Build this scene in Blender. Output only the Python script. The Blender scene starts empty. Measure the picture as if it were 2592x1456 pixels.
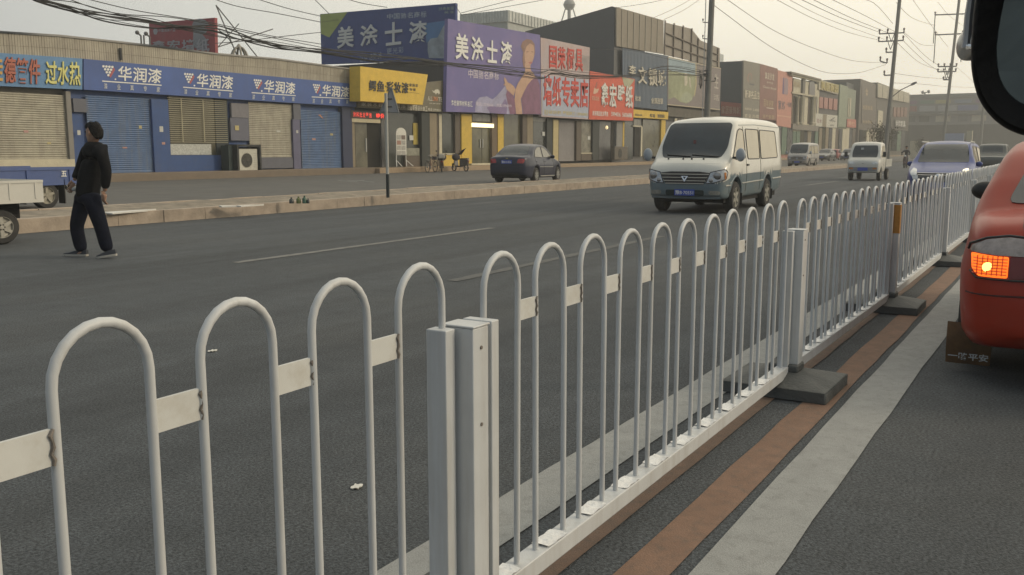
import bpy, bmesh, math, random
from mathutils import Vector, Matrix
from mathutils.bvhtree import BVHTree
from mathutils.geometry import delaunay_2d_cdt, tessellate_polygon
random.seed(7)
SC = bpy.context.scene
COL = SC.collection
rad = math.radians

# ---------------------------------------------------------------- camera
H = 1.35                                   # eye height
FPX, W0, H0 = 2350.0, 2592.0, 1456.0
PITCH, YAW = 8.367, 30.274                 # world: X runs along the road, Y to its left, Z up
cd = bpy.data.cameras.new("camera"); cam = bpy.data.objects.new("camera", cd); COL.objects.link(cam)
cd.sensor_width = 36.0; cd.lens = 36.0 * FPX / W0
cd.clip_start = 0.02; cd.clip_end = 4000
cam.location = (0, 0, H)
cam.rotation_euler = (rad(90 - PITCH), 0, rad(YAW - 90))
SC.camera = cam

# ---------------------------------------------------------------- world, sun, exposure
SUN_AZ, SUN_EL = -62.0, 24.0               # degrees from +X, hazy low sun over the right-hand side
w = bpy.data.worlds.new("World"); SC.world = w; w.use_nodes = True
nt = w.node_tree; nt.nodes.clear()
out = nt.nodes.new('ShaderNodeOutputWorld'); bg = nt.nodes.new('ShaderNodeBackground')
sky = nt.nodes.new('ShaderNodeTexSky'); sky.sky_type = 'NISHITA'; sky.sun_disc = False
sky.sun_elevation = rad(SUN_EL); sky.sun_rotation = rad(90 - SUN_AZ)
sky.air_density = 1.6; sky.dust_density = 8.0; sky.ozone_density = 1.0
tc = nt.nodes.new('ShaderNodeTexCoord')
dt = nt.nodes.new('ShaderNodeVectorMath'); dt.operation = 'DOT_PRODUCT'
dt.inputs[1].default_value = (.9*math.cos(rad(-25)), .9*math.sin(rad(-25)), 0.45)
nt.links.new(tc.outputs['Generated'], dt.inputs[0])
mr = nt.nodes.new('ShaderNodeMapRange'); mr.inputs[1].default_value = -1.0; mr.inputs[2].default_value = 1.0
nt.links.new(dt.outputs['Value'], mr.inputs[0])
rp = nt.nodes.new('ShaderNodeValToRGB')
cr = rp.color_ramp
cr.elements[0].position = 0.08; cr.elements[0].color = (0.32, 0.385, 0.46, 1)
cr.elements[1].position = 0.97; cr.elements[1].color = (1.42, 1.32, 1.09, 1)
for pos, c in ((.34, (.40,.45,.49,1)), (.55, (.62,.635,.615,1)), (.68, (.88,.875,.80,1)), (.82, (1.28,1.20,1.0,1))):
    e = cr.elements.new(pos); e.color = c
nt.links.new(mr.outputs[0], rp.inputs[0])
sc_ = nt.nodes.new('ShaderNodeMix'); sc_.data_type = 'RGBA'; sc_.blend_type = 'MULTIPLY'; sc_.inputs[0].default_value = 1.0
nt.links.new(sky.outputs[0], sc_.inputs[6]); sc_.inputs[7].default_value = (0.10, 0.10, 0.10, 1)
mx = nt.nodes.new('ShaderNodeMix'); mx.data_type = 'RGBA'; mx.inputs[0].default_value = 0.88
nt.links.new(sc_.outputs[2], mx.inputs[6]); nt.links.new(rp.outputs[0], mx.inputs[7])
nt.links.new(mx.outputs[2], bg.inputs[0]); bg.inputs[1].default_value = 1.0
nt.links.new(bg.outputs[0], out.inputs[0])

sd = bpy.data.lights.new("sun", 'SUN'); sun = bpy.data.objects.new("sun", sd); COL.objects.link(sun)
sd.energy = 1.3; sd.angle = rad(10); sd.color = (1.0, 0.84, 0.63)
sun.rotation_euler = (rad(90 - SUN_EL), 0, rad(SUN_AZ + 90))
sun.location = (0, -30, 40)
SC.view_settings.view_transform = 'Standard'; SC.view_settings.look = 'None'
SC.view_settings.gamma = 1.0; SC.view_settings.use_curve_mapping = False
SC.view_settings.exposure = 0.0
SC.render.engine = 'CYCLES'
SC.cycles.max_bounces = 6; SC.cycles.volume_bounces = 0; SC.cycles.use_denoising = True
SC.cycles.caustics_reflective = False; SC.cycles.caustics_refractive = False

# ---------------------------------------------------------------- survey helper: photograph pixel -> place
_y, _p = rad(YAW), rad(PITCH)
FW = Vector((math.cos(_y)*math.cos(_p), math.sin(_y)*math.cos(_p), -math.sin(_p)))
RT = Vector((math.sin(_y), -math.cos(_y), 0)); UP = RT.cross(FW)
EYE = Vector((0, 0, H))
def ray(x, y): return FW + RT*((x-W0/2)/FPX) - UP*((y-H0/2)/FPX)
def on_z(x, y, Z=0.0): r = ray(x, y); return EYE + r*((Z-H)/r.z)
def on_y(x, y, Y): r = ray(x, y); return EYE + r*(Y/r.y)
def on_x(x, y, X): r = ray(x, y); return EYE + r*(X/r.x)
class Plane:
    """vertical plane through p, running along direction d (left to right in the photo)"""
    def __init__(s, p, d):
        s.p = Vector(p); s.d = Vector((d[0], d[1], 0)).normalized()
        s.n = Vector((s.d.y, -s.d.x, 0))        # faces the viewer
    def at(s, x, y, off=0.0):
        r = ray(x, y); t = (s.p-EYE).dot(s.n)/r.dot(s.n)
        return EYE + r*t + s.n*off
def YP(Y): return Plane((0, Y, 0), (1, 0))
def XP(X): return Plane((X, 0, 0), (0, -1))

# ---------------------------------------------------------------- materials
def lin(c):
    c /= 255.0
    return c/12.92 if c <= .04045 else ((c+.055)/1.055)**2.4
def rgb(r, g, b): return (lin(r), lin(g), lin(b))
_mats = {}
def M(name, col, rough=.6, var=.12, scale=2.5, metal=0.0, bump=0.0, bscale=60.0, spec=.5, dirt=None, dirt_scale=1.2, dirt_amt=.5, coat=0.0, streak=False, emit=0.0):
    if name in _mats: return _mats[name]
    m = bpy.data.materials.new(name); m.use_nodes = True; t = m.node_tree; b = t.nodes['Principled BSDF']
    b.inputs['Roughness'].default_value = rough; b.inputs['Metallic'].default_value = metal
    b.inputs['Specular IOR Level'].default_value = spec
    if coat: b.inputs['Coat Weight'].default_value = coat; b.inputs['Coat Roughness'].default_value = .08
    c = t.nodes.new('ShaderNodeTexCoord')
    src = None
    if var > 0:
        n = t.nodes.new('ShaderNodeTexNoise'); n.inputs['Scale'].default_value = scale; n.inputs['Detail'].default_value = 6; n.inputs['Roughness'].default_value = .65
        t.links.new(c.outputs['Object'], n.inputs['Vector'])
        r = t.nodes.new('ShaderNodeValToRGB'); r.color_ramp.elements[0].position = .3; r.color_ramp.elements[1].position = .7
        r.color_ramp.elements[0].color = tuple(max(0, x*(1-var)) for x in col)+(1,)
        r.color_ramp.elements[1].color = tuple(min(1, x*(1+var)) for x in col)+(1,)
        t.links.new(n.outputs['Fac'], r.inputs[0]); src = r.outputs[0]
    if dirt is not None:
        n2 = t.nodes.new('ShaderNodeTexNoise'); n2.inputs['Scale'].default_value = dirt_scale; n2.inputs['Detail'].default_value = 8; n2.inputs['Roughness'].default_value = .7
        if streak:
            mp = t.nodes.new('ShaderNodeMapping'); mp.inputs['Scale'].default_value = (5, 5, .35)
            t.links.new(c.outputs['Object'], mp.inputs[0]); t.links.new(mp.outputs[0], n2.inputs['Vector'])
        else: t.links.new(c.outputs['Object'], n2.inputs['Vector'])
        r2 = t.nodes.new('ShaderNodeValToRGB'); r2.color_ramp.elements[0].position = .48; r2.color_ramp.elements[1].position = .75
        r2.color_ramp.elements[0].color = (0, 0, 0, 1); r2.color_ramp.elements[1].color = (dirt_amt,)*3+(1,)
        t.links.new(n2.outputs['Fac'], r2.inputs[0])
        mm = t.nodes.new('ShaderNodeMix'); mm.data_type = 'RGBA'
        t.links.new(r2.outputs[0], mm.inputs[0])
        if src: t.links.new(src, mm.inputs[6])
        else: mm.inputs[6].default_value = tuple(col)+(1,)
        mm.inputs[7].default_value = tuple(dirt)+(1,); src = mm.outputs[2]
    if src: t.links.new(src, b.inputs['Base Color'])
    else: b.inputs['Base Color'].default_value = tuple(col)+(1,)
    if bump:
        n3 = t.nodes.new('ShaderNodeTexNoise'); n3.inputs['Scale'].default_value = bscale; n3.inputs['Detail'].default_value = 4
        t.links.new(c.outputs['Object'], n3.inputs['Vector'])
        bp = t.nodes.new('ShaderNodeBump'); bp.inputs['Strength'].default_value = bump; bp.inputs['Distance'].default_value = .02
        t.links.new(n3.outputs['Fac'], bp.inputs['Height']); t.links.new(bp.outputs[0], b.inputs['Normal'])
    if emit:
        b.inputs['Emission Color'].default_value = tuple(col)+(1,); b.inputs['Emission Strength'].default_value = emit
    _mats[name] = m; return m

# ---------------------------------------------------------------- mesh builder
class MB:
    def __init__(s): s.v = []; s.f = []; s.mi = []; s.mats = []; s.cur = 0
    def m(s, mat):
        if mat not in s.mats: s.mats.append(mat)
        s.cur = s.mats.index(mat); return s
    def face(s, idx): s.f.append(tuple(idx)); s.mi.append(s.cur)
    def pts(s, ps): n = len(s.v); s.v += [tuple(p) for p in ps]; return list(range(n, n+len(ps)))
    def poly(s, ps): s.face(s.pts(ps)); return s
    def box(s, x0, x1, y0, y1, z0, z1):
        i = s.pts([(x0,y0,z0),(x1,y0,z0),(x1,y1,z0),(x0,y1,z0),(x0,y0,z1),(x1,y0,z1),(x1,y1,z1),(x0,y1,z1)])
        for q in ((3,2,1,0),(4,5,6,7),(0,1,5,4),(1,2,6,5),(2,3,7,6),(3,0,4,7)): s.face([i[k] for k in q])
        return s
    def hexa(s, a, b):
        """a, b: two matching loops (same count) -> closed prism"""
        n = len(a); i = s.pts(a); j = s.pts(b)
        s.face(i[::-1]); s.face(j)
        for k in range(n): s.face([i[k], i[(k+1) % n], j[(k+1) % n], j[k]])
        return s
    def slab(s, quad, n, t):
        """quad of 3D points (front face), pushed back along -n by t"""
        q = [Vector(p) for p in quad]; n = Vector(n); return s.hexa([p-n*t for p in q], q)
    def tube(s, path, r, n=8, cap=True):
        P = [Vector(p) for p in path]; R = r if isinstance(r, (list, tuple)) else [r]*len(P)
        rings = []; ref = None
        for k, p in enumerate(P):
            t = (P[min(k+1, len(P)-1)]-P[max(k-1, 0)]).normalized()
            if ref is None:
                ref = Vector((0, 0, 1)) if abs(t.z) < .9 else Vector((1, 0, 0))
            u = (ref - t*ref.dot(t)).normalized(); ref = u; w_ = t.cross(u)
            rings.append(s.pts([p+(u*math.cos(2*math.pi*a/n)+w_*math.sin(2*math.pi*a/n))*R[k] for a in range(n)]))
        for a, b in zip(rings, rings[1:]):
            for k in range(n): s.face([a[k], a[(k+1) % n], b[(k+1) % n], b[k]])
        if cap: s.face(rings[0][::-1]); s.face(rings[-1])
        return s
    def lathe(s, prof, n=24, o=(0,0,0), axis='z', a0=0, a1=2*math.pi):
        o = Vector(o); rings = []
        full = abs(a1-a0-2*math.pi) < 1e-6
        for r, h in prof:
            ring = []
            for k in range(n if full else n+1):
                a = a0+(a1-a0)*k/n; c, d = r*math.cos(a), r*math.sin(a)
                p = {'z': (c, d, h), 'y': (c, h, d), 'x': (h, c, d)}[axis]
                ring.append(o+Vector(p))
            rings.append(s.pts(ring))
        for a, b in zip(rings, rings[1:]):
            m = len(a)
            for k in range(m if full else m-1): s.face([a[k], a[(k+1) % m], b[(k+1) % m], b[k]])
        return s
    def ball(s, c, rx, ry=None, rz=None, n=12, m=8):
        ry = ry or rx; rz = rz or rx; rows = []
        for j in range(m+1):
            t = math.pi*j/m
            rows.append(s.pts([(c[0]+rx*math.sin(t)*math.cos(2*math.pi*k/n), c[1]+ry*math.sin(t)*math.sin(2*math.pi*k/n), c[2]+rz*math.cos(t)) for k in range(n)]))
        for a, b in zip(rows, rows[1:]):
            for k in range(n): s.face([b[k], b[(k+1) % n], a[(k+1) % n], a[k]])
        return s
    def grid(s, rows):
        R = [s.pts(r) for r in rows]
        for a, b in zip(R, R[1:]):
            for k in range(len(a)-1): s.face([a[k], a[k+1], b[k+1], b[k]])
        return s
    def prism(s, poly, axis, a, b):
        """2D polygon extruded along axis; poly in the other two axes in order"""
        def mk(p, h): return {'x': (h, p[0], p[1]), 'y': (p[0], h, p[1]), 'z': (p[0], p[1], h)}[axis]
        return s.hexa([mk(p, a) for p in poly], [mk(p, b) for p in poly])
    def build(s, name, mat=None, parent=None, smooth=40, bevel=0, world=False, loc=None):
        me = bpy.data.meshes.new(name)
        vs = s.v
        if world and parent is not None:
            L = parent.matrix_basis.translation; vs = [(p[0]-L.x, p[1]-L.y, p[2]-L.z) for p in vs]
        if loc is not None: vs = [(p[0]-loc[0], p[1]-loc[1], p[2]-loc[2]) for p in vs]
        me.from_pydata(vs, [], s.f)
        ms = s.mats or [mat]
        for q in ms: me.materials.append(q)
        if s.mats: me.polygons.foreach_set('material_index', s.mi)
        bm = bmesh.new(); bm.from_mesh(me); bmesh.ops.remove_doubles(bm, verts=bm.verts, dist=1e-6)
        bmesh.ops.recalc_face_normals(bm, faces=bm.faces); bm.to_mesh(me); bm.free()
        if smooth:
            me.polygons.foreach_set('use_smooth', [True]*len(me.polygons))
            me.set_sharp_from_angle(angle=rad(smooth))
        me.update()
        o = bpy.data.objects.new(name, me); COL.objects.link(o)
        if parent is not None: o.parent = parent
        if loc is not None: o.location = loc
        if bevel:
            b = o.modifiers.new('edge', 'BEVEL'); b.width = bevel; b.segments = 2; b.limit_method = 'ANGLE'; b.angle_limit = rad(50)
        return o
def tag(o, label, cat, group=None):
    o['label'] = label; o['category'] = cat
    if group: o['group'] = group
    return o
def thing(name, label, cat, loc=(0,0,0), rz=0.0, group=None):
    o = bpy.data.objects.new(name, None); COL.objects.link(o); o.empty_display_size = .1
    o.location = loc; o.rotation_euler = (0, 0, rz); return tag(o, label, cat, group)
def struct(o, kind='structure'): o['kind'] = kind; return o
def dup(root, loc, rz=None, label=None, group=None, scale=None):
    def cp(o, par):
        c = o.copy(); COL.objects.link(c); c.parent = par
        if par is not None: c.matrix_parent_inverse = o.matrix_parent_inverse.copy()
        for ch in [q for q in o.children]: cp(ch, c)
        return c
    r = cp(root, None); r.location = loc
    if rz is not None: r.rotation_euler = (0, 0, rz)
    if label: r['label'] = label
    if group: r['group'] = group
    if scale is not None: r.scale = scale
    return r

# ---------------------------------------------------------------- lettering
_tc = {}
def glyphs(s, bold=.0, sp=1.0):
    bold = min(bold, .012+.25*max(0, bold-.02))
    k = (s, bold, sp)
    if k in _tc: return _tc[k]
    cu = bpy.data.curves.new('t', 'FONT'); cu.body = s; cu.size = 1; cu.offset = bold; cu.space_character = sp; cu.resolution_u = 2
    o = bpy.data.objects.new('t', cu); COL.objects.link(o)
    dg = bpy.context.evaluated_depsgraph_get(); me = bpy.data.meshes.new_from_object(o.evaluated_get(dg))
    V = [(p.co.x, p.co.y) for p in me.vertices]; Fc = [tuple(p.vertices) for p in me.polygons]
    bpy.data.objects.remove(o); bpy.data.curves.remove(cu); bpy.data.meshes.remove(me)
    xs = [p[0] for p in V] or [0]; ys = [p[1] for p in V] or [0]
    x0, x1, y0, y1 = min(xs), max(xs), min(ys), max(ys)
    V = [((p[0]-x0)/max(1e-6, x1-x0), (y1-p[1])/max(1e-6, y1-y0)) for p in V]
    _tc[k] = (V, Fc); return _tc[k]
def put_text(mb, s, TL, TR, BR, BL, n, bold=.0, sp=1.0, depth=0.0):
    """fit the words s to the 3D quad; depth > 0 makes raised letters"""
    V, Fc = glyphs(s, bold, sp)
    TL, TR, BR, BL, n = map(Vector, (TL, TR, BR, BL, n))
    P = [(TL*(1-u)+TR*u)*(1-v)+(BL*(1-u)+BR*u)*v for u, v in V]
    if depth <= 0:
        i = mb.pts(P)
        for f in Fc: mb.face([i[k] for k in f])
    else:
        i = mb.pts(P); j = mb.pts([p+n*depth for p in P]); ec = {}
        for f in Fc:
            mb.face([j[k] for k in f])
            for a, b in zip(f, f[1:]+f[:1]): ec[(a, b)] = 1
        for a, b in ec:
            if (b, a) not in ec: mb.face([i[a], i[b], j[b], j[a]])
# ================================================================ GROUND
asphalt = M('asphalt', (.055,.062,.068), .88, .16, 5.0, bump=.5, bscale=130, dirt=(.085,.088,.086), dirt_scale=.35, dirt_amt=.5)
def speckle(m, amt=.35, scale=170):
    """fine aggregate: mixes light and dark grains into an existing material"""
    t = m.node_tree; b = t.nodes['Principled BSDF']; lk = b.inputs['Base Color'].links[0].from_socket
    c = t.nodes.new('ShaderNodeTexCoord'); n = t.nodes.new('ShaderNodeTexNoise'); n.inputs['Scale'].default_value = scale; n.inputs['Detail'].default_value = 3
    t.links.new(c.outputs['Object'], n.inputs['Vector'])
    mr = t.nodes.new('ShaderNodeMapRange'); mr.inputs[1].default_value = .3; mr.inputs[2].default_value = .7
    mr.inputs[3].default_value = 1-amt; mr.inputs[4].default_value = 1+amt
    t.links.new(n.outputs['Fac'], mr.inputs[0])
    mm = t.nodes.new('ShaderNodeMix'); mm.data_type = 'RGBA'; mm.blend_type = 'MULTIPLY'; mm.inputs[0].default_value = 1
    t.links.new(lk, mm.inputs[6]); t.links.new(mr.outputs[0], mm.inputs[7]); t.links.new(mm.outputs[2], b.inputs['Base Color'])
speckle(asphalt, .6, 75)
def wear(m):
    """traffic wear: long streaks along the lanes, oil patches and fine cracks"""
    t = m.node_tree; b = t.nodes['Principled BSDF']; lk = b.inputs['Base Color'].links[0].from_socket; c = t.nodes.new('ShaderNodeTexCoord')
    def noise(sc, scale, det=5):
        mp = t.nodes.new('ShaderNodeMapping'); mp.inputs['Scale'].default_value = sc; t.links.new(c.outputs['Object'], mp.inputs[0])
        n = t.nodes.new('ShaderNodeTexNoise'); n.inputs['Scale'].default_value = scale; n.inputs['Detail'].default_value = det; t.links.new(mp.outputs[0], n.inputs['Vector']); return n.outputs['Fac']
    def mul(lk, fac, lo, hi, a, b_):
        mr = t.nodes.new('ShaderNodeMapRange'); mr.inputs[1].default_value = lo; mr.inputs[2].default_value = hi; mr.inputs[3].default_value = a; mr.inputs[4].default_value = b_; t.links.new(fac, mr.inputs[0])
        mm = t.nodes.new('ShaderNodeMix'); mm.data_type = 'RGBA'; mm.blend_type = 'MULTIPLY'; mm.inputs[0].default_value = 1; t.links.new(lk, mm.inputs[6]); t.links.new(mr.outputs[0], mm.inputs[7]); return mm.outputs[2]
    lk = mul(lk, noise((.04,1,1), 1.3), .35, .65, .80, 1.22)
    lk = mul(lk, noise((.3,1,1), .9, 8), .62, .72, 1.0, .78)
    lk = mul(lk, noise((.12,.5,1), 1.1, 7), .60, .68, 1.0, 1.25)
    v = t.nodes.new('ShaderNodeTexVoronoi'); v.feature = 'DISTANCE_TO_EDGE'; v.inputs['Scale'].default_value = .33
    n = t.nodes.new('ShaderNodeTexNoise'); n.inputs['Scale'].default_value = 1.2; n.inputs['Detail'].default_value = 6; t.links.new(c.outputs['Object'], n.inputs['Vector'])
    ad = t.nodes.new('ShaderNodeMix'); ad.data_type = 'RGBA'; ad.blend_type = 'LINEAR_LIGHT'; ad.inputs[0].default_value = .9; t.links.new(c.outputs['Object'], ad.inputs[6]); t.links.new(n.outputs['Color'], ad.inputs[7]); t.links.new(ad.outputs[2], v.inputs['Vector'])
    lk = mul(lk, v.outputs['Distance'], .002, .007, .90, 1.0)
    t.links.new(lk, b.inputs['Base Color'])
wear(asphalt)
land = M('dusty_ground', (.16,.15,.125), .95, .2, .2)
paving = M('lane_paving', (.095,.094,.088), .9, .18, 1.2, bump=.3, bscale=40, dirt=(.13,.122,.107), dirt_scale=.5, dirt_amt=.6)
kerbst = M('kerb_stone', (.36,.30,.24), .9, .18, 3.0, bump=.4, bscale=25, dirt=(.17,.145,.115), dirt_scale=2.2, dirt_amt=.7)
dirtm = M('median_dirt', (.25,.215,.165), .95, .3, 3.0, bump=.7, bscale=14, dirt=(.12,.105,.085), dirt_scale=1.7, dirt_amt=.8)
white_line = M('white_road_paint', (.28,.285,.275), .8, .12, 9, bump=.2, bscale=150, dirt=(.13,.13,.122), dirt_scale=18, dirt_amt=.7)
faint_line = M('worn_road_paint', (.175,.175,.165), .85, .12, 9, dirt=(.07,.072,.07), dirt_scale=7, dirt_amt=.9)
orange_line = M('worn_orange_paint', (.195,.118,.08), .85, .14, 7, bump=.2, bscale=150, dirt=(.10,.085,.07), dirt_scale=17, dirt_amt=.7)
brown_line = M('worn_brown_paint', (.16,.105,.075), .85, .14, 7, bump=.2, bscale=150, dirt=(.09,.08,.068), dirt_scale=16, dirt_amt=.8)
speckle(white_line, .2, 220); speckle(orange_line, .22, 220); speckle(brown_line, .22, 220)
m = MB(); m.poly([(-1500,-1500,-.03),(2500,-1500,-.03),(2500,1500,-.03),(-1500,1500,-.03)])
struct(m.build('ground', land))
m = MB(); m.poly([(-40,-14,0),(700,-14,0),(700,14.9,0),(-40,14.9,0)]); struct(m.build('road', asphalt))
m = MB(); m.poly([(88,14.9,.0),(700,14.9,.0),(700,17.5,.0),(88,17.5,.0)]); struct(m.build('road_opening', asphalt))
m = MB(); m.poly([(-40,17.2,.12),(700,17.2,.12),(700,32.6,.12),(-40,32.6,.12)]); m.poly([(88,17.2,-.02),(700,17.2,-.02),(700,17.2,.12),(88,17.2,.12)])
struct(m.build('service_lane', paving))
ghost_line = M('nearly_gone_paint', (.105,.108,.105), .88, .14, 9, dirt=(.06,.064,.066), dirt_scale=7, dirt_amt=.9)
# drift of the painted lines and of the railing against the road's axis
def interp(t, x):
    if x <= t[0][0]: a, b = t[0], t[1]
    elif x >= t[-1][0]: return t[-1][1]
    else:
        for a, b in zip(t, t[1:]):
            if a[0] <= x <= b[0]: break
    return a[1]+(b[1]-a[1])*(x-a[0])/(b[0]-a[0])
LINE = [(-4,.11),(3,0),(11,-.12),(22,-.18),(45,-.22),(160,-.22)]
RAIL = [(-2,1.31),(1.87,1.30),(5.27,1.265),(8.45,1.20),(12.2,1.16),(15.6,1.11),(30,1.08),(60,1.05),(200,1.05)]
def stripe(name, y0, y1, x0, x1, mat, z=.005, rough_edge=.006, follow=True):
    m = MB(); n = max(2, int((x1-x0)/.25)); n = min(n, 400); a = []; b = []
    for k in range(n+1):
        x = x0+(x1-x0)*k/n; c = interp(LINE, x) if follow else 0
        a.append((x, y0+c+random.uniform(-1,1)*rough_edge, z)); b.append((x, y1+c+random.uniform(-1,1)*rough_edge, z))
    m.grid([a, b]); return struct(m.build(name, mat))
stripe('white_lane_line', .69, .93, -4, 160, white_line)
stripe('orange_lane_line', .975, 1.135, -4, 160, orange_line)
stripe('brown_lane_line', 1.285, 1.42, -4, 160, brown_line)
stripe('far_white_lane_line', 1.56, 1.80, -4, 160, white_line)
for yy in (8.58, 5.4):
    for xx in (-22, -7, 8, 23, 38, 53, 68, 83, 98):
        stripe('lane_dash', yy-.07, yy+.07, xx, xx+6, faint_line if yy > 6 else ghost_line, .005, .012, False)
stripe('service_lane_edge_line', 18.15, 18.27, 4, 80, faint_line, .125, .02, False)
m = MB()
a0 = on_z(856,458,.125); 
m.poly([on_z(856,456.5,.126), on_z(905,459.5,.126), on_z(905,461,.126), on_z(856,458,.126)])
m.poly([on_z(903,456,.126), on_z(947,460.5,.126), on_z(947,462,.126), on_z(903,457.5,.126)])
m.poly([on_z(880,457.2,.1262), on_z(922,455.8,.1262), on_z(922,457.2,.1262), on_z(880,458.6,.1262)])
struct(m.build('lane_arrow', faint_line))
# raised strip between the main road and the service lane: kerb stones with dirt between
m = MB(); x = -30.0; random.seed(3)
while x < 88:
    L = 1.0; h = .235+random.uniform(-.006,.006); jy = random.uniform(-.02,.02)
    m.m(kerbst).box(x, x+L-.004, 14.72+jy*.4, 14.92+jy, -.02, h); x += L
x = -30.0
while x < 88:
    h = .225+random.uniform(-.01,.01); jy = random.uniform(-.02,.02)
    m.m(kerbst).box(x, x+.988, 17.1+jy, 17.24+jy, .0, h); x += 1.0
struct(m.build('kerb', bevel=.006))
m = MB(); rows = []
nx = 240
for j in range(8):
    y = 14.9+2.22*j/7; row = []
    for i in range(nx+1):
        row.append((-30+118*i/nx, y, .205+(.0 if j in (0,7) else random.uniform(-.03,.05))))
    rows.append(row)
m.grid(rows); struct(m.build('median_strip', dirtm))
m = MB(); m.box(87.95, 88.1, 14.72, 17.24, -.02, .23); struct(m.build('kerb_end', kerbst))
# litter
paper = M('waste_paper', (.62,.61,.56), .8, .08, 20)
def scrap(px, py, sx, sy, z, label, rz=.3, mat=paper):
    p = on_z(px, py, z); m = MB(); rows = []
    for j in range(4):
        rows.append([(sx*(i/4-.5), sy*(j/3-.5), .008+.008*math.sin(i*1.7+j*2.1)*min(1, sx/.15)) for i in range(5)])
    m.grid(rows); m.grid([[(a[0], a[1], a[2]-.004) for a in r] for r in rows])
    o = m.build('paper_scrap', mat); o.location = p; o.rotation_euler = (0,0,rz); tag(o, label, 'litter'); return o
scrap(903,1235,.05,.035,.0,'small white paper scrap lying on the asphalt beside the near railing')
scrap(538,890,.06,.04,.0,'tiny white paper scrap on the far lane seen through the railing')
board = M('waste_board', (.60,.585,.54), .75, .07, 8)
def sheet(x0, x1, yl, yr, label, cat, wid, mat=board):
    a = on_z(x0, yl, .245); b = on_z(x1, yr, .245); d = (b-a); n = Vector((-d.y, d.x, 0)).normalized()*wid
    m = MB(); o = [a, b, b+n, a+n]; m.hexa([p+Vector((0,0,-.02)) for p in o], [p+Vector((0,0,.015*(k % 2))) for k, p in enumerate(o)])
    ob = m.build('discarded_board', mat, loc=a); return tag(ob, label, cat)
sheet(285,395,540,531,'pale board lying flat on the raised kerb strip beside the walking man','board', .26)
sheet(562,618,523,521,'white sheet lying on the kerb strip, left one below the air conditioner','board', .17)
sheet(610,668,522,518,'white sheet lying on the kerb strip next to the green bottles','board', .14)
bottle_g = M('green_glass', (.03,.085,.05), .15, 0, spec=.6)
bottle_d = M('dark_glass', (.03,.035,.03), .2, 0, spec=.6)
for k, (px, lab, mt, h) in enumerate([(738,'leftmost dark green bottle standing on the kerb strip',bottle_d,.13),
                               (756,'squat yellow-green bottle standing on the kerb strip between dark bottles',M('yellow_green_glass',(.10,.12,.03),.2,0),.15),
                               (771,'bright green bottle on the kerb strip, tallest of the row',bottle_g,.165),
                               (780,'rightmost thin dark bottle on the kerb strip',bottle_d,.11)]):
    p = on_z(px, 515, .215); m = MB(); r = .05 if h > .12 else .03
    m.lathe([(0,0),(r,0),(r,h*.6),(r*.85,h*.68),(r*.4,h*.8),(r*.38,h),(0,h)], 14)
    o = m.build('bottle', mt); o.location = p; tag(o, lab, 'bottle', 'bottles standing on the kerb strip')

# ================================================================ RAILING
fence_white = M('white_railing_paint', (.51,.525,.53), .45, .06, 6, spec=.45, dirt=(.34,.32,.28), dirt_scale=3.0, dirt_amt=.55, streak=True)
def rust(m, lo=.66, sc=9):
    t = m.node_tree; b = t.nodes['Principled BSDF']; lk = b.inputs['Base Color'].links[0].from_socket
    c = t.nodes.new('ShaderNodeTexCoord'); n = t.nodes.new('ShaderNodeTexNoise'); n.inputs['Scale'].default_value = sc; n.inputs['Detail'].default_value = 7
    t.links.new(c.outputs['Object'], n.inputs['Vector'])
    r = t.nodes.new('ShaderNodeValToRGB'); r.color_ramp.elements[0].position = lo; r.color_ramp.elements[1].position = lo+.05
    t.links.new(n.outputs['Fac'], r.inputs[0]); mm = t.nodes.new('ShaderNodeMix'); mm.data_type = 'RGBA'
    t.links.new(r.outputs[0], mm.inputs[0]); t.links.new(lk, mm.inputs[6]); mm.inputs[7].default_value = (.12,.06,.03,1)
    t.links.new(mm.outputs[2], b.inputs['Base Color'])
rust(fence_white, .73, 12)
plate_white = M('cream_plate_paint', (.56,.565,.54), .5, .05, 8, dirt=(.33,.28,.2), dirt_scale=9, dirt_amt=.5); rust(plate_white, .74, 14)
shiny = M('shiny_foil_cap', (.74,.74,.73), .3, .1, 30, metal=.15, bump=.6, bscale=35)
weld = M('weld_bead', (.17,.15,.13), .6, .3, 40)
rubber = M('weathered_base', (.075,.08,.078), .7, .2, 6, bump=.3, bscale=50, dirt=(.15,.15,.14), dirt_scale=4, dirt_amt=.6)
refl = M('orange_reflector', (.42,.20,.03), .35, .1, 30)
HT, PIT, RR, LEG = 1.085, .298, .0090, .092      # hoop height, pitch, bar radius, half width of a hoop
RZ0, RZ1 = .085, .145                            # bottom rail
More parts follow.
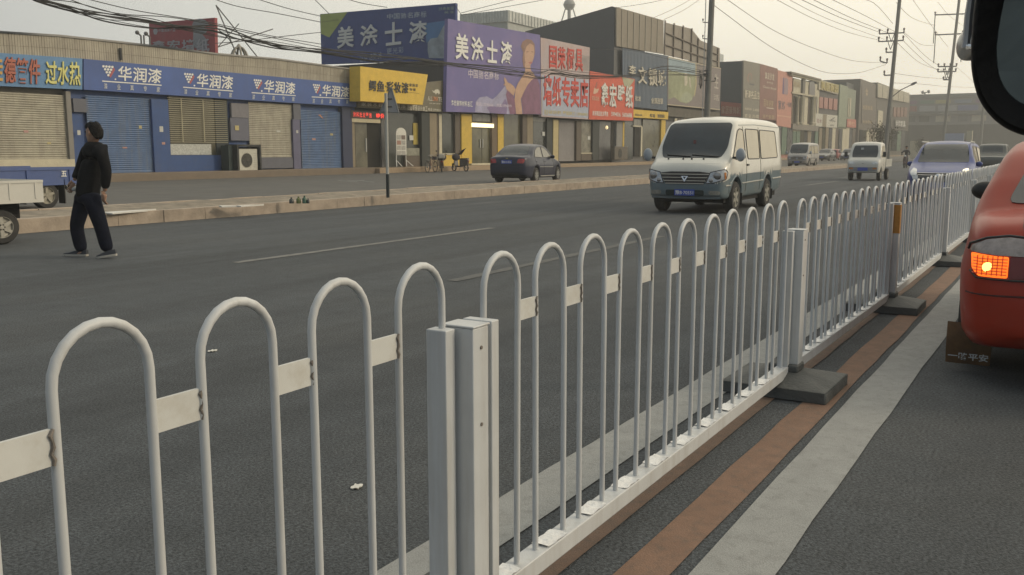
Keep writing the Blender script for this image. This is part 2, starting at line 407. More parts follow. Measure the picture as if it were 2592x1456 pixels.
def make_panel():
    t = thing('guardrail', '', 'railing')
    L = 11*PIT
    m = MB(); m.box(.01, L-.01, -.033, .033, RZ0, RZ1); m.build('bottom_rail', fence_white, t, bevel=.004)
    for k in range(11):
        cx = PIT*(k+.5); hj, lj, yj = random.uniform(-.006,.004), random.uniform(-.006,.006), random.uniform(-.004,.004)
        path = [(cx-LEG, 0, RZ1-.005), (cx-LEG+lj*.5, yj*.5, HT-LEG-.2)]
        for a in range(0, 13):
            th = math.pi*(1-a/12); path.append((cx+lj+LEG*math.cos(th), yj, HT+hj-RR-LEG+LEG*1.0*math.sin(th)))
        path += [(cx+LEG+lj*.5, yj*.5, HT-LEG-.2), (cx+LEG, 0, RZ1-.005)]
        MB().tube(path, RR, 12).build('hoop', fence_white, t, smooth=60)
    for k in range(10):
        a = PIT*(k+.5)+LEG+RR*.6; b = PIT*(k+1.5)-LEG-RR*.6
        m = MB(); m.m(plate_white).box(a, b-.004, -.004, .003, .872, .93)
        zs = [.872+.058*q/6 for q in range(7)]
        m.m(weld).tube([(b-.004+.003*math.sin(q*2.3), -.006, z) for q, z in enumerate(zs)], [.0028+.0012*(q % 2) for q in range(7)], 6)
        m.build('connecting_plate', None, t)
        rows = []
        for j in range(3):
            rows.append([(PIT*(k+.5)+(i/6-.5)*.125, -.031+.062*j/2, RZ1+.004+.004*math.sin(i*2.1+k+j)*(.5+.5*(j == 1))) for i in range(7)])
        MB().grid(rows).build('rail_patch', shiny, t)
    for s in (0, L):
        x0, x1, ya, yb = (s-.012, s+.024, -.071, .02) if s == 0 else (s-.03, s+.012, -.03, .03)
        MB().box(x0, x1, ya, yb, RZ0-.01, .917 if s == 0 else .912).build('end_channel', fence_white, t, bevel=.003)
    return t
def make_post():
    t = thing('guardrail_post', '', 'post')
    m = MB(); m.box(-.036, .035, -.075, .02, .12, .912); m.build('post_box', fence_white, t, bevel=.003)
    m = MB(); m.box(-.038, .0405, -.077, .022, .9125, .918); m.build('post_cap', fence_white, t, bevel=.002)
    for z in (.66, .86): MB().lathe([(0,-.0785),(.005,-.0775),(.005,-.07),(0,-.07)], 8, (.0,0,z), 'y').build('bolt', weld, t)
    m = MB()
    a, b = .27, .29
    lo = [(-a,-b,0),(a,-b,0),(a,b,0),(-a,b,0)]; mid = [(-a,-b,.065),(a,-b,.065),(a,b,.065),(-a,b,.065)]
    up = [(-.085,-.10,.115),(.085,-.10,.115),(.085,.10,.115),(-.085,.10,.115)]
    m.hexa(lo, mid); i = m.pts(mid); j = m.pts(up)
    for k in range(4): m.face([i[k], i[(k+1) % 4], j[(k+1) % 4], j[k]])
    m.face(j); m.box(-.075, .075, -.085, .085, .110, .155)
    m.build('base_block', rubber, t, bevel=.01)
    return t
posts_x = [-1.33, 1.955, 5.28, 8.45, 12.2, 15.6]
while posts_x[-1] < 118: posts_x.append(posts_x[-1]+3.4)
pan = make_panel(); pst = make_post(); L0 = 11*PIT
plab = ['white hooped railing panel nearest the camera, cut off by the left picture edge',
        'white hooped railing panel in front of the minibus, right of the nearest square post',
        'white hooped railing panel ending at the post with the orange reflector',
        'white hooped railing panel just beyond the post with the orange reflector',
        'white hooped railing panel seen just left of the red car taillight']
olab = ['railing post off the left edge, holding the nearest panel',
        'nearest square white railing post with bolt holes, big in the foreground',
        'square white railing post below the minibus, on a large grey base block',
        'railing post carrying a long orange reflector',
        'white railing post on a grey base, first one beyond the orange reflector',
        'white railing post whose dark base shows left of the red car']
FARP = 'distant white hooped railing panel in the run receding behind the red car'
FARO = 'distant white railing post in the run receding behind the red car'
for k in range(len(posts_x)-1):
    a, b = posts_x[k], posts_x[k+1]; ya, yb = interp(RAIL, a), interp(RAIL, b)
    Ld = math.hypot(b-a, yb-ya); gap = .115; rz = math.atan2(yb-ya, b-a)
    o = pan if k == 0 else dup(pan, (0,0,0))
    if k:
        for ch in o.children: ch.location = (0, 0, 0)
    u = Vector(((b-a)/Ld, (yb-ya)/Ld, 0))
    o.location = Vector((a, ya, 0))+u*gap*.5; o.rotation_euler = (0, 0, rz); o.scale = ((Ld-gap)/L0, 1, 1)
    o['label'] = plab[k] if k < 5 else FARP
    o['group'] = 'panels of the white railing along the road centre'
    if k == 0:
        o.location.x += .037
        for ch in o.children:                      # the nearest panel sits tight against its post
            if ch.name.startswith('end_channel') and ch.data.vertices[0].co.x > 1: ch.location.x -= .055
for k, a in enumerate(posts_x):
    o = pst if k == 0 else dup(pst, (0,0,0))
    ya = interp(RAIL, a); yb = interp(RAIL, a+1)
    o.location = (a-(.012 if k == 1 else 0), ya, 0); o.rotation_euler = (0, 0, math.atan2(yb-ya, 1))
    o['label'] = olab[k] if k < 6 else FARO; o['group'] = 'posts of the white railing along the road centre'
    if k == 3:
        MB().box(-.03, .038, -.0785, -.0755, .66, .90).build('reflector', refl, o)
        MB().box(-.0375, -.0345, -.078, .0, .66, .90).build('reflector', refl, o)
    if k == 5:
        MB().box(-.03, .05, -.06, .06, .9185, .925).build('top_plate', shiny, o)
    if k == 8:
        m = MB(); m.lathe([(0,.919),(.03,.919),(.03,.98),(.02,1.0),(.0,1.01)], 10); m.build('reflector', refl, o)
# ================================================================ SHOP FRONTS
YF = 34.0
PF = YP(YF)
def F(x, y, Y=YF): return on_y(x, y, Y)
def paint(n, c, **k):
    k.setdefault('var', .10); k.setdefault('rough', .6); k.setdefault('dirt', tuple(q*.55+.03 for q in c)); k.setdefault('dirt_amt', .35); k.setdefault('dirt_scale', 1.1)
    return M(n, c, **k)
beige_tile = paint('beige_tile', (.34,.31,.245), var=.2, scale=.8, streak=True, dirt=(.19,.165,.13), dirt_amt=.85, dirt_scale=.8)
blue_board = paint('blue_sign_board', (.05,.10,.29), var=.18, scale=.6, dirt_amt=.35, streak=True)
blue_wall = paint('blue_painted_wall', (.022,.065,.20), dirt=(.08,.085,.11))
grey_wall = paint('grey_blue_wall', (.10,.105,.13))
blue_shut = paint('blue_shutter_paint', (.065,.125,.25), rough=.5, var=.2, dirt=(.15,.16,.16), dirt_amt=.7, streak=True)
beige_shut = paint('beige_shutter_paint', (.33,.31,.245), rough=.5, var=.2, dirt=(.20,.18,.14), dirt_amt=.75, streak=True)
grey_shut = paint('grey_shutter_paint', (.23,.22,.22), rough=.5)
concrete = paint('concrete_render', (.26,.24,.20), streak=True)
step_m = paint('brown_step_stone', (.16,.125,.09))
dark_in = M('dark_interior', (.025,.026,.024), .8, .3, 1.5)
glass = M('shop_glass', (.045,.05,.045), .12, .35, .8, spec=.6)
glass_w = M('warm_shop_glass', (.095,.09,.055), .12, .4, .9, spec=.6)
brown_w = paint('dark_brown_pillar', (.09,.07,.05)); yel_w = paint('yellow_pillar', (.55,.38,.05), dirt_amt=.25)
tan_w = paint('tan_pillar', (.22,.18,.115)); cream_w = paint('cream_trim', (.50,.46,.34))
white_m = M('white_lettering', (.72,.72,.68), .6, .05, 5); wgrey = M('grey_lettering', (.50,.52,.52), .6, .05, 5)
black_m = M('black_lettering', (.03,.03,.03), .6, 0); navy = paint('navy_board', (.016,.045,.185), dirt_amt=.2)
steel = M('dark_steel', (.09,.09,.09), .5, .1); galv = M('galvanised_steel', (.36,.37,.36), .45, .1, 5, metal=.5)
roof_m = paint('grey_roof', (.15,.145,.135))
def R(bld, part, mat, x0, x1, yt, yb, Y=YF, t=.12, bevel=0):
    """a panel on the facade plane: x0..x1, and yt..yb read at the panel's middle"""
    xm = (x0+x1)/2; X0 = F(x0, (yt+yb)/2, Y).x; X1 = F(x1, (yt+yb)/2, Y).x; Zt = F(xm, yt, Y).z; Zb = F(xm, yb, Y).z
    m = MB(); m.box(X0, X1, Y, Y+t, Zb, Zt); return m.build(part, mat, bld, world=True, bevel=bevel)
def shutter(bld, mat, x0, x1, yt, yb, Y=YF+.12, pitch=.085):
    xm = (x0+x1)/2; X0 = F(x0, (yt+yb)/2, Y).x; X1 = F(x1, (yt+yb)/2, Y).x; Zt = F(xm, yt, Y).z; Zb = F(xm, yb, Y).z
    n = max(6, int((Zt-Zb)/pitch)); A = []
    for k in range(n):
        z = Zb+(Zt-Zb)*k/n; dz = (Zt-Zb)/n
        A += [(0, z), (-.02, z+dz*.3), (-.026, z+dz*.55), (-.012, z+dz*.85)]
    A.append((0, Zt)); nx = 2
    m = MB(); m.grid([[(X0+(X1-X0)*i/nx, Y+a, z) for i in range(nx+1)] for a, z in A])
    m.box(X0, X1, Y-.03, Y+.0, Zb-.03, Zb+.05)
    return m.build('shutter', mat, bld, world=True, smooth=60)
def bodybox(bld, part, mat, xa, xb, Y0, Y1, z0, z1):
    m = MB(); m.box(xa, xb, Y0, Y1, z0, z1); return m.build(part, mat, bld, world=True)
XA = lambda x, y=330, Y=YF: F(x, y, Y).x
class Sign:
    """a board given by its four corners in the photo, on a vertical plane"""
    def __init__(s, name, label, cat, P, c, thick, mat, group=None, side=None, off=0.0):
        s.P = P; s.off = off; s.c = c; q = [P.at(*p, off) for p in c]
        m = MB(); m.slab([q[3], q[2], q[1], q[0]], P.n, thick)
        L = (q[3]+q[2])/2 - P.n*thick/2; L = Vector((L.x, L.y, min(q[2].z, q[3].z)))
        s.L = L; s.root = m.build(name, mat, None, loc=L); tag(s.root, label, cat, group); s.k = 0
    def _b(s, m, part, mat):
        m.v = [(p[0]-s.L.x, p[1]-s.L.y, p[2]-s.L.z) for p in m.v]; return m.build(part, mat, s.root, smooth=0)
    def poly(s, part, pts, mat, z=.012):
        V = [s.P.at(*p, s.off+z) for p in pts]
        tri = tessellate_polygon([[Vector((p[0], p[1], 0)) for p in pts]]); m = MB(); i = m.pts(V)
        for t in tri: m.face([i[k] for k in t])
        return s._b(m, part, mat)
    def polys(s, part, lst, mat, z=.012):
        m = MB()
        for pts in lst:
            i = m.pts([s.P.at(*p, s.off+z) for p in pts])
            for t in tessellate_polygon([[Vector((p[0], p[1], 0)) for p in pts]]): m.face([i[k] for k in t])
        return s._b(m, part, mat)
    def text(s, t, TL, TR, BR, BL, mat, part='lettering', bold=.02, z=.02, depth=0.0, sp=1.0):
        return s.texts([(t, TL, TR, BR, BL)], mat, part, bold, z, depth, sp)
    def texts(s, lst, mat, part='lettering', bold=.02, z=.02, depth=0.0, sp=1.0):
        m = MB()
        for t, TL, TR, BR, BL in lst:
            put_text(m, t, *[s.P.at(*p, s.off+z) for p in (TL, TR, BR, BL)], s.P.n, bold, sp, depth)
        return s._b(m, part, mat)
    def chars(s, t, l, r, mat, part='lettering', bold=.03, z=.02, depth=0.0, fill=.86):
        """one word set as separate equal cells; l=(x, ytop, ybottom) r=(x, ytop, ybottom)"""
        n = len(t); lst = []
        for k, ch in enumerate(t):
            if ch == ' ': continue
            a = (k+(1-fill)/2)/n; b = (k+1-(1-fill)/2)/n
            f = lambda u, j: (l[0]+(r[0]-l[0])*u, l[j]+(r[j]-l[j])*u)
            lst.append((ch, f(a,1), f(b,1), f(b,2), f(a,2)))
        return s.texts(lst, mat, part, bold, z, depth)

# ---------------------------------------------------------------- A: low shop row with the tiled parapet
X_A1 = XA(908)
A = thing('shop_building', 'low shop row with a stained beige tiled parapet above blue and beige shutters', 'building', (30, YF, 0))
bodybox(A, 'wall', concrete, 2, X_A1, YF+.45, YF+11, -.1, 5.0)
bodybox(A, 'wall', blue_wall, XA(186), X_A1, YF+.25, YF+.44, .3, 4.6)
bodybox(A, 'roof', roof_m, 2.2, X_A1-.2, YF+.8, YF+10.8, 5.002, 5.06)
# parapet: ribbed vertical tiles, two courses, slightly sagging
m = MB(); px = [(-60,74),(0,78.5),(150,88),(290,103),(420,118),(545,134),(696,147),(800,161),(908,176)]
pts3 = [F(x, y, YF) for x, y in px]
for a, b in zip(pts3, pts3[1:]):
    n = max(1, round((b.x-a.x)/.11))
    for k in range(n):
        x0 = a.x+(b.x-a.x)*k/n; x1 = a.x+(b.x-a.x)*(k+1)/n; z = a.z+(b.z-a.z)*(k+.5)/n
        y = YF+random.uniform(0,.006)
        m.box(x0+.006, x1-.006, y, YF+.2, 3.9, z-.52); m.box(x0+.006, x1-.006, y+random.uniform(0,.006), YF+.2, z-.51, z-.07)
m.build('tiled_parapet', beige_tile, A, world=True, smooth=0)
m = MB(); dark_g = paint('tile_grout', (.13,.115,.085))
for a, b in zip(pts3, pts3[1:]):
    m.hexa([(a.x,YF+.03,3.8),(b.x,YF+.03,3.8),(b.x,YF+.22,3.8),(a.x,YF+.22,3.8)], [(a.x,YF+.03,a.z-.08),(b.x,YF+.03,b.z-.08),(b.x,YF+.22,b.z-.08),(a.x,YF+.22,a.z-.08)])
m.build('grout_wall', dark_g, A, world=True)
m = MB()
for a, b in zip(pts3, pts3[1:]):
    m.hexa([(a.x,YF-.05,a.z-.075),(b.x,YF-.05,b.z-.075),(b.x,YF+.35,b.z-.075),(a.x,YF+.35,a.z-.075)], [(a.x,YF-.05,a.z),(b.x,YF-.05,b.z),(b.x,YF+.35,b.z),(a.x,YF+.35,a.z)])
m.build('coping', paint('grey_coping', (.27,.26,.24)), A, world=True)
m = MB(); p = F(302,122,YF); p2 = F(302,152,YF); m.tube([(p.x,YF-.06,p.z),(p.x+.02,YF-.06,p2.z)], .055, 8)
m.build('drain_pipe', paint('black_pipe', (.05,.05,.048)), A, world=True)
shutter(A, beige_shut, -40, 172, 236, 404)
R(A, 'sill', cream_w, -40, 190, 404, 424, YF-.05, .3)
R(A, 'plinth', concrete, -40, 190, 424, 446, YF+.05, .3)
R(A, 'door_jamb', paint('grey_jamb', (.20,.19,.17)), 172, 184, 232, 404, YF-.02, .3)
R(A, 'wall_panel', grey_wall, 186, 222, 250, 284, YF+.1, .15)
shutter(A, blue_shut, 222, 388, 246, 436)
R(A, 'pillar', blue_wall, 388, 430, 252, 436, YF-.02, .3)
R(A, 'window_glass', M('grille_glass', (.085,.08,.055), .25, .5, .8), 430, 578, 248, 393, YF+.15, .08)
R(A, 'window_jamb', M('dark_jamb', (.02,.03,.035), .7, 0), 546, 578, 250, 393, YF+.1, .049)
m = MB(); zt, zb = F(505, 252).z, F(505, 360).z
for k in range(22):
    z = zb+(zt-zb)*k/21; m.box(XA(430), XA(578), YF+.06, YF+.078, z-.012, z+.012)
for xx in (465, 520): m.box(XA(xx)-.02, XA(xx)+.02, YF+.065, YF+.085, zb, zt)
m.build('window_grille', paint('grille_slats', (.36,.33,.22)), A, world=True)
R(A, 'notice_sheet', M('white_notices', (.42,.43,.40), .7, .3, 14), 432, 535, 365, 392, YF+.12, .03)
R(A, 'wall', blue_wall, 428, 630, 393, 434, YF+.02, .2)
R(A, 'wall_panel', paint('violet_grey_panel', (.16,.155,.17)), 586, 630, 262, 298, YF+.06, .1)
R(A, 'wall_panel', paint('slate_panel', (.105,.11,.145)), 584, 630, 299, 356, YF+.05, .12)
shutter(A, beige_shut, 630, 742, 262, 397)
R(A, 'wall', grey_wall, 660, 742, 399, 426, YF+.02, .2)
R(A, 'pillar', paint('violet_pillar', (.10,.10,.17)), 743, 761, 303, 432, YF-.02, .3)
R(A, 'pillar', grey_wall, 743, 761, 262, 302.6, YF-.015, .3)
shutter(A, blue_shut, 762, 865, 281, 425)
p = F(812, 296, YF+.05); m = MB(); m.poly([(p.x-.18,YF+.07,p.z+.1),(p.x,YF+.07,p.z+.12),(p.x+.25,YF+.07,p.z-.12),(p.x+.05,YF+.07,p.z-.02)])
m.build('paper_strip', paint('orange_paper', (.5,.22,.1)), A, world=True)
R(A, 'pillar', paint('dark_navy_pillar', (.02,.03,.075)), 868, 892, 272, 428, YF-.03, .3)
m = MB(); m.box(8, XA(905), YF-1.2, YF+.3, .0, .44); struct(m.build('shop_step', step_m, bevel=.02))
# long blue fascia with the paint slogan four times
def board(name, label, c, thick, mat, Y=YF-.12, **k): return Sign(name, label, 'sign', YP(Y), c, thick, mat, **k)
S = board('sign_board', 'light blue sign with red and yellow characters at the far left of the shop row', [(-30,132),(208.5,148.5),(208.5,227),(-30,216.5)], .12, paint('sky_blue_board', (.10,.22,.40), dirt_amt=.25))
redo = M('red_orange_letter', (.36,.10,.06), .55, .1); yell = M('yellow_letter', (.60,.58,.20), .55, .1); dkr = M('dark_letter_shadow', (.10,.05,.06), .6, 0)
for mt, d, z in ((dkr, 1.6, .014), (redo, 0, .03)):
    S.chars('德管件', (8+d,143+d,209+d), (101+d,151+d,213+d), mt, 'lettering', .045, z, .0 if d else .03, .95)
for mt, d, z in ((M('olive_letter_shadow', (.14,.13,.05), .6, 0), 1.6, .014), (yell, 0, .03)):
    S.chars('过水热', (113+d,154+d,213+d), (203+d,158+d,217+d), mt, 'lettering', .045, z, .0 if d else .03, .95)
S.chars('佳', (-28,140,207), (6,142,208), M('amber_letter', (.5,.3,.06), .5, .1), 'lettering', .045, .03, .03, .95)
S = board('sign_board', 'long blue sign repeating the same white characters four times above the shutters', [(212,149),(909,214),(909,271.5),(212,227)], .12, blue_board)
red_logo = M('red_logo', (.35,.09,.10), .6, 0)
blk = [((255,163),(412,176),(409,212),(258,201)), ((463,183),(592,193.5),(590,227),(463,217)), ((640,198.5),(749,210),(748,239),(637,231)), ((790,211),(886,221),(884,247),(789,242))]
for TL, TR, BR, BL in blk:
    big, small, lines, logo, red = [], [], [], [], []
    f = lambda u, v: ((TL[0]*(1-u)+TR[0]*u)*(1-v)+(BL[0]*(1-u)+BR[0]*u)*v, (TL[1]*(1-u)+TR[1]*u)*(1-v)+(BL[1]*(1-u)+BR[1]*u)*v)
    for k, ch in enumerate('华润漆'):
        a, b = .27+k*.245, .27+k*.245+.225; big.append((ch, f(a,0), f(b,0), f(b,1), f(a,1)))
    lines.append([f(0,1.08), f(1,1.08), f(1,1.15), f(0,1.15)])
    for k, ch in enumerate('漆业真专家'):
        a = .02+k*.225; small.append((ch, f(a,1.25), f(a+.06,1.25), f(a+.06,1.62), f(a,1.62)))
    for r in range(4):                     # inverted triangle of dots
        for q in range(4-r):
            c = f(.015+.048*(q+.5*r)+.024, .12+.19*r); rx = (TR[0]-TL[0])*.021; ry = (BL[1]-TL[1])*.085
            logo.append([(c[0]+rx*math.cos(t*math.pi/4), c[1]+ry*math.sin(t*math.pi/4)) for t in range(8)])
    red.append([f(.205,.12), f(.225,.3), f(.145,.85), f(.12,.75)])
    c = f(.225,.93); logo.append([(c[0]+2.2*math.cos(t*math.pi/4), c[1]+2.2*math.sin(t*math.pi/4)) for t in range(8)])
    S.texts(big, white_m, 'lettering', .032); S.texts(small, wgrey, 'lettering', .02, .021); S.polys('underline', lines, white_m); S.polys('emblem', logo, white_m); S.polys('emblem', red, red_logo, .014)

# ---------------------------------------------------------------- air conditioner in its cage
def ac_unit(px0, px1, pyt, pyb, Y, label, d=.34):
    a = F(px0, (pyt+pyb)/2, Y); b = F(px1, (pyt+pyb)/2, Y); zt = F((px0+px1)/2, pyt, Y).z; zb = F((px0+px1)/2, pyb, Y).z
    t = thing('air_conditioner', label, 'air conditioner', (a.x, Y, zb)); Wd, Ht = b.x-a.x, zt-zb
    MB().box(0, Wd, 0, d, 0, Ht).build('casing', M('ac_white', (.50,.49,.42), .5, .08, 4, dirt=(.25,.23,.18), dirt_amt=.5), t, bevel=.02)
    r = min(Wd, Ht)*.33; cx, cz = Wd*.40, Ht*.47
    m = MB(); m.lathe([(r*1.04,-.012),(r*1.04,.02),(0,.02),(0,-.004),(r*.98,-.004),(r*.98,-.012)], 24, (cx,-.001,cz), 'y'); fan = m.build('fan_opening', M('ac_dark', (.035,.035,.03), .7, .2), t)
    m = MB()
    for k in range(1, 8): m.lathe([(r*k/7.5,-.016),(r*k/7.5+.008,-.016)], 24, (cx,-.002,cz), 'y')
    for k in range(12):
        th = 2*math.pi*k/12; m.tube([(cx,-.018,cz),(cx+r*math.cos(th),-.018,cz+r*math.sin(th))], .005, 4)
    m.build('fan_grille', M('ac_grille', (.12,.115,.10), .6, .1), t)
    m = MB()
    for k in range(9): m.box(Wd*.76, Wd*.95, -.006, .0, Ht*(.1+.085*k), Ht*(.1+.085*k)+.012)
    m.build('louvre', M('ac_louvre', (.30,.29,.24), .6, 0), t); return t
ac_unit(606, 652, 377, 431.5, YF-.75, 'white air conditioner outdoor unit standing in a black cage by the beige shutter')
cage = thing('cage', 'black open steel cage around the white air conditioner on the blue shop step', 'cage', (XA(620,400), YF-.4, .44))
m = MB(); x0, x1 = XA(600,395,YF-.85), XA(661,395,YF-.85); zt = F(630,366,YF-.85).z
for xx in (x0, x1-.09): m.box(xx, xx+.09, YF-.87, YF-.1, .44, zt)
m.box(x0+.095, x1-.095, YF-.86, YF-.11, zt-.10, zt-.002); m.box(x0+.095, x1-.095, YF-.12, YF-.08, .45, zt-.12); m.build('frame', M('black_cage', (.015,.017,.017), .6, .1), cage, world=True)
m = MB(); m.box(XA(575,395,YF-.5), x0-.01, YF-.6, YF-.1, .44, zt-.05); m.build('side_box', M('dark_green_box', (.02,.035,.035), .7, .2), cage, world=True)

random.seed(31); note_m = [M('flyer_white', (.48,.48,.44), .8, .1, 9), M('flyer_pink', (.42,.25,.22), .8, .1, 9), M('flyer_yellow', (.45,.38,.18), .8, .1, 9)]
for k, (x, y, w_, h_) in enumerate([(240,330,9,6),(310,372,12,4),(352,318,7,8),(404,320,9,14),(410,360,8,6),(595,318,10,12),(750,330,5,7),(790,350,9,5),(836,338,7,5),(700,330,10,5),(60,330,12,6),(120,360,9,5),(196,330,8,12)]):
    R(A, 'stuck_flyer', note_m[k % 3], x, x+w_, y, y+h_, YF+(.085 if x in (240,310,352,790,836,700,60,120) else -.03 if x in (404,410,750) else .03), .004)
# ---------------------------------------------------------------- B: two-storey shop block behind the big boards
XB0, XB1 = X_A1+.02, XA(1604)
B = thing('shop_building', 'shop block with yellow pillars and glass doors under the purple billboard', 'building', ((XB0+XB1)/2, YF, 0))
bodybox(B, 'wall', dark_in, XB0, XB1, YF+.5, YF+12, 0, 5.4)
bodybox(B, 'roof', roof_m, XB0+.1, XB1-.1, YF+.6, YF+11.8, 5.405, 5.46)
xq_ = F(1150, 100, YF+.9).x; zq_ = on_x(1000, 156, xq_).z
bodybox(B, 'upper_wall', paint('dark_upper_wall', (.07,.065,.055)), xq_+.35, XB1, YF+1.0, YF+11.9, 5.47, zq_)
# crocodile-yellow shop
R(B, 'window_glass', glass, 892, 1090, 285, 431, YF+.3, .08)
R(B, 'door_jamb', tan_w, 892, 899, 300, 428, YF+.05, .2)
R(B, 'open_doorway', M('open_doorway', (.012,.011,.008), .9, 0), 930, 968, 312, 428, YF+.22, .079)
R(B, 'door_leaf', M('door_leaf', (.12,.115,.085), .3, .4, 1.2), 900, 929.5, 312, 426, YF+.2, .08)
R(B, 'door_handle', galv, 926, 929, 350, 385, YF+.15, .04)
R(B, 'lintel', paint('cream_lintel', (.50,.44,.29)), 891, 963, 301, 310.5, YF-.02, .2)
R(B, 'window_frame', steel, 966, 972, 290, 430, YF+.1, .19)
R(B, 'window_poster', M('yellow_poster', (.36,.28,.05), .6, .2), 1046, 1066, 312, 366, YF+.26, .03)
R(B, 'notice_sheet', M('shop_notice', (.52,.53,.50), .7, 0), 1036.5, 1046.5, 343, 355, YF+.24, .03)
R(B, 'display_case', M('display_case', (.22,.22,.17), .4, .4, 5), 1028, 1062, 375, 394, YF+.1, .19)
R(B, 'stall_wall', brown_w, 1026, 1074, 394, 424, YF+.12, .17)
R(B, 'pillar', M('black_pillar', (.02,.025,.022), .6, .1), 1068, 1088, 286, 424, YF-.02, .3)
R(B, 'pillar', tan_w, 1088.5, 1106, 287, 424, YF+.0, .3); R(B, 'pillar', brown_w, 1106.5, 1111.5, 287, 424, YF+.02, .3)
R(B, 'pillar', cream_w, 1112, 1119, 288, 422, YF-.03, .3)
R(B, 'window_glass', glass, 1119.5, 1152, 288, 388, YF+.2, .1); R(B, 'window_sill', cream_w, 1118, 1152, 388.5, 392, YF-.06, .4)
R(B, 'sill_wall', yel_w, 1118, 1168, 392.5, 420, YF+.0, .3); R(B, 'pillar', brown_w, 1152.5, 1168, 288, 388, YF+.04, .3)
R(B, 'pillar', yel_w, 1168.5, 1194.5, 289, 421, YF-.04, .4)
R(B, 'transom', M('transom_glass', (.16,.155,.13), .2, .4, 1.5), 1196, 1244, 290, 308, YF+.1, .1)
R(B, 'glass_door', glass_w, 1195, 1219, 325, 413, YF+.18, .08); R(B, 'glass_door', glass_w, 1220, 1244.5, 325, 413, YF+.18, .08)
R(B, 'door_handle', galv, 1215, 1217, 352, 374, YF+.12, .04); R(B, 'door_handle', galv, 1221.5, 1223.5, 352, 374, YF+.12, .04)
R(B, 'threshold', cream_w, 1194, 1245, 413.5, 418, YF-.3, .5)
R(B, 'pillar', paint('brown_pier', (.13,.09,.05)), 1245.5, 1260, 289, 420, YF+.0, .3)
R(B, 'pillar', yel_w, 1260.5, 1275, 289, 420, YF-.04, .4)
R(B, 'window_glass', glass_w, 1275.5, 1322, 290, 415, YF+.2, .1)
R(B, 'pillar', brown_w, 1323, 1334, 290, 415, YF+.0, .3); R(B, 'pillar', tan_w, 1334.5, 1349, 290, 415, YF-.02, .3)
R(B, 'window_glass', glass, 1349.5, 1384, 300, 412, YF+.2, .1); R(B, 'notice_sheet', _mats['shop_notice'], 1373, 1379.5, 334, 344, YF+.16, .03)
R(B, 'transom', _mats['transom_glass'], 1349.5, 1383, 296, 308, YF+.14, .05)
R(B, 'pillar', M('black_pillar', (.02,.025,.022)), 1384.5, 1400, 300, 412, YF+.02, .3)
R(B, 'pillar', paint('pale_yellow_pillar', (.46,.38,.19)), 1400.5, 1413.5, 303, 411, YF-.04, .4)
shutter(B, grey_shut, 1414, 1459, 305, 407, YF+.2)
R(B, 'pillar', brown_w, 1459.5, 1471, 305, 407, YF+.0, .3)
R(B, 'window_glass', M('papered_glass', (.19,.18,.14), .4, .5, 2), 1471.5, 1500, 306, 386, YF+.15, .1)
R(B, 'notice_sheet', _mats['shop_notice'], 1488, 1494, 345, 354, YF+.11, .03)
R(B, 'window_sill', cream_w, 1471.5, 1500, 386.5, 389.5, YF+.02, .3); R(B, 'stall_wall', brown_w, 1471.5, 1500, 390, 406, YF+.06, .3)
R(B, 'pillar', M('black_pillar', (.02,.025,.022)), 1500.5, 1516, 307, 405, YF-.02, .3)
R(B, 'window_glass', M('grey_glass', (.12,.12,.12), .25, .3, 1), 1516.5, 1545, 308, 404, YF+.2, .1)
R(B, 'open_doorway', _mats['open_doorway'], 1545.5, 1560, 308, 404, YF+.2, .1)
R(B, 'wall', M('grey_front', (.22,.215,.20), .7, .15), 1560.5, 1576, 308, 404, YF+.0, .3)
R(B, 'pillar', yel_w, 1576.5, 1580, 308, 404, YF-.03, .3); R(B, 'window_glass', glass, 1580.5, 1602, 309, 403, YF+.15, .1)
m = MB(); p = F(1536,323,YF+.1); m.ball((p.x, YF+.1, p.z), .16, .1, .16); lmp = M('warm_bulb', (1.0,.8,.45), .5, 0, emit=.9); m.build('wall_lamp', lmp, B, world=True)
# strip light over the glass door
t = thing('strip_light', 'lit fluorescent strip light above the glass door between yellow pillars', 'light', (XA(1219,317), YF, F(1219,324).z))
m = MB(); m.box(XA(1192,318), XA(1247,318), YF-.10, YF+.05, F(1219,313).z, F(1219,322.5).z); m.build('lamp_tube', M('lit_tube', (1.0,.86,.50), .5, 0, emit=1.6), t, world=True)
m = MB(); m.box(XA(1191,318), XA(1248,318), YF-.08, YF+.06, F(1219,312.5).z, F(1219,311).z); m.build('lamp_housing', cream_w, t, world=True)
# LED ticker
S = board('led_sign', 'red glowing scrolling LED sign above the open shop door', [(889,279),(974,284),(974,302.5),(889,299)], .15, M('led_back', (.02,.012,.012), .5, 0), YF-.06)
ledm = M('led_red', (1.0,.05,.035), .5, .0, emit=1.1)
S.chars('涂料批发零售', (893,283,296), (941,286.5,299), M('led_dim_red', (.75,.06,.04), .5, 0, emit=.7), 'lettering', .03, .012); S.chars('特价', (951,287,299), (973,288,300), ledm, 'lettering', .05, .012)
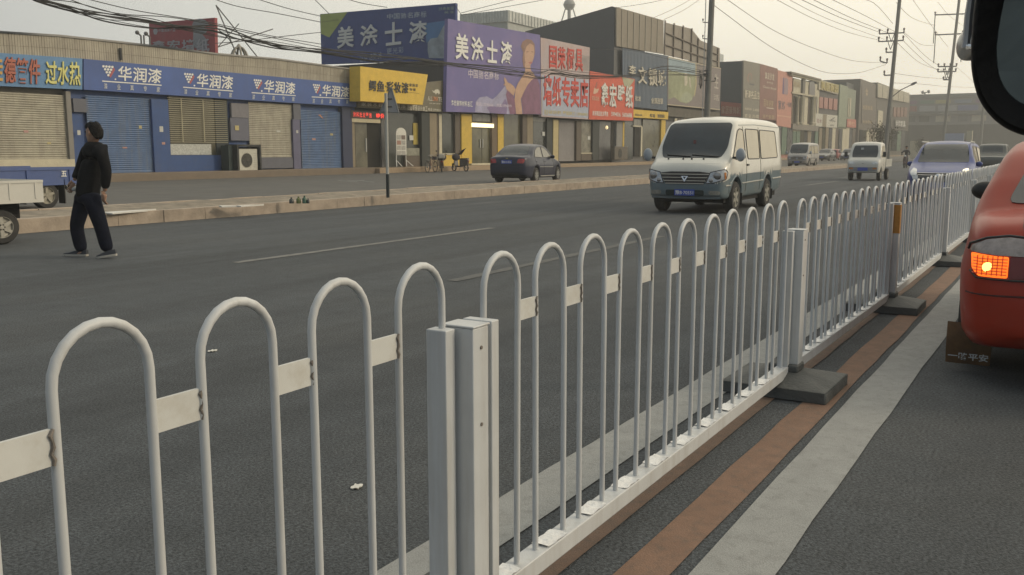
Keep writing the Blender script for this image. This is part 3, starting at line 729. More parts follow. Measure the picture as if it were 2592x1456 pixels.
# yellow slanted board and the brown board behind it
S = board('sign_board', 'dark brown board with a small animal emblem and orange letters, beside the purple billboard', [(905,226),(1133,203),(1133,285),(905,272)], .1, paint('brown_board', (.135,.12,.075)), YF-.2)
S.chars('家装木器漆墙面漆专卖', (913,259,268), (1056,263,276), M('pale_letter', (.55,.53,.44), .6, 0), 'lettering', .02)
S.chars('批发零售设计施工', (1030,268,279), (1082,270,282), _mats['pale_letter'], 'lettering', .01); S.text('电话 5994016', (1083,273), (1116,275), (1116,283), (1083,281), _mats['pale_letter'])
S.texts([('ALL', (1082,243), (1094,244), (1094,256), (1082,255))], _mats['pale_letter'], 'lettering', .01)
S.texts([('UMA', (1094.5,244), (1108,245), (1108,257), (1094.5,256))], M('orange_letter', (.60,.26,.12), .6, 0), 'lettering', .02)
S.texts([('TE', (1108.5,246), (1119,247), (1119,258), (1108.5,257)), ('优质涂料', (1086,260), (1118,262), (1118,265), (1086,263))], _mats['pale_letter'], 'lettering', .01)
S.poly('emblem', [(1093,228),(1098,231),(1102,227),(1108,226),(1112,230),(1113,236),(1110,240),(1109,236),(1105,236),(1103,240),(1101,236),(1096,234)], _mats['pale_letter'])
S = Sign('sign_board', 'slanted yellow shop sign with black characters and a box edge', 'sign', YP(YF-1.0), [(912,168),(1083,189),(1070,265.5),(912,256)], .75, paint('yellow_board', (.62,.42,.05), dirt_amt=.2))
S.chars('鳄鱼', (932,203,230), (973,205,232), black_m, 'lettering', .035, .02, .03, .9)
S.texts([('·', (974,217), (977.5,217), (977.5,221), (974,221))], black_m, 'lettering', .03)
S.chars('彩妆漆', (977,206,234), (1034,210,237), black_m, 'lettering', .03, .02, .03, .9)
S.chars('家装漆', (1035,211,219), (1058,213,221), black_m, 'lettering', .03); S.chars('专家', (1035,223,230), (1053,224,231), black_m, 'lettering', .03)
S.texts([('paint for home', (1036,233), (1061,236), (1061,238.5), (1036,235.5))], black_m)
# white arched sample stand
t = thing('display_stand', 'white arched sample stand with tile swatches on two splayed legs', 'display stand', (XA(1016,400,YF-1), YF-1.0, .2))
Yd = YF-1.0; a, b = F(1003,360,Yd), F(1028.5,360,Yd); zb, zs, zt = F(1016,392,Yd).z, F(1016,338,Yd).z, F(1016,323.5,Yd).z; cx, hw = (a.x+b.x)/2, (b.x-a.x)/2
out_ = [(cx-hw, zb)]+[(cx-hw*math.cos(k*math.pi/12), zs+(zt-zs)*math.sin(k*math.pi/12)) for k in range(13)]+[(cx+hw, zb)]
MB().prism(out_, 'y', Yd, Yd+.06).build('board', M('stand_white', (.58,.57,.51), .5, .04), t).location = -Vector(t.location)
m = MB(); sw = M('swatch_grey', (.33,.32,.29), .6, .25, 6); sb = M('swatch_brown', (.27,.14,.10), .6, .15, 6); sd_ = M('swatch_dark', (.16,.12,.10), .6, .1)
cells = [(k, r) for r in range(4) for k in range(2)]
for n, (k, r) in enumerate(cells):
    m.m({1: sd_, 2: sb}.get(n, sw)); w2 = hw*.78; h2 = (zs-zb)*.2
    x0 = cx-hw*.88+k*hw*.9; z0 = zs-(r+.75)*(zs-zb)*.245
    m.box(x0, x0+w2, Yd-.008, Yd+.001, z0-h2*.5, z0+h2*.5)
m.build('swatch', None, t, world=True)
m = MB()
for sx in (-1, 1): MB().tube([(cx+sx*hw*.95, Yd+.03, zb-.02), (cx+sx*hw*.97, Yd+.03, .82), (cx+sx*(hw*.97+.33), Yd-.25, .46)], .022, 6).tube([(cx+sx*hw*.97, Yd+.03, .82), (cx+sx*(hw*.97-.25), Yd-.2, .46)], .02, 6).build('leg', white_m, t, world=True)
# second-floor clutter between billboard and yellow sign is the bare upper wall (part of B)

# ---------------------------------------------------------------- blue billboard, square to the road
XQ = F(1150, 100, YF+.9).x
PQ = XP(XQ)
S = Sign('billboard', 'big dark blue billboard with white characters and a green corner, standing above the yellow sign', 'billboard', PQ, [(810,36),(1153,8),(1153,152),(814,163)], .25, navy)
lime = paint('lime_corner', (.30,.36,.10), dirt_amt=.15); skyb = M('teal_glow', (.05,.16,.34), .6, .2, .6)
S.poly('corner_patch', [(811,37),(880,30.8),(834,95),(813,86)], lime, .014)
S.texts([('maydos', (816,53), (858,47), (858,54), (816,59))], M('olive_text', (.16,.18,.07), .6, 0), 'lettering', .01)
S.poly('teal_patch', [(1075,60),(1128,52),(1130,80),(1108,95),(1090,98),(1080,110)], skyb, .013)
S.poly('white_figure', [(1083,108),(1090,98),(1108,95),(1118,75),(1128,58),(1133,56),(1133,148),(1086,147),(1083,130)], M('pale_blue_figure', (.27,.32,.36), .6, .35, 1.2), .016)
for ch, x0, x1, y0, y1, dy in (('美',855,897,70,124,-5),('涂',913,957,65,119,-5),('士',976,1019,59,117,-5),('漆',1037,1082,56,112,-4)):
    S.texts([(ch, (x0,y0), (x1,y0+dy), (x1,y1+dy), (x0,y1))], wgrey, 'lettering', .05, .025, .06)
S.chars('中国驰名商标', (979,36,49), (1081,28,44), M('blue_grey_letter', (.30,.36,.44), .6, 0), 'lettering', .02, .018)
S.chars('健康美丽', (1110,19,27), (1150,17,26), M('green_grey_letter', (.22,.30,.28), .6, 0), 'lettering', .01, .018); S.chars('美漆', (1124,29,35), (1150,28,34), _mats['green_grey_letter'], 'lettering', .01, .018)
S.chars('让生活更美', (910,143,158), (967,131,148), _mats['blue_grey_letter'], 'lettering', .0, .018); S.chars('更光彩', (978,124,138), (1023,118,134), _mats['blue_grey_letter'], 'lettering', .0, .018)
for yy in (YF+1.2, YF+4, YF+7):
    m = MB(); m.tube([(XQ+.3, yy, 7.6), (XQ+.3, yy, 9.5)], .05, 6); m.tube([(XQ+1.8, yy, 7.6), (XQ+.32, yy, 9.3)], .04, 6); m.build('support_frame', steel, S.root, smooth=40).location = -Vector(S.L)

# ---------------------------------------------------------------- purple billboard with a woman holding fabric
purple = paint('purple_board', (.135,.12,.30), var=.10, scale=.5, dirt=(.29,.19,.26), dirt_scale=.25, dirt_amt=.45)
S = board('billboard', 'purple billboard picturing a woman in a plum dress, with large white characters', [(1134,47.5),(1367,88.5),(1369.5,290),(1128.6,283)], .25, purple, YF-.5)
skin = M('poster_skin', (.46,.29,.20), .6, .1, 2); hair = M('poster_hair', (.24,.14,.11), .6, .2, 3); dress = M('poster_dress', (.19,.085,.15), .6, .2, 1.5); satin = M('poster_satin', (.30,.29,.42), .6, .25, 1.2); satin2 = M('poster_satin_dark', (.19,.14,.28), .6, .2, 1)
S.poly('satin_cloth', [(1202,284),(1204,258),(1213,247),(1232,244),(1246,252),(1256,244),(1270,228),(1280,215),(1290,212),(1294,240),(1300,290),(1245,287),(1232,272),(1240,287)], satin, .012)
S.poly('satin_fold', [(1232,272),(1243,268),(1258,271),(1270,264),(1278,250),(1284,262),(1282,289),(1252,287.5),(1238,283)], satin2, .016)
S.poly('dress', [(1319,245),(1328,225),(1340,205),(1350,198),(1357,194),(1366,215),(1368,289),(1324,289)], dress, .016)
S.poly('dress', [(1280,240),(1284,226),(1296,235),(1302,252),(1305,289),(1290,289)], dress, .018)
S.poly('hair', [(1318,118),(1322,106),(1332,99),(1345,101),(1353,112),(1354,135),(1350,150),(1345,160),(1325,172),(1322,150),(1324,132)], hair, .014)
S.poly('face', [(1327,134),(1332,118),(1341,110),(1350,115),(1352,130),(1351,146),(1347,158),(1340,168),(1332,166),(1328,152)], skin, .018)
S.poly('eye', [(1331.5,131),(1337,129.5),(1337,132),(1332,133)], hair, .022); S.poly('eye', [(1344,130),(1349,131),(1349,133),(1344.5,132.5)], hair, .022)
S.poly('mouth', [(1337,158),(1341,156.5),(1348,157),(1345,161),(1340,162)], M('poster_lips', (.40,.14,.14), .6, 0), .022)
S.poly('neck', [(1328,160),(1342,166),(1343,178),(1350,186),(1355,196),(1345,203),(1335,215),(1326,232),(1318,250),(1322,289),(1306,289),(1302,252),(1304,228),(1310,212),(1322,193),(1329,182)], skin, .02)
S.poly('hand', [(1304,226),(1300,243),(1290,234),(1281,226),(1279,217),(1273,215),(1278,211),(1275,203),(1276,196),(1279,198),(1284,208),(1292,212),(1300,219)], skin, .024)
for ch, x0, x1, a, b, c, d in (('美',1151,1184,82,150,89,152),('涂',1191,1222,90,154,97,157),('士',1231,1257,99,158,106,161),('漆',1266,1294,103,162,109,165)):
    S.texts([(ch, (x0,a), (x1,c), (x1,d), (x0,b))], white_m, 'lettering', .055, .02, .05)
S.chars('中国驰名商标', (1184,175,197), (1263,183,203), M('lilac_letter', (.55,.50,.58), .6, 0), 'lettering', .02)
S.chars('鑫宏装饰材料总汇', (1141,253,267), (1196,257,271), white_m, 'lettering', .02); S.text('电话:13596666', (1205,258), (1248,261), (1248,271), (1205,268), _mats['lilac_letter']); S.text('传真:5996919', (1256,262), (1294,264), (1294,273), (1256,271), _mats['lilac_letter'])
# pink and pale blue board
S = board('billboard', 'pale pink and blue shop board with two rows of big red characters', [(1368.5,95),(1493,120.5),(1489,302.5),(1370.5,295.5)], .22, paint('pinkish_board', (.42,.33,.32), var=.15, scale=.4, dirt=(.40,.42,.50), dirt_scale=.3, dirt_amt=.7), YF-.48)
paleb = paint('pale_blue_panel', (.36,.39,.48), dirt_amt=.2); redl = M('poster_red', (.50,.05,.035), .6, .1)
S.poly('pale_panel', [(1372,190),(1491,203),(1488.5,299),(1373,292)], paleb, .008); S.poly('mauve_patch', [(1450,135),(1492,143),(1491,180),(1462,176)], M('mauve_patch', (.30,.26,.25), .6, .3, 1), .008)
S.chars('国荣橱具', (1388,115,172), (1476,126,182), M('pink_outline', (.60,.50,.48), .6, 0), 'lettering', .09, .012); S.chars('国荣橱具', (1388,115,172), (1476,126,182), redl, 'lettering', .035, .02, .03)
S.chars('墙纸专卖店', (1374,190,268), (1489,202,274), M('white_outline', (.66,.66,.66), .6, 0), 'lettering', .085, .012, fill=.92); S.chars('墙纸专卖店', (1374,190,268), (1489,202,274), redl, 'lettering', .05, .02, .03, .92)
S.chars('批发', (1377,277,290), (1387,278,291), M('gold_letter', (.50,.42,.16), .6, 0), 'lettering', .02); S.text('墙纸 墙布 窗帘', (1388,279), (1420,281), (1420,290), (1388,288), _mats['gold_letter']); S.text('壁纸施工 13904001', (1424,281), (1487,285), (1487,295), (1424,291), _mats['gold_letter'])
# orange-red board
ored = paint('orange_red_board', (.55,.09,.045), dirt_amt=.2)
S = board('sign_board', 'orange-red board with white characters below the corrugated blue front', [(1494,180),(1607,200.5),(1602.5,306),(1491,302.5)], .2, ored, YF-.44)
S.poly('top_flap', [(1574,183+12),(1606,202),(1592,222),(1580,218)], M('pale_green_flap', (.36,.36,.24), .6, .2), .014)
S.chars('鑫宏壁纸', (1519,208,272), (1601,218,275), M('white_metal_letter', (.62,.62,.58), .4, .05, 6), 'lettering', .05, .02, .06)
S.chars('家装墙纸', (1498,243,254), (1516,245,256), M('peach_letter', (.60,.40,.28), .6, 0), 'lettering', .01); S.poly('emblem', [(1504,222),(1509,226),(1516,224),(1513,234),(1506,238),(1501,237)], _mats['peach_letter']); S.poly('emblem', [(1509,209),(1512,208),(1510,223),(1506,223)], M('rust_stroke', (.33,.10,.07), .6, 0))
S.chars('家装精品批发零售', (1499,280,293), (1539,283,295), white_m, 'lettering', .02); S.text('5994016', (1547,283), (1570,285), (1570,296), (1547,294), white_m); S.text('56006888', (1575,285), (1599,287), (1599,298), (1575,296), white_m)

# ---------------------------------------------------------------- F: tall dark block with the corrugated front
XF0, XF1 = XA(1561, 120), XA(1822, 200)
Fb = thing('shop_building', 'tall block with a bare dark grey gable, bare panelling and a corrugated blue front', 'building', ((XF0+XF1)/2, YF, 0))
PG = XP(XF0)
g0, g1, g2 = PG.at(1561,17.8), PG.at(1549,17.5), PG.at(1329,80)
gab = [(YF+.25, 0), (YF+.25, g0.z), (g1.y, g1.z+.05), (g2.y, g2.z), (g2.y, 0)]
MB().prism(gab, 'x', XF0, XF0+7).build('gable_wall', paint('dark_grey_gable', (.095,.098,.10), var=.06), Fb, world=False).location = -Vector(Fb.location)
bodybox(Fb, 'wall', paint('dark_front', (.06,.06,.055)), XF0+7.01, XF1, YF+.35, YF+14, 0, F(1690,150).z)
R(Fb, 'wall', dark_in, 1604, 1822, 260, 402, YF+.30, .04)
# bare panel sheet
def quad_wall(bld, part, mat, c, Y, t=.1):
    q = [F(x, y, Y) for x, y in c]; m = MB(); m.slab(q[::-1], (0,-1,0), t); return m.build(part, mat, bld, world=True)
quad_wall(Fb, 'bare_panel', paint('bare_panel', (.22,.19,.145), streak=True, dirt_amt=.6), [(1560.5,18),(1680,52),(1680,137),(1560.5,117)], YF+.06, .12)
for k in range(1, 8):
    m = MB(); x = 1560+120*k/8; a = F(x, 18+34*k/8, YF+.02); b = F(x, 117+19*k/8, YF+.02); m.box(a.x-.03, a.x+.03, YF+.01, YF+.055, b.z, a.z); m.build('panel_batten', paint('batten', (.27,.25,.20)), Fb, world=True)
quad_wall(Fb, 'bare_panel', paint('grey_sheeting', (.25,.22,.18), streak=True, dirt_amt=.5), [(1683,57),(1750,73),(1774,103),(1822,122),(1822,171),(1683,139)], YF+.3, .04)
m = MB()
for k, x in enumerate((1684, 1707, 1730, 1752, 1768, 1800, 1818)):
    yt = [52,59,65,72,97,118,122][k]; a = F(x, yt, YF+.2); b = F(x, 140+.235*(x-1684), YF+.2); m.box(a.x-.09, a.x+.09, YF+.16, YF+.26, b.z, a.z)
for v in (.35, .7):
    a = F(1684, 52+88*v, YF+.2); b = F(1818, 122+50*v, YF+.2); m.tube([a, b], .07, 6)
m.build('steel_frame', paint('rusty_frame', (.12,.09,.065)), Fb, world=True)
# corrugated front
c4 = [F(x, y, YF-.1) for x, y in ((1574,121.5),(1692,142),(1687,279.5),(1576,268))]
n = 34; rows = []
for v in (0, 1):
    row = []
    for k in range(n*4+1):
        u = k/(n*4); p = (c4[0]*(1-u)+c4[1]*u)*(1-v)+(c4[3]*(1-u)+c4[2]*u)*v; row.append((p.x, YF-.1+(.05 if (k % 4) in (1, 2) else -.03), p.z))
    rows.append(row)
corr = paint('blue_grey_corrugated', (.15,.185,.23), rough=.45, dirt=(.24,.22,.2), dirt_amt=.4)
t = thing('corrugated_sign', 'blue-grey corrugated front carrying four raised pale characters', 'sign', ((c4[2].x+c4[3].x)/2, YF-.1, c4[3].z))
MB().grid(rows).build('corrugated_sheet', corr, t, world=True, smooth=0)
bone = M('bone_letter', (.50,.46,.37), .55, .15, 3); m = MB()
for ch, x0, x1, y0, y1 in (('李',1591,1608,164,192),('文',1614,1636,168,212),('锁',1640,1663,172,217),('城',1664,1684,177,217)):
    q = [F(x, y, YF-.2) for x, y in ((x0,y0),(x1,y0+3),(x1,y1+2),(x0,y1))]; m = MB(); put_text(m, ch, *q, (0,-1,0), .03, 1, .08); m.build('lettering', bone, t, world=True, smooth=0)
for s_, x0, x1, y0, y1 in (('批发',1607,1622,242,255),('全国连锁',1648,1678,247,262)):
    q = [F(x, y, YF-.17) for x, y in ((x0,y0),(x1,y0+2),(x1,y1+2),(x0,y1))]; m = MB(); put_text(m, s_, *q, (0,-1,0), .02, 1, .02); m.build('lettering', bone, t, world=True, smooth=0)
S = board('sign_board', 'narrow yellow fascia with black lettering under the corrugated front', [(1603.5,277),(1692,284),(1691,302.5),(1603.5,297.5)], .15, _mats['yellow_board'] , YF-.22)
S.text('doban.com', (1607,287), (1625,288), (1625,294), (1607,293), black_m); S.text('防盗', (1645,288), (1658,289), (1658,298), (1645,297), black_m, bold=.04); S.text('智能锁具', (1664,289), (1682,290), (1682,299), (1664,298), black_m, bold=.04)
R(Fb, 'open_doorway', _mats['open_doorway'], 1606, 1622, 322, 396, YF+.1, .15); R(Fb, 'door_frame', cream_w, 1603.5, 1626, 318, 321.5, YF+.0, .2); R(Fb, 'door_frame', cream_w, 1622.5, 1626, 322, 396, YF+.0, .2)
R(Fb, 'window_glass', glass_w, 1626.5, 1673, 304, 396, YF+.12, .1); R(Fb, 'transom', _mats['transom_glass'], 1604, 1622, 302, 317.5, YF+.1, .1)
R(Fb, 'pillar', yel_w, 1673.5, 1684, 304, 396, YF-.03, .3); R(Fb, 'window_glass', _mats['grey_glass'], 1684.5, 1705, 308, 395, YF+.1, .12)
R(Fb, 'canopy', M('dark_fascia', (.085,.075,.055), .7, .3, 1.2), 1690, 1822, 278, 300, YF+.0, .25)
for k, x in enumerate((1708, 1716, 1724, 1731)): R(Fb, 'window_glass', [cream_w, brown_w, _mats['grey_glass'], tan_w][k], x, x+6.5, 300, 320, YF+.14, .1)
# landscape billboard
S = board('billboard', 'large faded landscape billboard with trees and sky behind the thick concrete pole', [(1690.5,143.5),(1825,172.5),(1822,279),(1689.5,266)], .2, paint('mauve_board', (.20,.17,.16)), YF-.16)
S.poly('sky_area', [(1692,146),(1760,161),(1761,190),(1692,178)], M('poster_sky', (.25,.33,.37), .6, .2, .5), .01)
S.poly('field_area', [(1692,178.2),(1761,190.2),(1758,235),(1750,255),(1738,262),(1722,258),(1706,246),(1692,252)], M('poster_field', (.27,.29,.17), .6, .3, .6), .01)
S.poly('cloud_area', [(1722,250),(1728,238),(1738,232),(1750,240),(1752,252),(1742,260),(1730,259)], M('poster_pale_green', (.32,.35,.24), .6, .2), .014)
S.poly('figure', [(1733,186),(1739,186),(1740,210),(1737,218),(1732,216)], M('poster_cream', (.50,.46,.36), .6, .2), .016); S.poly('figure', [(1744,196),(1747,198),(1749,222),(1745,220)], _mats['poster_cream'], .016)
S.poly('yellow_border', [(1760,161),(1762.5,161.5),(1763,215),(1759,240),(1756,246),(1757,236),(1760,214)], M('poster_gold', (.42,.36,.18), .6, 0), .018)
S.polys('frame', [[(1690.5,143.5),(1825,172.5),(1825,175),(1690.5,146)], [(1689.5,263.5),(1822,276.5),(1822,279),(1689.5,266)]], M('poster_frame', (.42,.36,.25), .6, 0), .02)
S.chars('卫士', (1766,186,214), (1781,190,218), M('dark_mark', (.07,.07,.07), .6, 0), 'lettering', .03)
S.texts([('生', (1808,186), (1819,189), (1818,226), (1808,223)), ('活', (1806,238), (1820,241), (1820,256), (1806,253))], M('pale_mark', (.45,.41,.36), .6, 0), 'lettering', .03)
# ---------------------------------------------------------------- H..N: receding row of tall shop boards
def blockbuilding(label, x0, x1, ytop, mat, name='shop_building', depth=11, inset=.3, ground=True):
    a, b = XA(x0, 330), XA(x1, 330); z = F(x0, ytop, YF).z
    t = thing(name, label, 'building', ((a+b)/2, YF, 0)); bodybox(t, 'wall', mat, a+.02, b-.02, YF+inset, YF+depth, 0, z); return t, a, b, z
def lower_shops(bld, x0, x1, yt, yb, n, seed):
    random.seed(seed); xs = [x0+(x1-x0)*k/n for k in range(n+1)]
    mats = [glass, tan_w, dark_in, glass_w, cream_w, brown_w, _mats['grey_glass'], paint('green_front', (.10,.16,.11))]
    for k in range(n):
        mt = random.choice(mats); yy = YF+.1 if mt in (glass, glass_w, dark_in) else YF+.02
        R(bld, 'shop_window' if yy > YF+.05 else 'pillar', mt, xs[k], xs[k+1]-.25*(x1-x0)/n*random.random(), yt+random.uniform(0,3), yb, yy, .15)
t, a, b, z = blockbuilding('grey-brown block with a bare dark side wall and a white swirl emblem', 1882.5, 1924, 152, paint('slate_side', (.072,.085,.092), var=.08))
Hb = t
q = XP(a+.02)
side = [q.at(1824,155), q.at(1882,153)]
bodybox(t, 'side_wall', _mats['slate_side'], a+.03, a+6, YF+.31, side[0].y, 0, z-.02)
lower_shops(t, 1826, 1924, 300, 392, 7, 5)
S = Sign('sign_board', 'salmon red sign with pale characters low on the dark side wall', 'sign', XP(a-.3), [(1824.5,257),(1876,262),(1876,296),(1824.5,293)], .15, paint('salmon_board', (.45,.15,.11)))
S.chars('家居装饰城', (1826,268,288), (1874,271,290), M('peach_letter', (.6,.4,.28), .6, 0), 'lettering', .02, .02, .03)
S = board('sign_board', 'tall grey-brown shop board with a white swirl emblem', [(1882.5,153),(1924,161.5),(1922,303),(1880,301)], .2, paint('taupe_board', (.20,.185,.15)), YF-.02)
m_ = M('swirl_white', (.52,.48,.44), .6, 0)
S.polys('emblem', [[(1899+8*math.cos(k*.45+2.2)*(1-.05*k), 197+14*math.sin(k*.45+2.2)*(1-.03*k)) for k in range(12)]+[(1899+6*math.cos(k*.45+2.2)*(1-.05*k), 197+11.5*math.sin(k*.45+2.2)*(1-.03*k)) for k in range(11,-1,-1)]], M('swirl_red', (.34,.17,.13), .6, 0))
S.poly('emblem', [(1897,211),(1909,213),(1909,217),(1897,215)], M('emblem_dark', (.09,.09,.1), .6, 0))
S.chars('新潮名品店', (1884,227,249), (1922,233,253), M('ivory_letter', (.58,.53,.42), .6, 0), 'lettering', .04, .02, .05); S.text('全国连锁', (1885,272), (1902,274), (1902,280), (1885,278), _mats['ivory_letter']); S.text('5-8折', (1905,274), (1921,276), (1921,283), (1905,281), _mats['ivory_letter']); S.chars('欢迎光临', (1884,288,298), (1921,291,300), _mats['ivory_letter'], 'lettering', .02)
t, a, b, z = blockbuilding('brick red block between the grey-brown and the salmon pink boards', 1924.2, 1968.2, 162, paint('brick_red_wall', (.17,.085,.07)))
lower_shops(t, 1925, 2006, 318, 391, 6, 8)
S = board('sign_board', 'tall brick red shop board with three groups of pale characters', [(1924.3,161.5),(1968.6,174),(1965,305),(1922.3,303)], .2, paint('brick_board', (.23,.115,.095), scale=.6, var=.2), YF-.04)
S.chars('真皮沙发', (1936,182,200), (1960,187,205), _mats['ivory_letter'], 'lettering', .03); S.chars('专卖店', (1940,206,211), (1957,209,214), _mats['ivory_letter'], 'lettering', .01); S.text('Classic Royal', (1931,216), (1964,223), (1964,230), (1931,224), _mats['ivory_letter'])
S.chars('百年好家', (1932,251,270), (1958,255,273), M('dull_gold', (.40,.31,.17), .6, 0), 'lettering', .02); S.poly('rule', [(1940,272),(1958,274),(1958,276.5),(1940,274)], _mats['ivory_letter']); S.chars('床垫家居', (1930,289,300), (1960,293,302), _mats['dull_gold'], 'lettering', .02)
t, a, b, z = blockbuilding('salmon pink fronted shop with a bottle shaped picture', 1968.4, 2006, 178, paint('pink_wall', (.40,.18,.14)))
S = board('sign_board', 'salmon pink shop board picturing a purple bottle', [(1968.8,177.5),(2006,187),(2002,324),(1965.5,318)], .2, paint('salmon_pink_board', (.50,.235,.18)), YF-.06)
S.poly('picture', [(1982,197),(1985,196),(1985,239),(1980,238)], M('bottle_purple', (.13,.09,.19), .6, 0)); S.poly('picture', [(1986,199),(1990,197),(1995,202),(1994,240),(1985.5,239)], M('bottle_mauve', (.30,.21,.24), .6, .2))
S.chars('家纺', (1969,253,277), (1988,256,279), M('dark_grape', (.09,.075,.10), .6, 0), 'lettering', .05); S.text('一线品牌', (1990,258), (2003,260), (2003,272), (1990,270), M('dark_grape', (.09,.075,.10))); S.poly('rule', [(1967,291),(2003,296),(2003,298),(1967,293)], _mats['peach_letter'])
t, a, b, z = blockbuilding('cream classical front with cornice, columns and a tall arched window', 2006.4, 2072, 196, cream_w, depth=13, inset=.15)
J = t; stone = paint('cream_stone', (.44,.40,.29)); dkwin = M('classic_window', (.075,.06,.05), .3, .2)
quad_wall(J, 'cornice', paint('dark_cornice', (.17,.15,.11)), [(2003,181),(2079,200),(2079,204),(2003,186)], YF-.6, .9)
quad_wall(J, 'cornice', stone, [(2004,186.5),(2078,204.5),(2078,208),(2004,191)], YF-.4, .6)
quad_wall(J, 'string_course', stone, [(2005,232),(2072,244),(2072,248),(2005,236.5)], YF-.2, .35)
for x0, x1 in ((2008,2013),(2020,2025),(2029,2033)): R(J, 'window', dkwin, x0, x1, 242, 312, YF+.08, .1)
R(J, 'pillar', paint('dark_pilaster', (.13,.12,.10)), 2031, 2037, 192, 316, YF-.15, .3)
for x0, x1 in ((2046,2050.5),(2062,2068)): R(J, 'window', dkwin, x0, x1, 246, 314, YF+.08, .1)
aw = [(2048,240)]+[(2055.5-7.5*math.cos(k*math.pi/10), 222-18*math.sin(k*math.pi/10)) for k in range(11)]+[(2063,243)]
V = [F(x, y, YF+.05) for x, y in aw]; m = MB(); m.hexa([(p.x, YF+.12, p.z) for p in V], [(p.x, YF+.03, p.z) for p in V]); m.build('arched_window', dkwin, J, world=True)
for x in (2016, 2027, 2055, 2059): 
    p = F(x, 290, YF-.1); p2 = F(x, 244, YF-.1); p3 = F(x, 316, YF-.1); m = MB(); m.lathe([(.42,p3.z),(.42,p3.z+.3),(.33,p3.z+.4),(.28,p2.z-.4),(.4,p2.z-.2),(.4,p2.z)], 12, (p.x,YF-.15,0)); m.build('column', stone, J, world=True)
R(J, 'plinth', paint('grey_plinth', (.20,.18,.15)), 2006.5, 2072, 316, 330, YF-.25, .4); lower_shops(J, 2007, 2072, 330, 388, 7, 11)
q = board('shop_lettering', 'faint gold characters on the cream classical front', [(2008,203),(2026,207),(2026,222),(2008,219)], .05, stone, YF+.09); q.chars('欧典', (2009,205,219), (2025,209,222), _mats['dull_gold'], 'lettering', .02)
t, a, b, z = blockbuilding('shop with a cream gold-lettered crown, dark bands and four red windows', 2072.5, 2123, 204, paint('dark_band', (.075,.07,.065)))
R(t, 'crown', paint('cream_crown', (.47,.43,.33)), 2073, 2122.5, 208, 233, YF-.1, .4)
m = MB(); quads = [F(x, y, YF-.14) for x, y in ((2077,205),(2122,214),(2121,236),(2077,228))]; put_text(m, '美居家园', *quads, (0,-1,0), .03, 1.0, .1); m.build('lettering', M('gold_letter', (.5,.42,.16)), t, world=True, smooth=0)
for k in range(4): R(t, 'red_window', M('red_window', (.36,.16,.13), .5, .15), 2074+k*12, 2083.5+k*12, 246+k*1.5, 274+k*1.5, YF+.1, .21)
lower_shops(t, 2073, 2123, 322, 387, 6, 14)
S = board('sign_board', 'white shop sign split by a beige bar below the red windows', [(2065,287),(2120,293),(2119,324),(2064,320)], .15, paint('white_board', (.52,.51,.44)), YF-.05)
S.poly('bar', [(2083,289.5),(2093,290.5),(2091,322),(2081,321)], tan_w); S.chars('红木', (2067,300,310), (2080,302,312), M('dark_red_letter', (.22,.07,.07), .6, 0), 'lettering', .03); S.text('desihe', (2099,302), (2114,304), (2114,309), (2099,307), black_m); S.poly('emblem', [(2103,303),(2112,297),(2113,298.5),(2104,305)], black_m); S.text('厨柜', (2101,315), (2111,316), (2111,320), (2101,319), black_m)
t, a, b, z = blockbuilding('grey-green fronted shop with a narrow pale window strip', 2123.5, 2166, 215, paint('grey_green_wall', (.20,.23,.17)))
R(t, 'window', cream_w, 2147, 2149, 248, 296, YF+.2, .12); R(t, 'window', cream_w, 2151, 2154, 248, 296, YF+.2, .12); R(t, 'front', paint('grey_green_front', (.235,.27,.195)), 2124, 2144, 216, 323, YF+.05, .3)
q = board('sign_board', 'small salmon sign on the grey-green shop front', [(2145,301),(2167,303),(2167,324),(2144,322)], .12, _mats['salmon_board']); q.chars('特价', (2147,306,318), (2164,308,320), _mats['peach_letter'])
lower_shops(t, 2124, 2166, 324, 386, 5, 17)
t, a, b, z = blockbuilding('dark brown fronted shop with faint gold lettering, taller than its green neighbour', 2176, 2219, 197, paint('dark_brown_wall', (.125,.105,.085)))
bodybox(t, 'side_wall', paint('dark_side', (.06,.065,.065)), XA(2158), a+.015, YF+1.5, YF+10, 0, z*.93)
q = board('shop_lettering', 'faint gold emblem and characters on the dark brown front', [(2182,215),(2212,221),(2210,316),(2181,312)], .06, _mats['dark_brown_wall'], YF+.2); q.chars('金', (2190,222,245), (2198,224,247), _mats['dull_gold'], 'lettering', .02); q.chars('鸿居家具', (2183,266,277), (2209,269,280), _mats['dull_gold'], 'lettering', .02); q.chars('批发零售', (2183,304,312), (2208,306,314), _mats['dull_gold'], 'lettering', .01)
lower_shops(t, 2176, 2219, 327, 384, 5, 19)
t, a, b, z = blockbuilding('last shop of the row with a cream parapet over a dark front', 2219.5, 2302, 206, paint('sooty_front', (.095,.085,.07)))
quad_wall(t, 'parapet', paint('cream_parapet', (.40,.37,.28)), [(2222,211),(2301.5,236),(2301.5,261),(2222,246)], YF-.1, .3)
m = MB()
for k in range(1, 6):
    m = MB(); x = 2222+80*k/6; p = F(x, 211+25*k/6, YF-.14); p2 = F(x, 246+15*k/6, YF-.14); m.box(p.x-.12, p.x+.12, YF-.16, YF-.105, p2.z, p.z); m.build('batten', paint('batten', (.27,.25,.2)), t, world=True)
for k, x in enumerate((2262, 2271, 2280, 2289)): R(t, 'window', paint('rust_window', (.22,.12,.09)), x, x+7, 272, 296, YF+.12, .2)
R(t, 'wall_panel', cream_w, 2222, 2234, 280, 336, YF+.1, .22)
q = board('sign_board', 'small white sign of four characters on the last sooty shop front', [(2266,303),(2293,306),(2293,323),(2266,320)], .1, _mats['sooty_front']); q.chars('金牌家具', (2267,304,320), (2292,307,323), white_m, 'lettering', .03)
lower_shops(t, 2222, 2301, 330, 382, 8, 23)
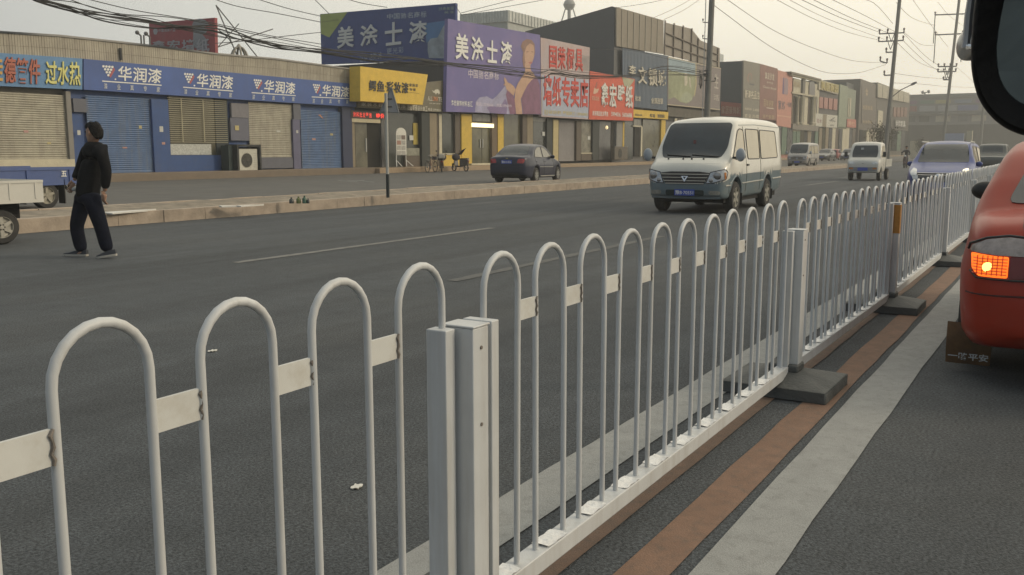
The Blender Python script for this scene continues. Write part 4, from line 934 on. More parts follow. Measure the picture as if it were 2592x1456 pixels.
# long terrace step before the shops
m = MB(); m.box(XA(905)+.02, XA(1370), YF-1.5, YF+.3, .0, .40); struct(m.build('shop_step', paint('tan_step', (.30,.22,.14)), bevel=.02))
m = MB(); m.box(XA(1370)+.02, 270, YF-1.4, YF+.3, .0, .36); struct(m.build('shop_step', paint('tan_step', (.30,.22,.14)), bevel=.02))

# ---------------------------------------------------------------- behind the row
def far_plane(X): return XP(X)
# red roof billboard
XR = F(540, 100, 40).x
S = Sign('billboard', 'red roof billboard picturing a grey bird head above grey characters', 'billboard', XP(XR), [(377,58.5),(543,45),(545,138),(379,122)], .2, paint('faded_red_board', (.27,.045,.055), dirt=(.2,.12,.12), dirt_amt=.4))
grey_b = M('bird_grey', (.21,.22,.24), .6, .2, 1.5)
S.poly('bird_head', [(488,118),(490,80),(487,62),(492,52),(506,47),(520,51),(530,62),(524,66),(514,68),(518,72),(526,74),(522,84),(512,86),(520,96),(526,104),(524,126),(500,124)], grey_b, .014)
S.chars('鑫宏墙纸', (384,104,124), (534,98,132), M('bird_letter', (.30,.30,.33), .6, 0), 'lettering', .04, .02, .03); S.poly('emblem', [(388,78),(392,70),(398,72),(400,80),(396,88),(390,87)], _mats['bird_letter']); S.chars('中国名牌产品', (401,74,82), (445,72,80), _mats['bird_letter'], 'lettering', .01)
a = XP(XR).at(544,128); m = MB()
for dz, dx in ((0, 2.6), (.0, 5.2)):
    m.tube([(XR+.22, a.y, a.z+2.4), (XR+dx, a.y+.2, 5.06)], .035, 6); m.tube([(XR+.22, a.y, a.z+.2), (XR+dx-.8, a.y, a.z+1.6)], .03, 6)
m.build('support_frame', steel, S.root).location = -Vector(S.L)
for yy in (a.y+.3, a.y+3, a.y+6): MB().tube([(XR+.25, yy, 5.06), (XR+.25, yy, a.z+1.2)], .05, 6).build('support_post', steel, S.root).location = -Vector(S.L)
def roof_bits():
    p = F(605, 128, 38); t = thing('roof_ornament', 'grey openwork finial dome on the roof left of the blue billboard', 'ornament', (p.x, 38, 5.06)); zt = F(605, 112, 38).z-5.06; m = MB()
    for k in range(6):
        th = k*math.pi/3; m.tube([(.62*math.cos(th)*math.cos(u*math.pi/12*.95), .62*math.sin(th)*math.cos(u*math.pi/12*.95), (zt-.15)*math.sin(u*math.pi/12)) for u in range(7)], .06, 6)
    m.build('rib', concrete, t); MB().lathe([(0,zt-.2),(.16,zt-.2),(.12,zt-.1),(.05,zt),(0,zt+.02)], 10).build('finial', concrete, t)
    for x, y, lab, w_ in ((350,113,'small stub lamp on the tiled parapet left of the red billboard',.25),(372,113,'short dark vent on the parapet beside the red billboard',.3)):
        p = F(x, 112, YF+.4); z0 = interp([(q.x, q.z) for q in pts3], p.x); m = MB(); m.tube([(p.x,YF+.2,z0-.02),(p.x,YF+.2,z0+.35),(p.x-.15,YF+.2,z0+.45)], .04, 6); m.ball((p.x-.18,YF+.2,z0+.47), .09)
        tag(m.build('roof_vent', steel, None, loc=(p.x,YF+.2,z0)), lab, 'vent')
    m = MB(); random.seed(4); X = XA(650)
    while X < XA(800):
        L = random.uniform(.3,.9); z0 = 5.06; m.box(X, X+L, YF+2.0+random.uniform(0,.3), YF+2.6, z0-.02, z0+random.uniform(.35,1.0)); X += L*.8+.1
    tag(m.build('rubble_heap', paint('rubble', (.22,.16,.12), var=.4, scale=4), None, loc=(XA(725),YF+2.3,5.06)), 'low heap of bricks and rubble on the roof just left of the blue billboard', 'rubble')
roof_bits()
# pale block behind the purple billboard
XW = 120.0; q = XP(XW); a = q.at(1169,40); b = q.at(1285,27); zt = (a.z+b.z)/2
T = thing('pale_building', 'pale grey flat roofed hall with patterned upper band, far behind the purple billboard', 'building', (XW+6, b.y+5, 0))
bodybox(T, 'wall', paint('hall_wall', (.34,.36,.34)), XW, on_y(1440,50,b.y).x, b.y, a.y, 0, zt-.02)
bodybox(T, 'patterned_band', M('hall_band', (.47,.49,.46), .6, .25, .9), XW-.25, on_y(1430,50,b.y).x, b.y-.25, a.y+.2, q.at(1285,55).z, zt+.1)
bt_ = paint('hall_batten', (.36,.38,.37))
for k in range(17):
    m = MB(); yy = b.y+(a.y-b.y)*k/16; m.box(XW-.33, XW-.255, yy-.06, yy+.06, q.at(1285,54).z, zt+.11); m.build('batten', bt_, T, world=True)
for k in range(20):
    m = MB(); xx = XW+(on_y(1430,50,b.y).x-XW)*k/19; m.box(xx-.08, xx+.08, b.y-.33, b.y-.255, q.at(1285,54).z, zt+.11); m.build('batten', bt_, T, world=True)
# ball on a tripod tower
p = on_y(1441, 12, 110.0); X0 = p.x; r = (on_y(1454,12,110).x-X0)*.5*1.0; r = abs((ray(1454,12)*(110/ray(1454,12).y)-ray(1428,12)*(110/ray(1428,12).y)).dot(RT))/2
T = thing('water_tower', 'grey water tower with a ball tank on a central shaft and slanted legs', 'tower', (X0, 110, 0))
MB().ball((0,0,p.z), r, r, r, 20, 14).build('ball_tank', M('tank_grey', (.25,.25,.24), .5, .1), T)
MB().lathe([(r*.3,0),(r*.3,p.z-r*.8)], 12).build('shaft', _mats['tank_grey'], T)
for k in range(4):
    th = k*math.pi/2+.6; MB().tube([(r*.7*math.cos(th), r*.7*math.sin(th), p.z-r*.75), (r*2.6*math.cos(th), r*2.6*math.sin(th), p.z-r*7)], r*.11, 6).build('leg', _mats['tank_grey'], T)
MB().lathe([(r*1.02,p.z-.15*r),(r*1.08,p.z-.05*r),(r*1.08,p.z+.05*r),(r*1.02,p.z+.1*r)], 20).build('ring_band', _mats['tank_grey'], T)
# roof huts behind the landscape board
for c, lab, hh in (((1803,1820,122,150),'small pale roof hut right beside the thick concrete pole',1),((1815,1832,134,156),'lower pale grey roof block behind the small roof hut',0)):
    Y = 50 if hh else 56; A_, B_ = on_y(c[0],c[2],Y), on_y(c[1],c[2],Y); m = MB(); m.box(A_.x, B_.x, Y, Y+4, 0, A_.z); tag(m.build('roof_hut', paint('hut_pale', (.42,.45,.45)), None, loc=((A_.x+B_.x)/2, Y+2, 0)), lab, 'building')
# far long building closing the street
XE = 285.0; q = XP(XE); a, b = q.at(2300,250), q.at(2475,244)
E_ = thing('long_building', 'long hazy building with rows of coloured signs closing the end of the street', 'building', (XE+10, 0, 0))
y0, y1, zt = b.y-60, a.y+4, b.z
bodybox(E_, 'wall', paint('far_wall', (.20,.20,.19)), XE, XE+25, y0, y1, 0, zt)
bodybox(E_, 'roof_edge', paint('far_roof_edge', (.15,.15,.145)), XE-.5, XE+25.5, y0-.5, y1+.5, zt+.02, zt+.9)
random.seed(12)
fz = lambda y: q.at(2400, y).z
pal = [(.30,.12,.10),(.13,.15,.28),(.36,.33,.13),(.15,.22,.16),(.32,.32,.31),(.22,.13,.20),(.16,.2,.26)]
for (ya, yb), part in (((253,262),'shop_sign'), ((267,281),'shop_sign')):
    yy = y1-2
    while yy > y0+6:
        L = random.uniform(2.5,6); c = random.choice(pal); R_ = bodybox(E_, part, paint('far_sign_%d' % pal.index(c), c), XE-.35, XE+.02, yy-L, yy, fz(yb), fz(ya)); yy -= L+random.uniform(.2,1.5)
bodybox(E_, 'canopy', paint('far_canopy', (.10,.10,.10)), XE-1.5, XE+.03, y0+1, y1-1, fz(290), fz(283.5))
yy = y1-3
while yy > y0+6:
    L = random.uniform(2,4); bodybox(E_, 'window', random.choice([glass, cream_w, _mats['grey_glass'], dark_in]), XE-.2, XE+.04, yy-L, yy, fz(308), fz(293)); yy -= L+random.uniform(.8,2)
bodybox(E_, 'ground_floor', dark_in, XE-.15, XE+.05, y0+1, y1-1, .2, fz(316))
# ================================================================ VEHICLES
tyre_m = M('tyre_rubber', (.022,.022,.022), .8, .2, 20, dirt=(.10,.09,.07), dirt_scale=3, dirt_amt=.5)
rim_m = M('alloy_rim', (.42,.42,.40), .35, .1, 8, metal=.7)
rim_s = M('steel_rim', (.33,.32,.28), .5, .15, 8, metal=.3)
under_m = M('underbody', (.012,.012,.012), .9, 0)
chrome = M('chrome', (.70,.70,.70), .12, 0, metal=1.0)
black_trim = M('black_trim', (.02,.02,.021), .5, .1)
lens_m = M('clear_lens', (.66,.67,.66), .10, .25, 14, spec=.8)
amber_m = M('amber_lens', (.45,.17,.04), .2, .1, 10)
redlens = M('red_lens', (.30,.02,.02), .15, .15, 10, spec=.7)
plate_b = M('plate_blue', (.03,.07,.38), .4, 0)
def carglass(n, c=(.022,.027,.03), r=.06): return M(n, c, r, .2, 1.5, spec=.7)
win_dark = M('windscreen_glass', (.022,.032,.040), .08, .3, 1.5, spec=.5); win_side = carglass('side_glass', (.03,.032,.033))
def smooth_tab(tab, x):
    """monotone-ish cubic through the table"""
    n = len(tab)
    if x <= tab[0][0]: return tab[0][1]
    if x >= tab[-1][0]: return tab[-1][1]
    for i in range(n-1):
        if tab[i][0] <= x <= tab[i+1][0]: break
    x0, y0 = tab[i]; x1, y1 = tab[i+1]; h = x1-x0
    d = lambda j: (tab[j+1][1]-tab[j][1])/(tab[j+1][0]-tab[j][0])
    dk = d(i)
    def slope(j):
        if j == 0 or j == n-1: return dk
        a, b = d(j-1), d(j)
        return 0 if a*b <= 0 else 2*a*b/(a+b)
    m0, m1 = slope(i), slope(i+1); t = (x-x0)/h
    return (2*t**3-3*t*t+1)*y0+(t**3-2*t*t+t)*h*m0+(-2*t**3+3*t*t)*y1+(t**3-t*t)*h*m1
class Body:
    """lofted shell, nose at x=0, tail at x=L, centred on y=0; profiles are tables over x"""
    def __init__(s, L, top, bot, wid, belt, tumble, wheels, rarch, rt=.10, rb=.08, crown=.03, step=.04, extra=()):
        s.L = L; xs = [i*L/round(L/step) for i in range(round(L/step)+1)]
        xs = sorted(set(xs) | {p[0] for p in top if 0 <= p[0] <= L} | set(extra) | {.004, .012, .025, L-.004, L-.012, L-.025})
        xs = [x for i, x in enumerate(xs) if i == 0 or x-xs[i-1] > .003]
        rings = []
        for x in xs:
            zt = smooth_tab(top, x); zb = smooth_tab(bot, x); w = smooth_tab(wid, x); bz = smooth_tab(belt, x); tu = smooth_tab(tumble, x)
            arch = 0
            for wx, wz in wheels:
                if abs(x-wx) < rarch: arch = max(arch, wz+math.sqrt(rarch**2-(x-wx)**2))
            za = max(zb, arch)
            za = min(za, zt-.12) if zt-zb > .2 else zb
            def hw(z):
                k = 1.0
                if z < bz: k = 1-.05*((bz-z)/max(.05, bz-zb))**2
                else: k = 1-tu*((z-bz)/max(.05, 1.0))
                return w*k
            R_ = min(rt, (zt-za)*.45, w*.5); Rb = min(rb, (zt-za)*.25, w*.4)
            P = [(0, za), (hw(za)*.5, za), (hw(za)-Rb, za)]
            for a in (30, 60): P.append((hw(za)-Rb+Rb*math.sin(rad(a)), za+Rb-Rb*math.cos(rad(a))))
            z0, z1 = za+Rb, zt-R_
            for q in range(11): z = z0+(z1-z0)*q/10; P.append((hw(z), z))
            for a in (18, 36, 54, 72): P.append((hw(z1)-R_+R_*math.cos(rad(a)), z1+R_*math.sin(rad(a))))
            wt = hw(z1)-R_
            for q in range(7): y = wt*(1-q/6); P.append((y, zt+crown*(1-(y/max(.01, wt))**2)*min(1, (zt-zb)/.5)))
            ring = [(x, -y, z) for y, z in P]+[(x, y, z) for y, z in P[-2:0:-1]]
            rings.append(ring)
        m = MB(); idx = [m.pts(r) for r in rings]; n = len(rings[0])
        for a, b in zip(idx, idx[1:]):
            for k in range(n): m.face([a[k], b[k], b[(k+1) % n], a[(k+1) % n]])
        m.face(idx[0]); m.face(idx[-1][::-1])
        s.mb = m
        s.bvh = BVHTree.FromPolygons([Vector(p) for p in m.v], m.f)
    def hit(s, p, view):
        """p is 2D in the given view; returns surface point and normal"""
        o, d = {'L': ((p[0], -5, p[1]), (0, 1, 0)), 'R': ((p[0], 5, p[1]), (0, -1, 0)), 'F': ((-5, p[0], p[1]), (1, 0, 0)), 'B': ((s.L+5, p[0], p[1]), (-1, 0, 0)), 'T': ((p[0], p[1], 5), (0, 0, -1))}[view]
        r = s.bvh.ray_cast(Vector(o), Vector(d))
        if r[0] is None: 
            r = s.bvh.find_nearest(Vector(o)+Vector(d)*5)
        nrm = r[1]
        if nrm.dot(Vector(d)) > 0: nrm = -nrm
        return r[0], nrm
    def patch(s, loop, view, eps=.006, step=.07, skirt=True):
        """a shaped panel laid on the shell: outline in the 2D view, meshed inside"""
        pts = []
        n = len(loop)
        for i in range(n):
            a, b = loop[i], loop[(i+1) % n]; k = max(1, int(math.hypot(b[0]-a[0], b[1]-a[1])/step))
            for j in range(k): pts.append((a[0]+(b[0]-a[0])*j/k, a[1]+(b[1]-a[1])*j/k))
        nb = len(pts); x0, x1 = min(p[0] for p in pts), max(p[0] for p in pts); z0, z1 = min(p[1] for p in pts), max(p[1] for p in pts)
        ins = []
        gx = x0+step/2
        while gx < x1:
            gz = z0+step/2
            while gz < z1: ins.append((gx, gz)); gz += step
            gx += step
        V = [Vector(p) for p in pts+ins]
        co, _, fc, _, _, _ = delaunay_2d_cdt(V, [], [list(range(nb))], 1, 1e-5)
        out_, nn = [], []
        for c in co:
            h, nr = s.hit((c.x, c.y), view); out_.append(h+nr*eps); nn.append(nr)
        m = MB(); i = m.pts(out_)
        cnt = {}
        for f in fc:
            m.face([i[k] for k in f])
            for a, b in zip(f, list(f[1:])+[f[0]]): cnt[(a, b)] = 1
        if skirt:
            j = m.pts([o-n_*(eps+.008) for o, n_ in zip(out_, nn)])
            for a, b in cnt:
                if (b, a) not in cnt: m.face([i[a], i[b], j[b], j[a]])
        return m
    def line(s, pts, view, r=.008, eps=.0, n=6, step=.06):
        P = []
        for a, b in zip(pts, pts[1:]):
            k = max(1, int(math.hypot(b[0]-a[0], b[1]-a[1])/step))
            for j in range(k): P.append((a[0]+(b[0]-a[0])*j/k, a[1]+(b[1]-a[1])*j/k))
        P.append(pts[-1]); Q = []
        for p in P: h, nr = s.hit(p, view); Q.append(h+nr*eps)
        return MB().tube(Q, r, n)
def rrect(x0, x1, z0, z1, r, slant=0.0):
    """rounded rectangle; slant shifts the top edge in x"""
    P = []
    for cx, cz, a0 in ((x1-r, z1-r, 0), (x0+r, z1-r, 90), (x0+r, z0+r, 180), (x1-r, z0+r, 270)):
        for a in (0, 30, 60, 90): P.append((cx+r*math.cos(rad(a0+a)), cz+r*math.sin(rad(a0+a))))
    return [(x+slant*(z-z0)/(z1-z0), z) for x, z in P]
def rpoly(pts, r=.04):
    """round the corners of a polygon"""
    P = []; n = len(pts)
    for i in range(n):
        a, b, c = Vector(pts[i-1]), Vector(pts[i]), Vector(pts[(i+1) % n])
        u, v = (a-b), (c-b); k = min(r, u.length*.4, v.length*.4); p, q = b+u.normalized()*k, b+v.normalized()*k
        for t in (0, .33, .67, 1): P.append(tuple(p*(1-t)**2+b*2*t*(1-t)+q*t*t))
    return P
def wheel(t, x, y, r, side, w=.19, rim=rim_m, spokes=5, cap=True):
    """tyre with the rim as its child; side -1 faces -y"""
    m = MB(); m.lathe([(r*.62,-w/2),(r*.9,-w/2),(r*.98,-w*.36),(r,-w*.2),(r,w*.2),(r*.98,w*.36),(r*.9,w/2),(r*.62,w/2)], 28, (0,0,0), 'y')
    o = m.build('wheel', tyre_m, t); o.location = (x, y, r)
    f = side*w*.5; q = MB(); q.lathe([(r*.66,f*.98),(r*.60,f*.98),(r*.57,f*.55),(r*.2,f*.42),(0,f*.42)], 28, (0,0,0), 'y')
    for k in range(spokes):
        th = 2*math.pi*k/spokes; c, s_ = math.cos(th), math.sin(th); wd = r*.11
        A = [(-wd*1.1, r*.08), (wd*1.1, r*.08), (wd*.75, r*.6), (-wd*.75, r*.6)]
        lo = [(a*c-b*s_, f*.5, a*s_+b*c) for a, b in A]; hi = [(a*c-b*s_, f*.93, a*s_+b*c) for a, b in A]; q.hexa(lo, hi)
    q.lathe([(0,f*1.0),(r*.12,f*.98),(r*.14,f*.6)], 12, (0,0,0), 'y')
    q.build('rim', rim, o)
    return o
def mirror_arm(t, x, y, z, side, mat, w=.17, h=.13, d=.09):
    m = MB(); m.ball((0,0,0), d*.6, w*.55, h*.55, 14, 10); o = m.build('wing_mirror', mat, t); o.location = (x, y+side*w*.55, z)
    m = MB(); m.tube([(0.02,-side*w*.7,-.05),(0,-side*w*.3,-.02)], .02, 6); m.build('mirror_arm', black_trim, o); return o
def number_plate(t, x, y0, z, face, txt, w=.44, h=.14):
    """face -1: seen from the nose, +1: from the tail"""
    m = MB(); m.box(min(x, x+face*.012), max(x, x+face*.012), y0-w/2, y0+w/2, z-h/2, z+h/2); o = m.build('number_plate', plate_b, t)
    if txt:
        m = MB(); s_ = -face; xx = x+face*.016
        q = [(xx, y0+s_*w*.45, z+h*.36), (xx, y0-s_*w*.45, z+h*.36), (xx, y0-s_*w*.45, z-h*.36), (xx, y0+s_*w*.45, z-h*.36)]
        put_text(m, txt, *q, (face,0,0), .02); m.build('plate_lettering', white_m, o, smooth=0)
    return o
def bulk(t, L, W, wheels, z0=.2, z1=.42):
    """dark floor pan so daylight does not pass beneath the shell everywhere"""
    m = MB(); m.box(.35, L-.3, -W/2+.12, W/2-.12, z0, z1); return m.build('floor_pan', under_m, t)

# ---------------------------------------------------------------- the minibus
def make_van(t, up, low, trim, glass_s, plate='', detail=True, Lv=4.9, H_=1.99, hw_=.845, warm=False):
    top = [(0,.60),(.012,.74),(.03,.85),(.08,.945),(.20,1.03),(.34,1.10),(.40,1.14),(.70,1.50),(.98,1.80),(1.10,1.875),(1.30,1.92),(2.2,1.965),(3.5,1.97),(4.5,1.93),(4.72,1.885),(4.8,1.80),(4.86,1.3),(4.9,.9)]
    top = [(x, z*H_/1.99) for x, z in top]
    bot = [(0,.55),(.012,.45),(.04,.37),(.15,.31),(.6,.30),(4.3,.33),(4.75,.38),(4.9,.46)]
    wid = [(0,.64),(.02,.70),(.06,.755),(.14,.80),(.3,.83),(.7,hw_),(4.4,hw_),(4.7,.82),(4.85,.77),(4.9,.70)]
    belt = [(0,.8),(4.9,1.0)]; tum = [(0,.05),(.4,.10),(1,.135),(4.9,.135)]
    wh = [(.80,.33),(3.35,.33)]
    b = Body(Lv, top, bot, wid, belt, tum, wh, .40, rt=.13, rb=.06, crown=.05)
    # two-tone paint: the shell split at the waist line into body and lower body
    mu = MB(); ml = MB(); iu = mu.pts(b.mb.v); il = ml.pts(b.mb.v)
    for f in b.mb.f:
        z = sum(b.mb.v[k][2] for k in f)/len(f); x = sum(b.mb.v[k][0] for k in f)/len(f)
        lim = .80 if x > .34 else .64+.25*x
        (mu if z > lim else ml).face(f)
    for q in (mu, ml):
        used = sorted({k for f in q.f for k in f}); mp = {k: i for i, k in enumerate(used)}; q.v = [q.v[k] for k in used]; q.f = [tuple(mp[k] for k in f) for f in q.f]
    mu.build('body', up, t, smooth=50); ml.build('lower_body', low, t, smooth=50)
    bulk(t, Lv, 1.66, wh, .22, .5)
    for x, y, sd in ((.80,-.74,-1),(.80,.74,1),(3.35,-.74,-1),(3.35,.74,1)): wheel(t, x, y, .325, sd, .2, rim_s, 6)
    b.patch(rpoly([(-.62,1.13),(.62,1.13),(.70,1.35),(.665,1.80),(.60,1.845),(-.60,1.845),(-.665,1.80),(-.70,1.35)], .08), 'F', .008).build('windscreen', win_dark, t, smooth=60)
    def side(v):
        g = lambda loop, nm='side_window': b.patch(loop, v, .006).build(nm, glass_s, t, smooth=60)
        g(rpoly([(.56,1.13),(.86,1.09),(1.47,1.12),(1.44,1.70),(1.20,1.73),(1.02,1.68)], .07))
        g(rpoly([(1.66,1.10),(2.62,1.10),(2.62,1.73),(1.60,1.73)], .07)); g(rpoly([(2.74,1.10),(4.22,1.12),(4.12,1.72),(2.74,1.73)], .07))
        for lp in ([(.56,1.13),(.86,1.09),(1.47,1.12),(1.44,1.70),(1.20,1.73),(1.02,1.68),(.56,1.13)], [(1.66,1.10),(2.62,1.10),(2.62,1.73),(1.60,1.73),(1.66,1.10)], [(2.74,1.10),(4.22,1.12),(4.12,1.72),(2.74,1.73),(2.74,1.10)]):
            b.line(rpoly(lp[:-1], .07)+[rpoly(lp[:-1], .07)[0]], v, .011, .004).build('window_seal', black_trim, t)
        b.line([(1.53,.42),(1.53,1.0),(1.50,1.55),(1.42,1.78)], v, .005, .001).build('door_seam', black_trim, t); b.line([(2.68,.42),(2.68,1.78)], v, .005, .001).build('door_seam', black_trim, t)
        b.line([(.32,.40),(.34,.62)], v, .004, .001).build('door_seam', black_trim, t)
        b.line([(.45,.60),(1.18,.605)] if 0 else [(.16,.575),(.40,.58)], v, .014, .003).build('side_moulding', trim, t); b.line([(1.22,.60),(2.93,.625)], v, .014, .003).build('side_moulding', trim, t); b.line([(3.78,.635),(4.80,.65)], v, .014, .003).build('side_moulding', trim, t)
        b.patch(rrect(1.55,1.70,.955,.995,.018), v, .02).build('door_handle', black_trim, t)
        b.line([(.62,1.77),(1.2,1.825),(2.4,1.85),(4.55,1.83)] if 0 else [(1.15,1.80),(2.4,1.835),(4.5,1.815)], v, .007, .002).build('roof_gutter', low, t)
        for cx in (.80, 3.35):
            P = [(cx+.43*math.cos(rad(a)), .33+.43*math.sin(rad(a))) for a in range(8, 173, 12)]; b.line(P, v, .022, -.004).build('arch_lip', low, t)
    side('L'); side('R')
    # face
    b.patch(rpoly([(-.52,.83),(-.40,.60),(.40,.60),(.52,.83),(.30,.855),(-.30,.855)], .03), 'F', .01).build('grille', M('grille_black', (.025,.022,.022), .5, .2, 20), t)
    for z, w_ in ((.80,.50),(.735,.47),(.67,.43),(.615,.40)): b.line([(-w_,z),(w_,z)], 'F', .009, .014).build('grille_bar', trim, t)
    b.patch([(-.075,.765),(.075,.765),(.0,.645)], 'F', .028, .03).build('emblem', chrome, t); b.patch([(-.03,.75),(.03,.75),(.0,.70)], 'F', .031, .03).build('emblem', black_trim, t)
    for s_ in (-1, 1):
        lp = [(.44*s_,.62),(.52*s_,.84),(.79*s_,.90),(.815*s_,.84),(.80*s_,.70),(.60*s_,.635)]
        hl = b.patch(rpoly(lp, .02), 'F', .012, .05).build('headlight', M('van_headlamp_glass', (.44,.46,.48), .1, .3, 16, metal=.35, spec=.8), t)
        lq = rpoly(lp, .02); b.line(lq+[lq[0]], 'F', .009, .012).build('lamp_seal', black_trim, hl)
        hh, nn = b.hit((.66*s_,.775), 'F'); MB().ball(hh+nn*.004, .03, .085, .085, 14, 10).build('reflector', M('lamp_reflector', (.33,.32,.31), .15, .3, 20, metal=.8), hl)
        hh, nn = b.hit((.545*s_,.68), 'F'); MB().ball(hh+nn*.006, .02, .05, .045, 12, 8).build('reflector', _mats['lamp_reflector'], hl)
        b.patch(rrect(min(.50*s_,.72*s_),max(.50*s_,.72*s_),.395,.475,.035), 'F', .01).build('fog_lamp', M('fog_lens', (.30,.29,.25), .2, .3, 14), t)
        b.patch(rpoly([(.775*s_,.84),(.80*s_,.84),(.80*s_,.72),(.785*s_,.70)], .008), 'F', .016, .03).build('turn_signal', amber_m, t)
        m = MB(); m.ball((0,0,0), .06, .10, .135, 14, 10); o = m.build('wing_mirror', M('mirror_shell', (.33,.36,.39), .4, .08), t); o.location = (.50, s_*.985, 1.19)
        MB().tube([(.06,-s_*.20,-.06),(.01,-s_*.04,-.05)], .022, 6).build('mirror_arm', black_trim, o)
    b.patch(rrect(-.40,.40,.375,.485,.03), 'F', .006).build('air_intake', M('intake_dark', (.02,.035,.035), .7, .1), t)
    b.line([(-.72,.335),(-.4,.325),(.4,.325),(.72,.335)], 'F', .028, .0).build('bumper_lip', low, t)
    hh, nn = b.hit((0,.43), 'F'); number_plate(t, hh.x-.012, -.0, .435, -1, plate, .42, .125)
    b.patch(rpoly([(-.68,1.02),(.68,1.02),(.66,1.11),(-.66,1.11)], .03), 'F', .002).build('cowl', up, t)
    for y0, y1 in ((-.58,-.02),(-.02,.52)): b.line([(y0,1.14),(y1,1.175)], 'F', .010, .02).build('wiper', black_trim, t)
    for y in (-.30,-.06,.12,.45): 
        hh, nn = b.hit((y,1.10), 'F'); MB().ball(hh+nn*.01, .02, .022, .02, 8, 6).build('washer_nozzle', black_trim, t)
    hh, nn = b.hit((.04,1.42), 'F'); MB().box(hh.x-.012, hh.x-.009, -.03, .03, 1.40, 1.49).build('hanging_charm', M('charm_red', (.16,.06,.06), .6, .3, 30), t)
    for s_ in (-1, 1):
        m = MB(); m.box(3.72, 3.735, s_*.76-.1, s_*.76+.1, .17, .40); m.build('mud_flap', black_trim, t); MB().box(1.16, 1.175, s_*.76-.1, s_*.76+.1, .17, .40).build('mud_flap', black_trim, t)
    b.patch(rrect(-.62,.62,1.12,1.72,.08), 'B', .006).build('rear_window', win_dark, t)
    return b
van_up = M('van_silver_white', (.60,.59,.53), .3, .04, 2, coat=.6, dirt=(.45,.40,.31), dirt_amt=.3); van_low = M('van_slate', (.125,.175,.20), .36, .06, 2, coat=.5, dirt=(.24,.20,.15), dirt_amt=.5, dirt_scale=2.0)
van_trim = M('silver_moulding', (.55,.53,.47), .3, .05, metal=.4)
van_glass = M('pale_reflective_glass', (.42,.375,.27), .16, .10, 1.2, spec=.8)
vt = thing('minibus', 'silver-white and grey-green minibus driving toward the camera with a blue number plate', 'minibus')
make_van(vt, van_up, van_low, van_trim, van_glass, '豫B·70551')
def place(o, p, rz, z=0.0): o.location = (p[0], p[1], z); o.rotation_euler = (0, 0, rz)
place(vt, (20.0, 7.0), rad(1.5))

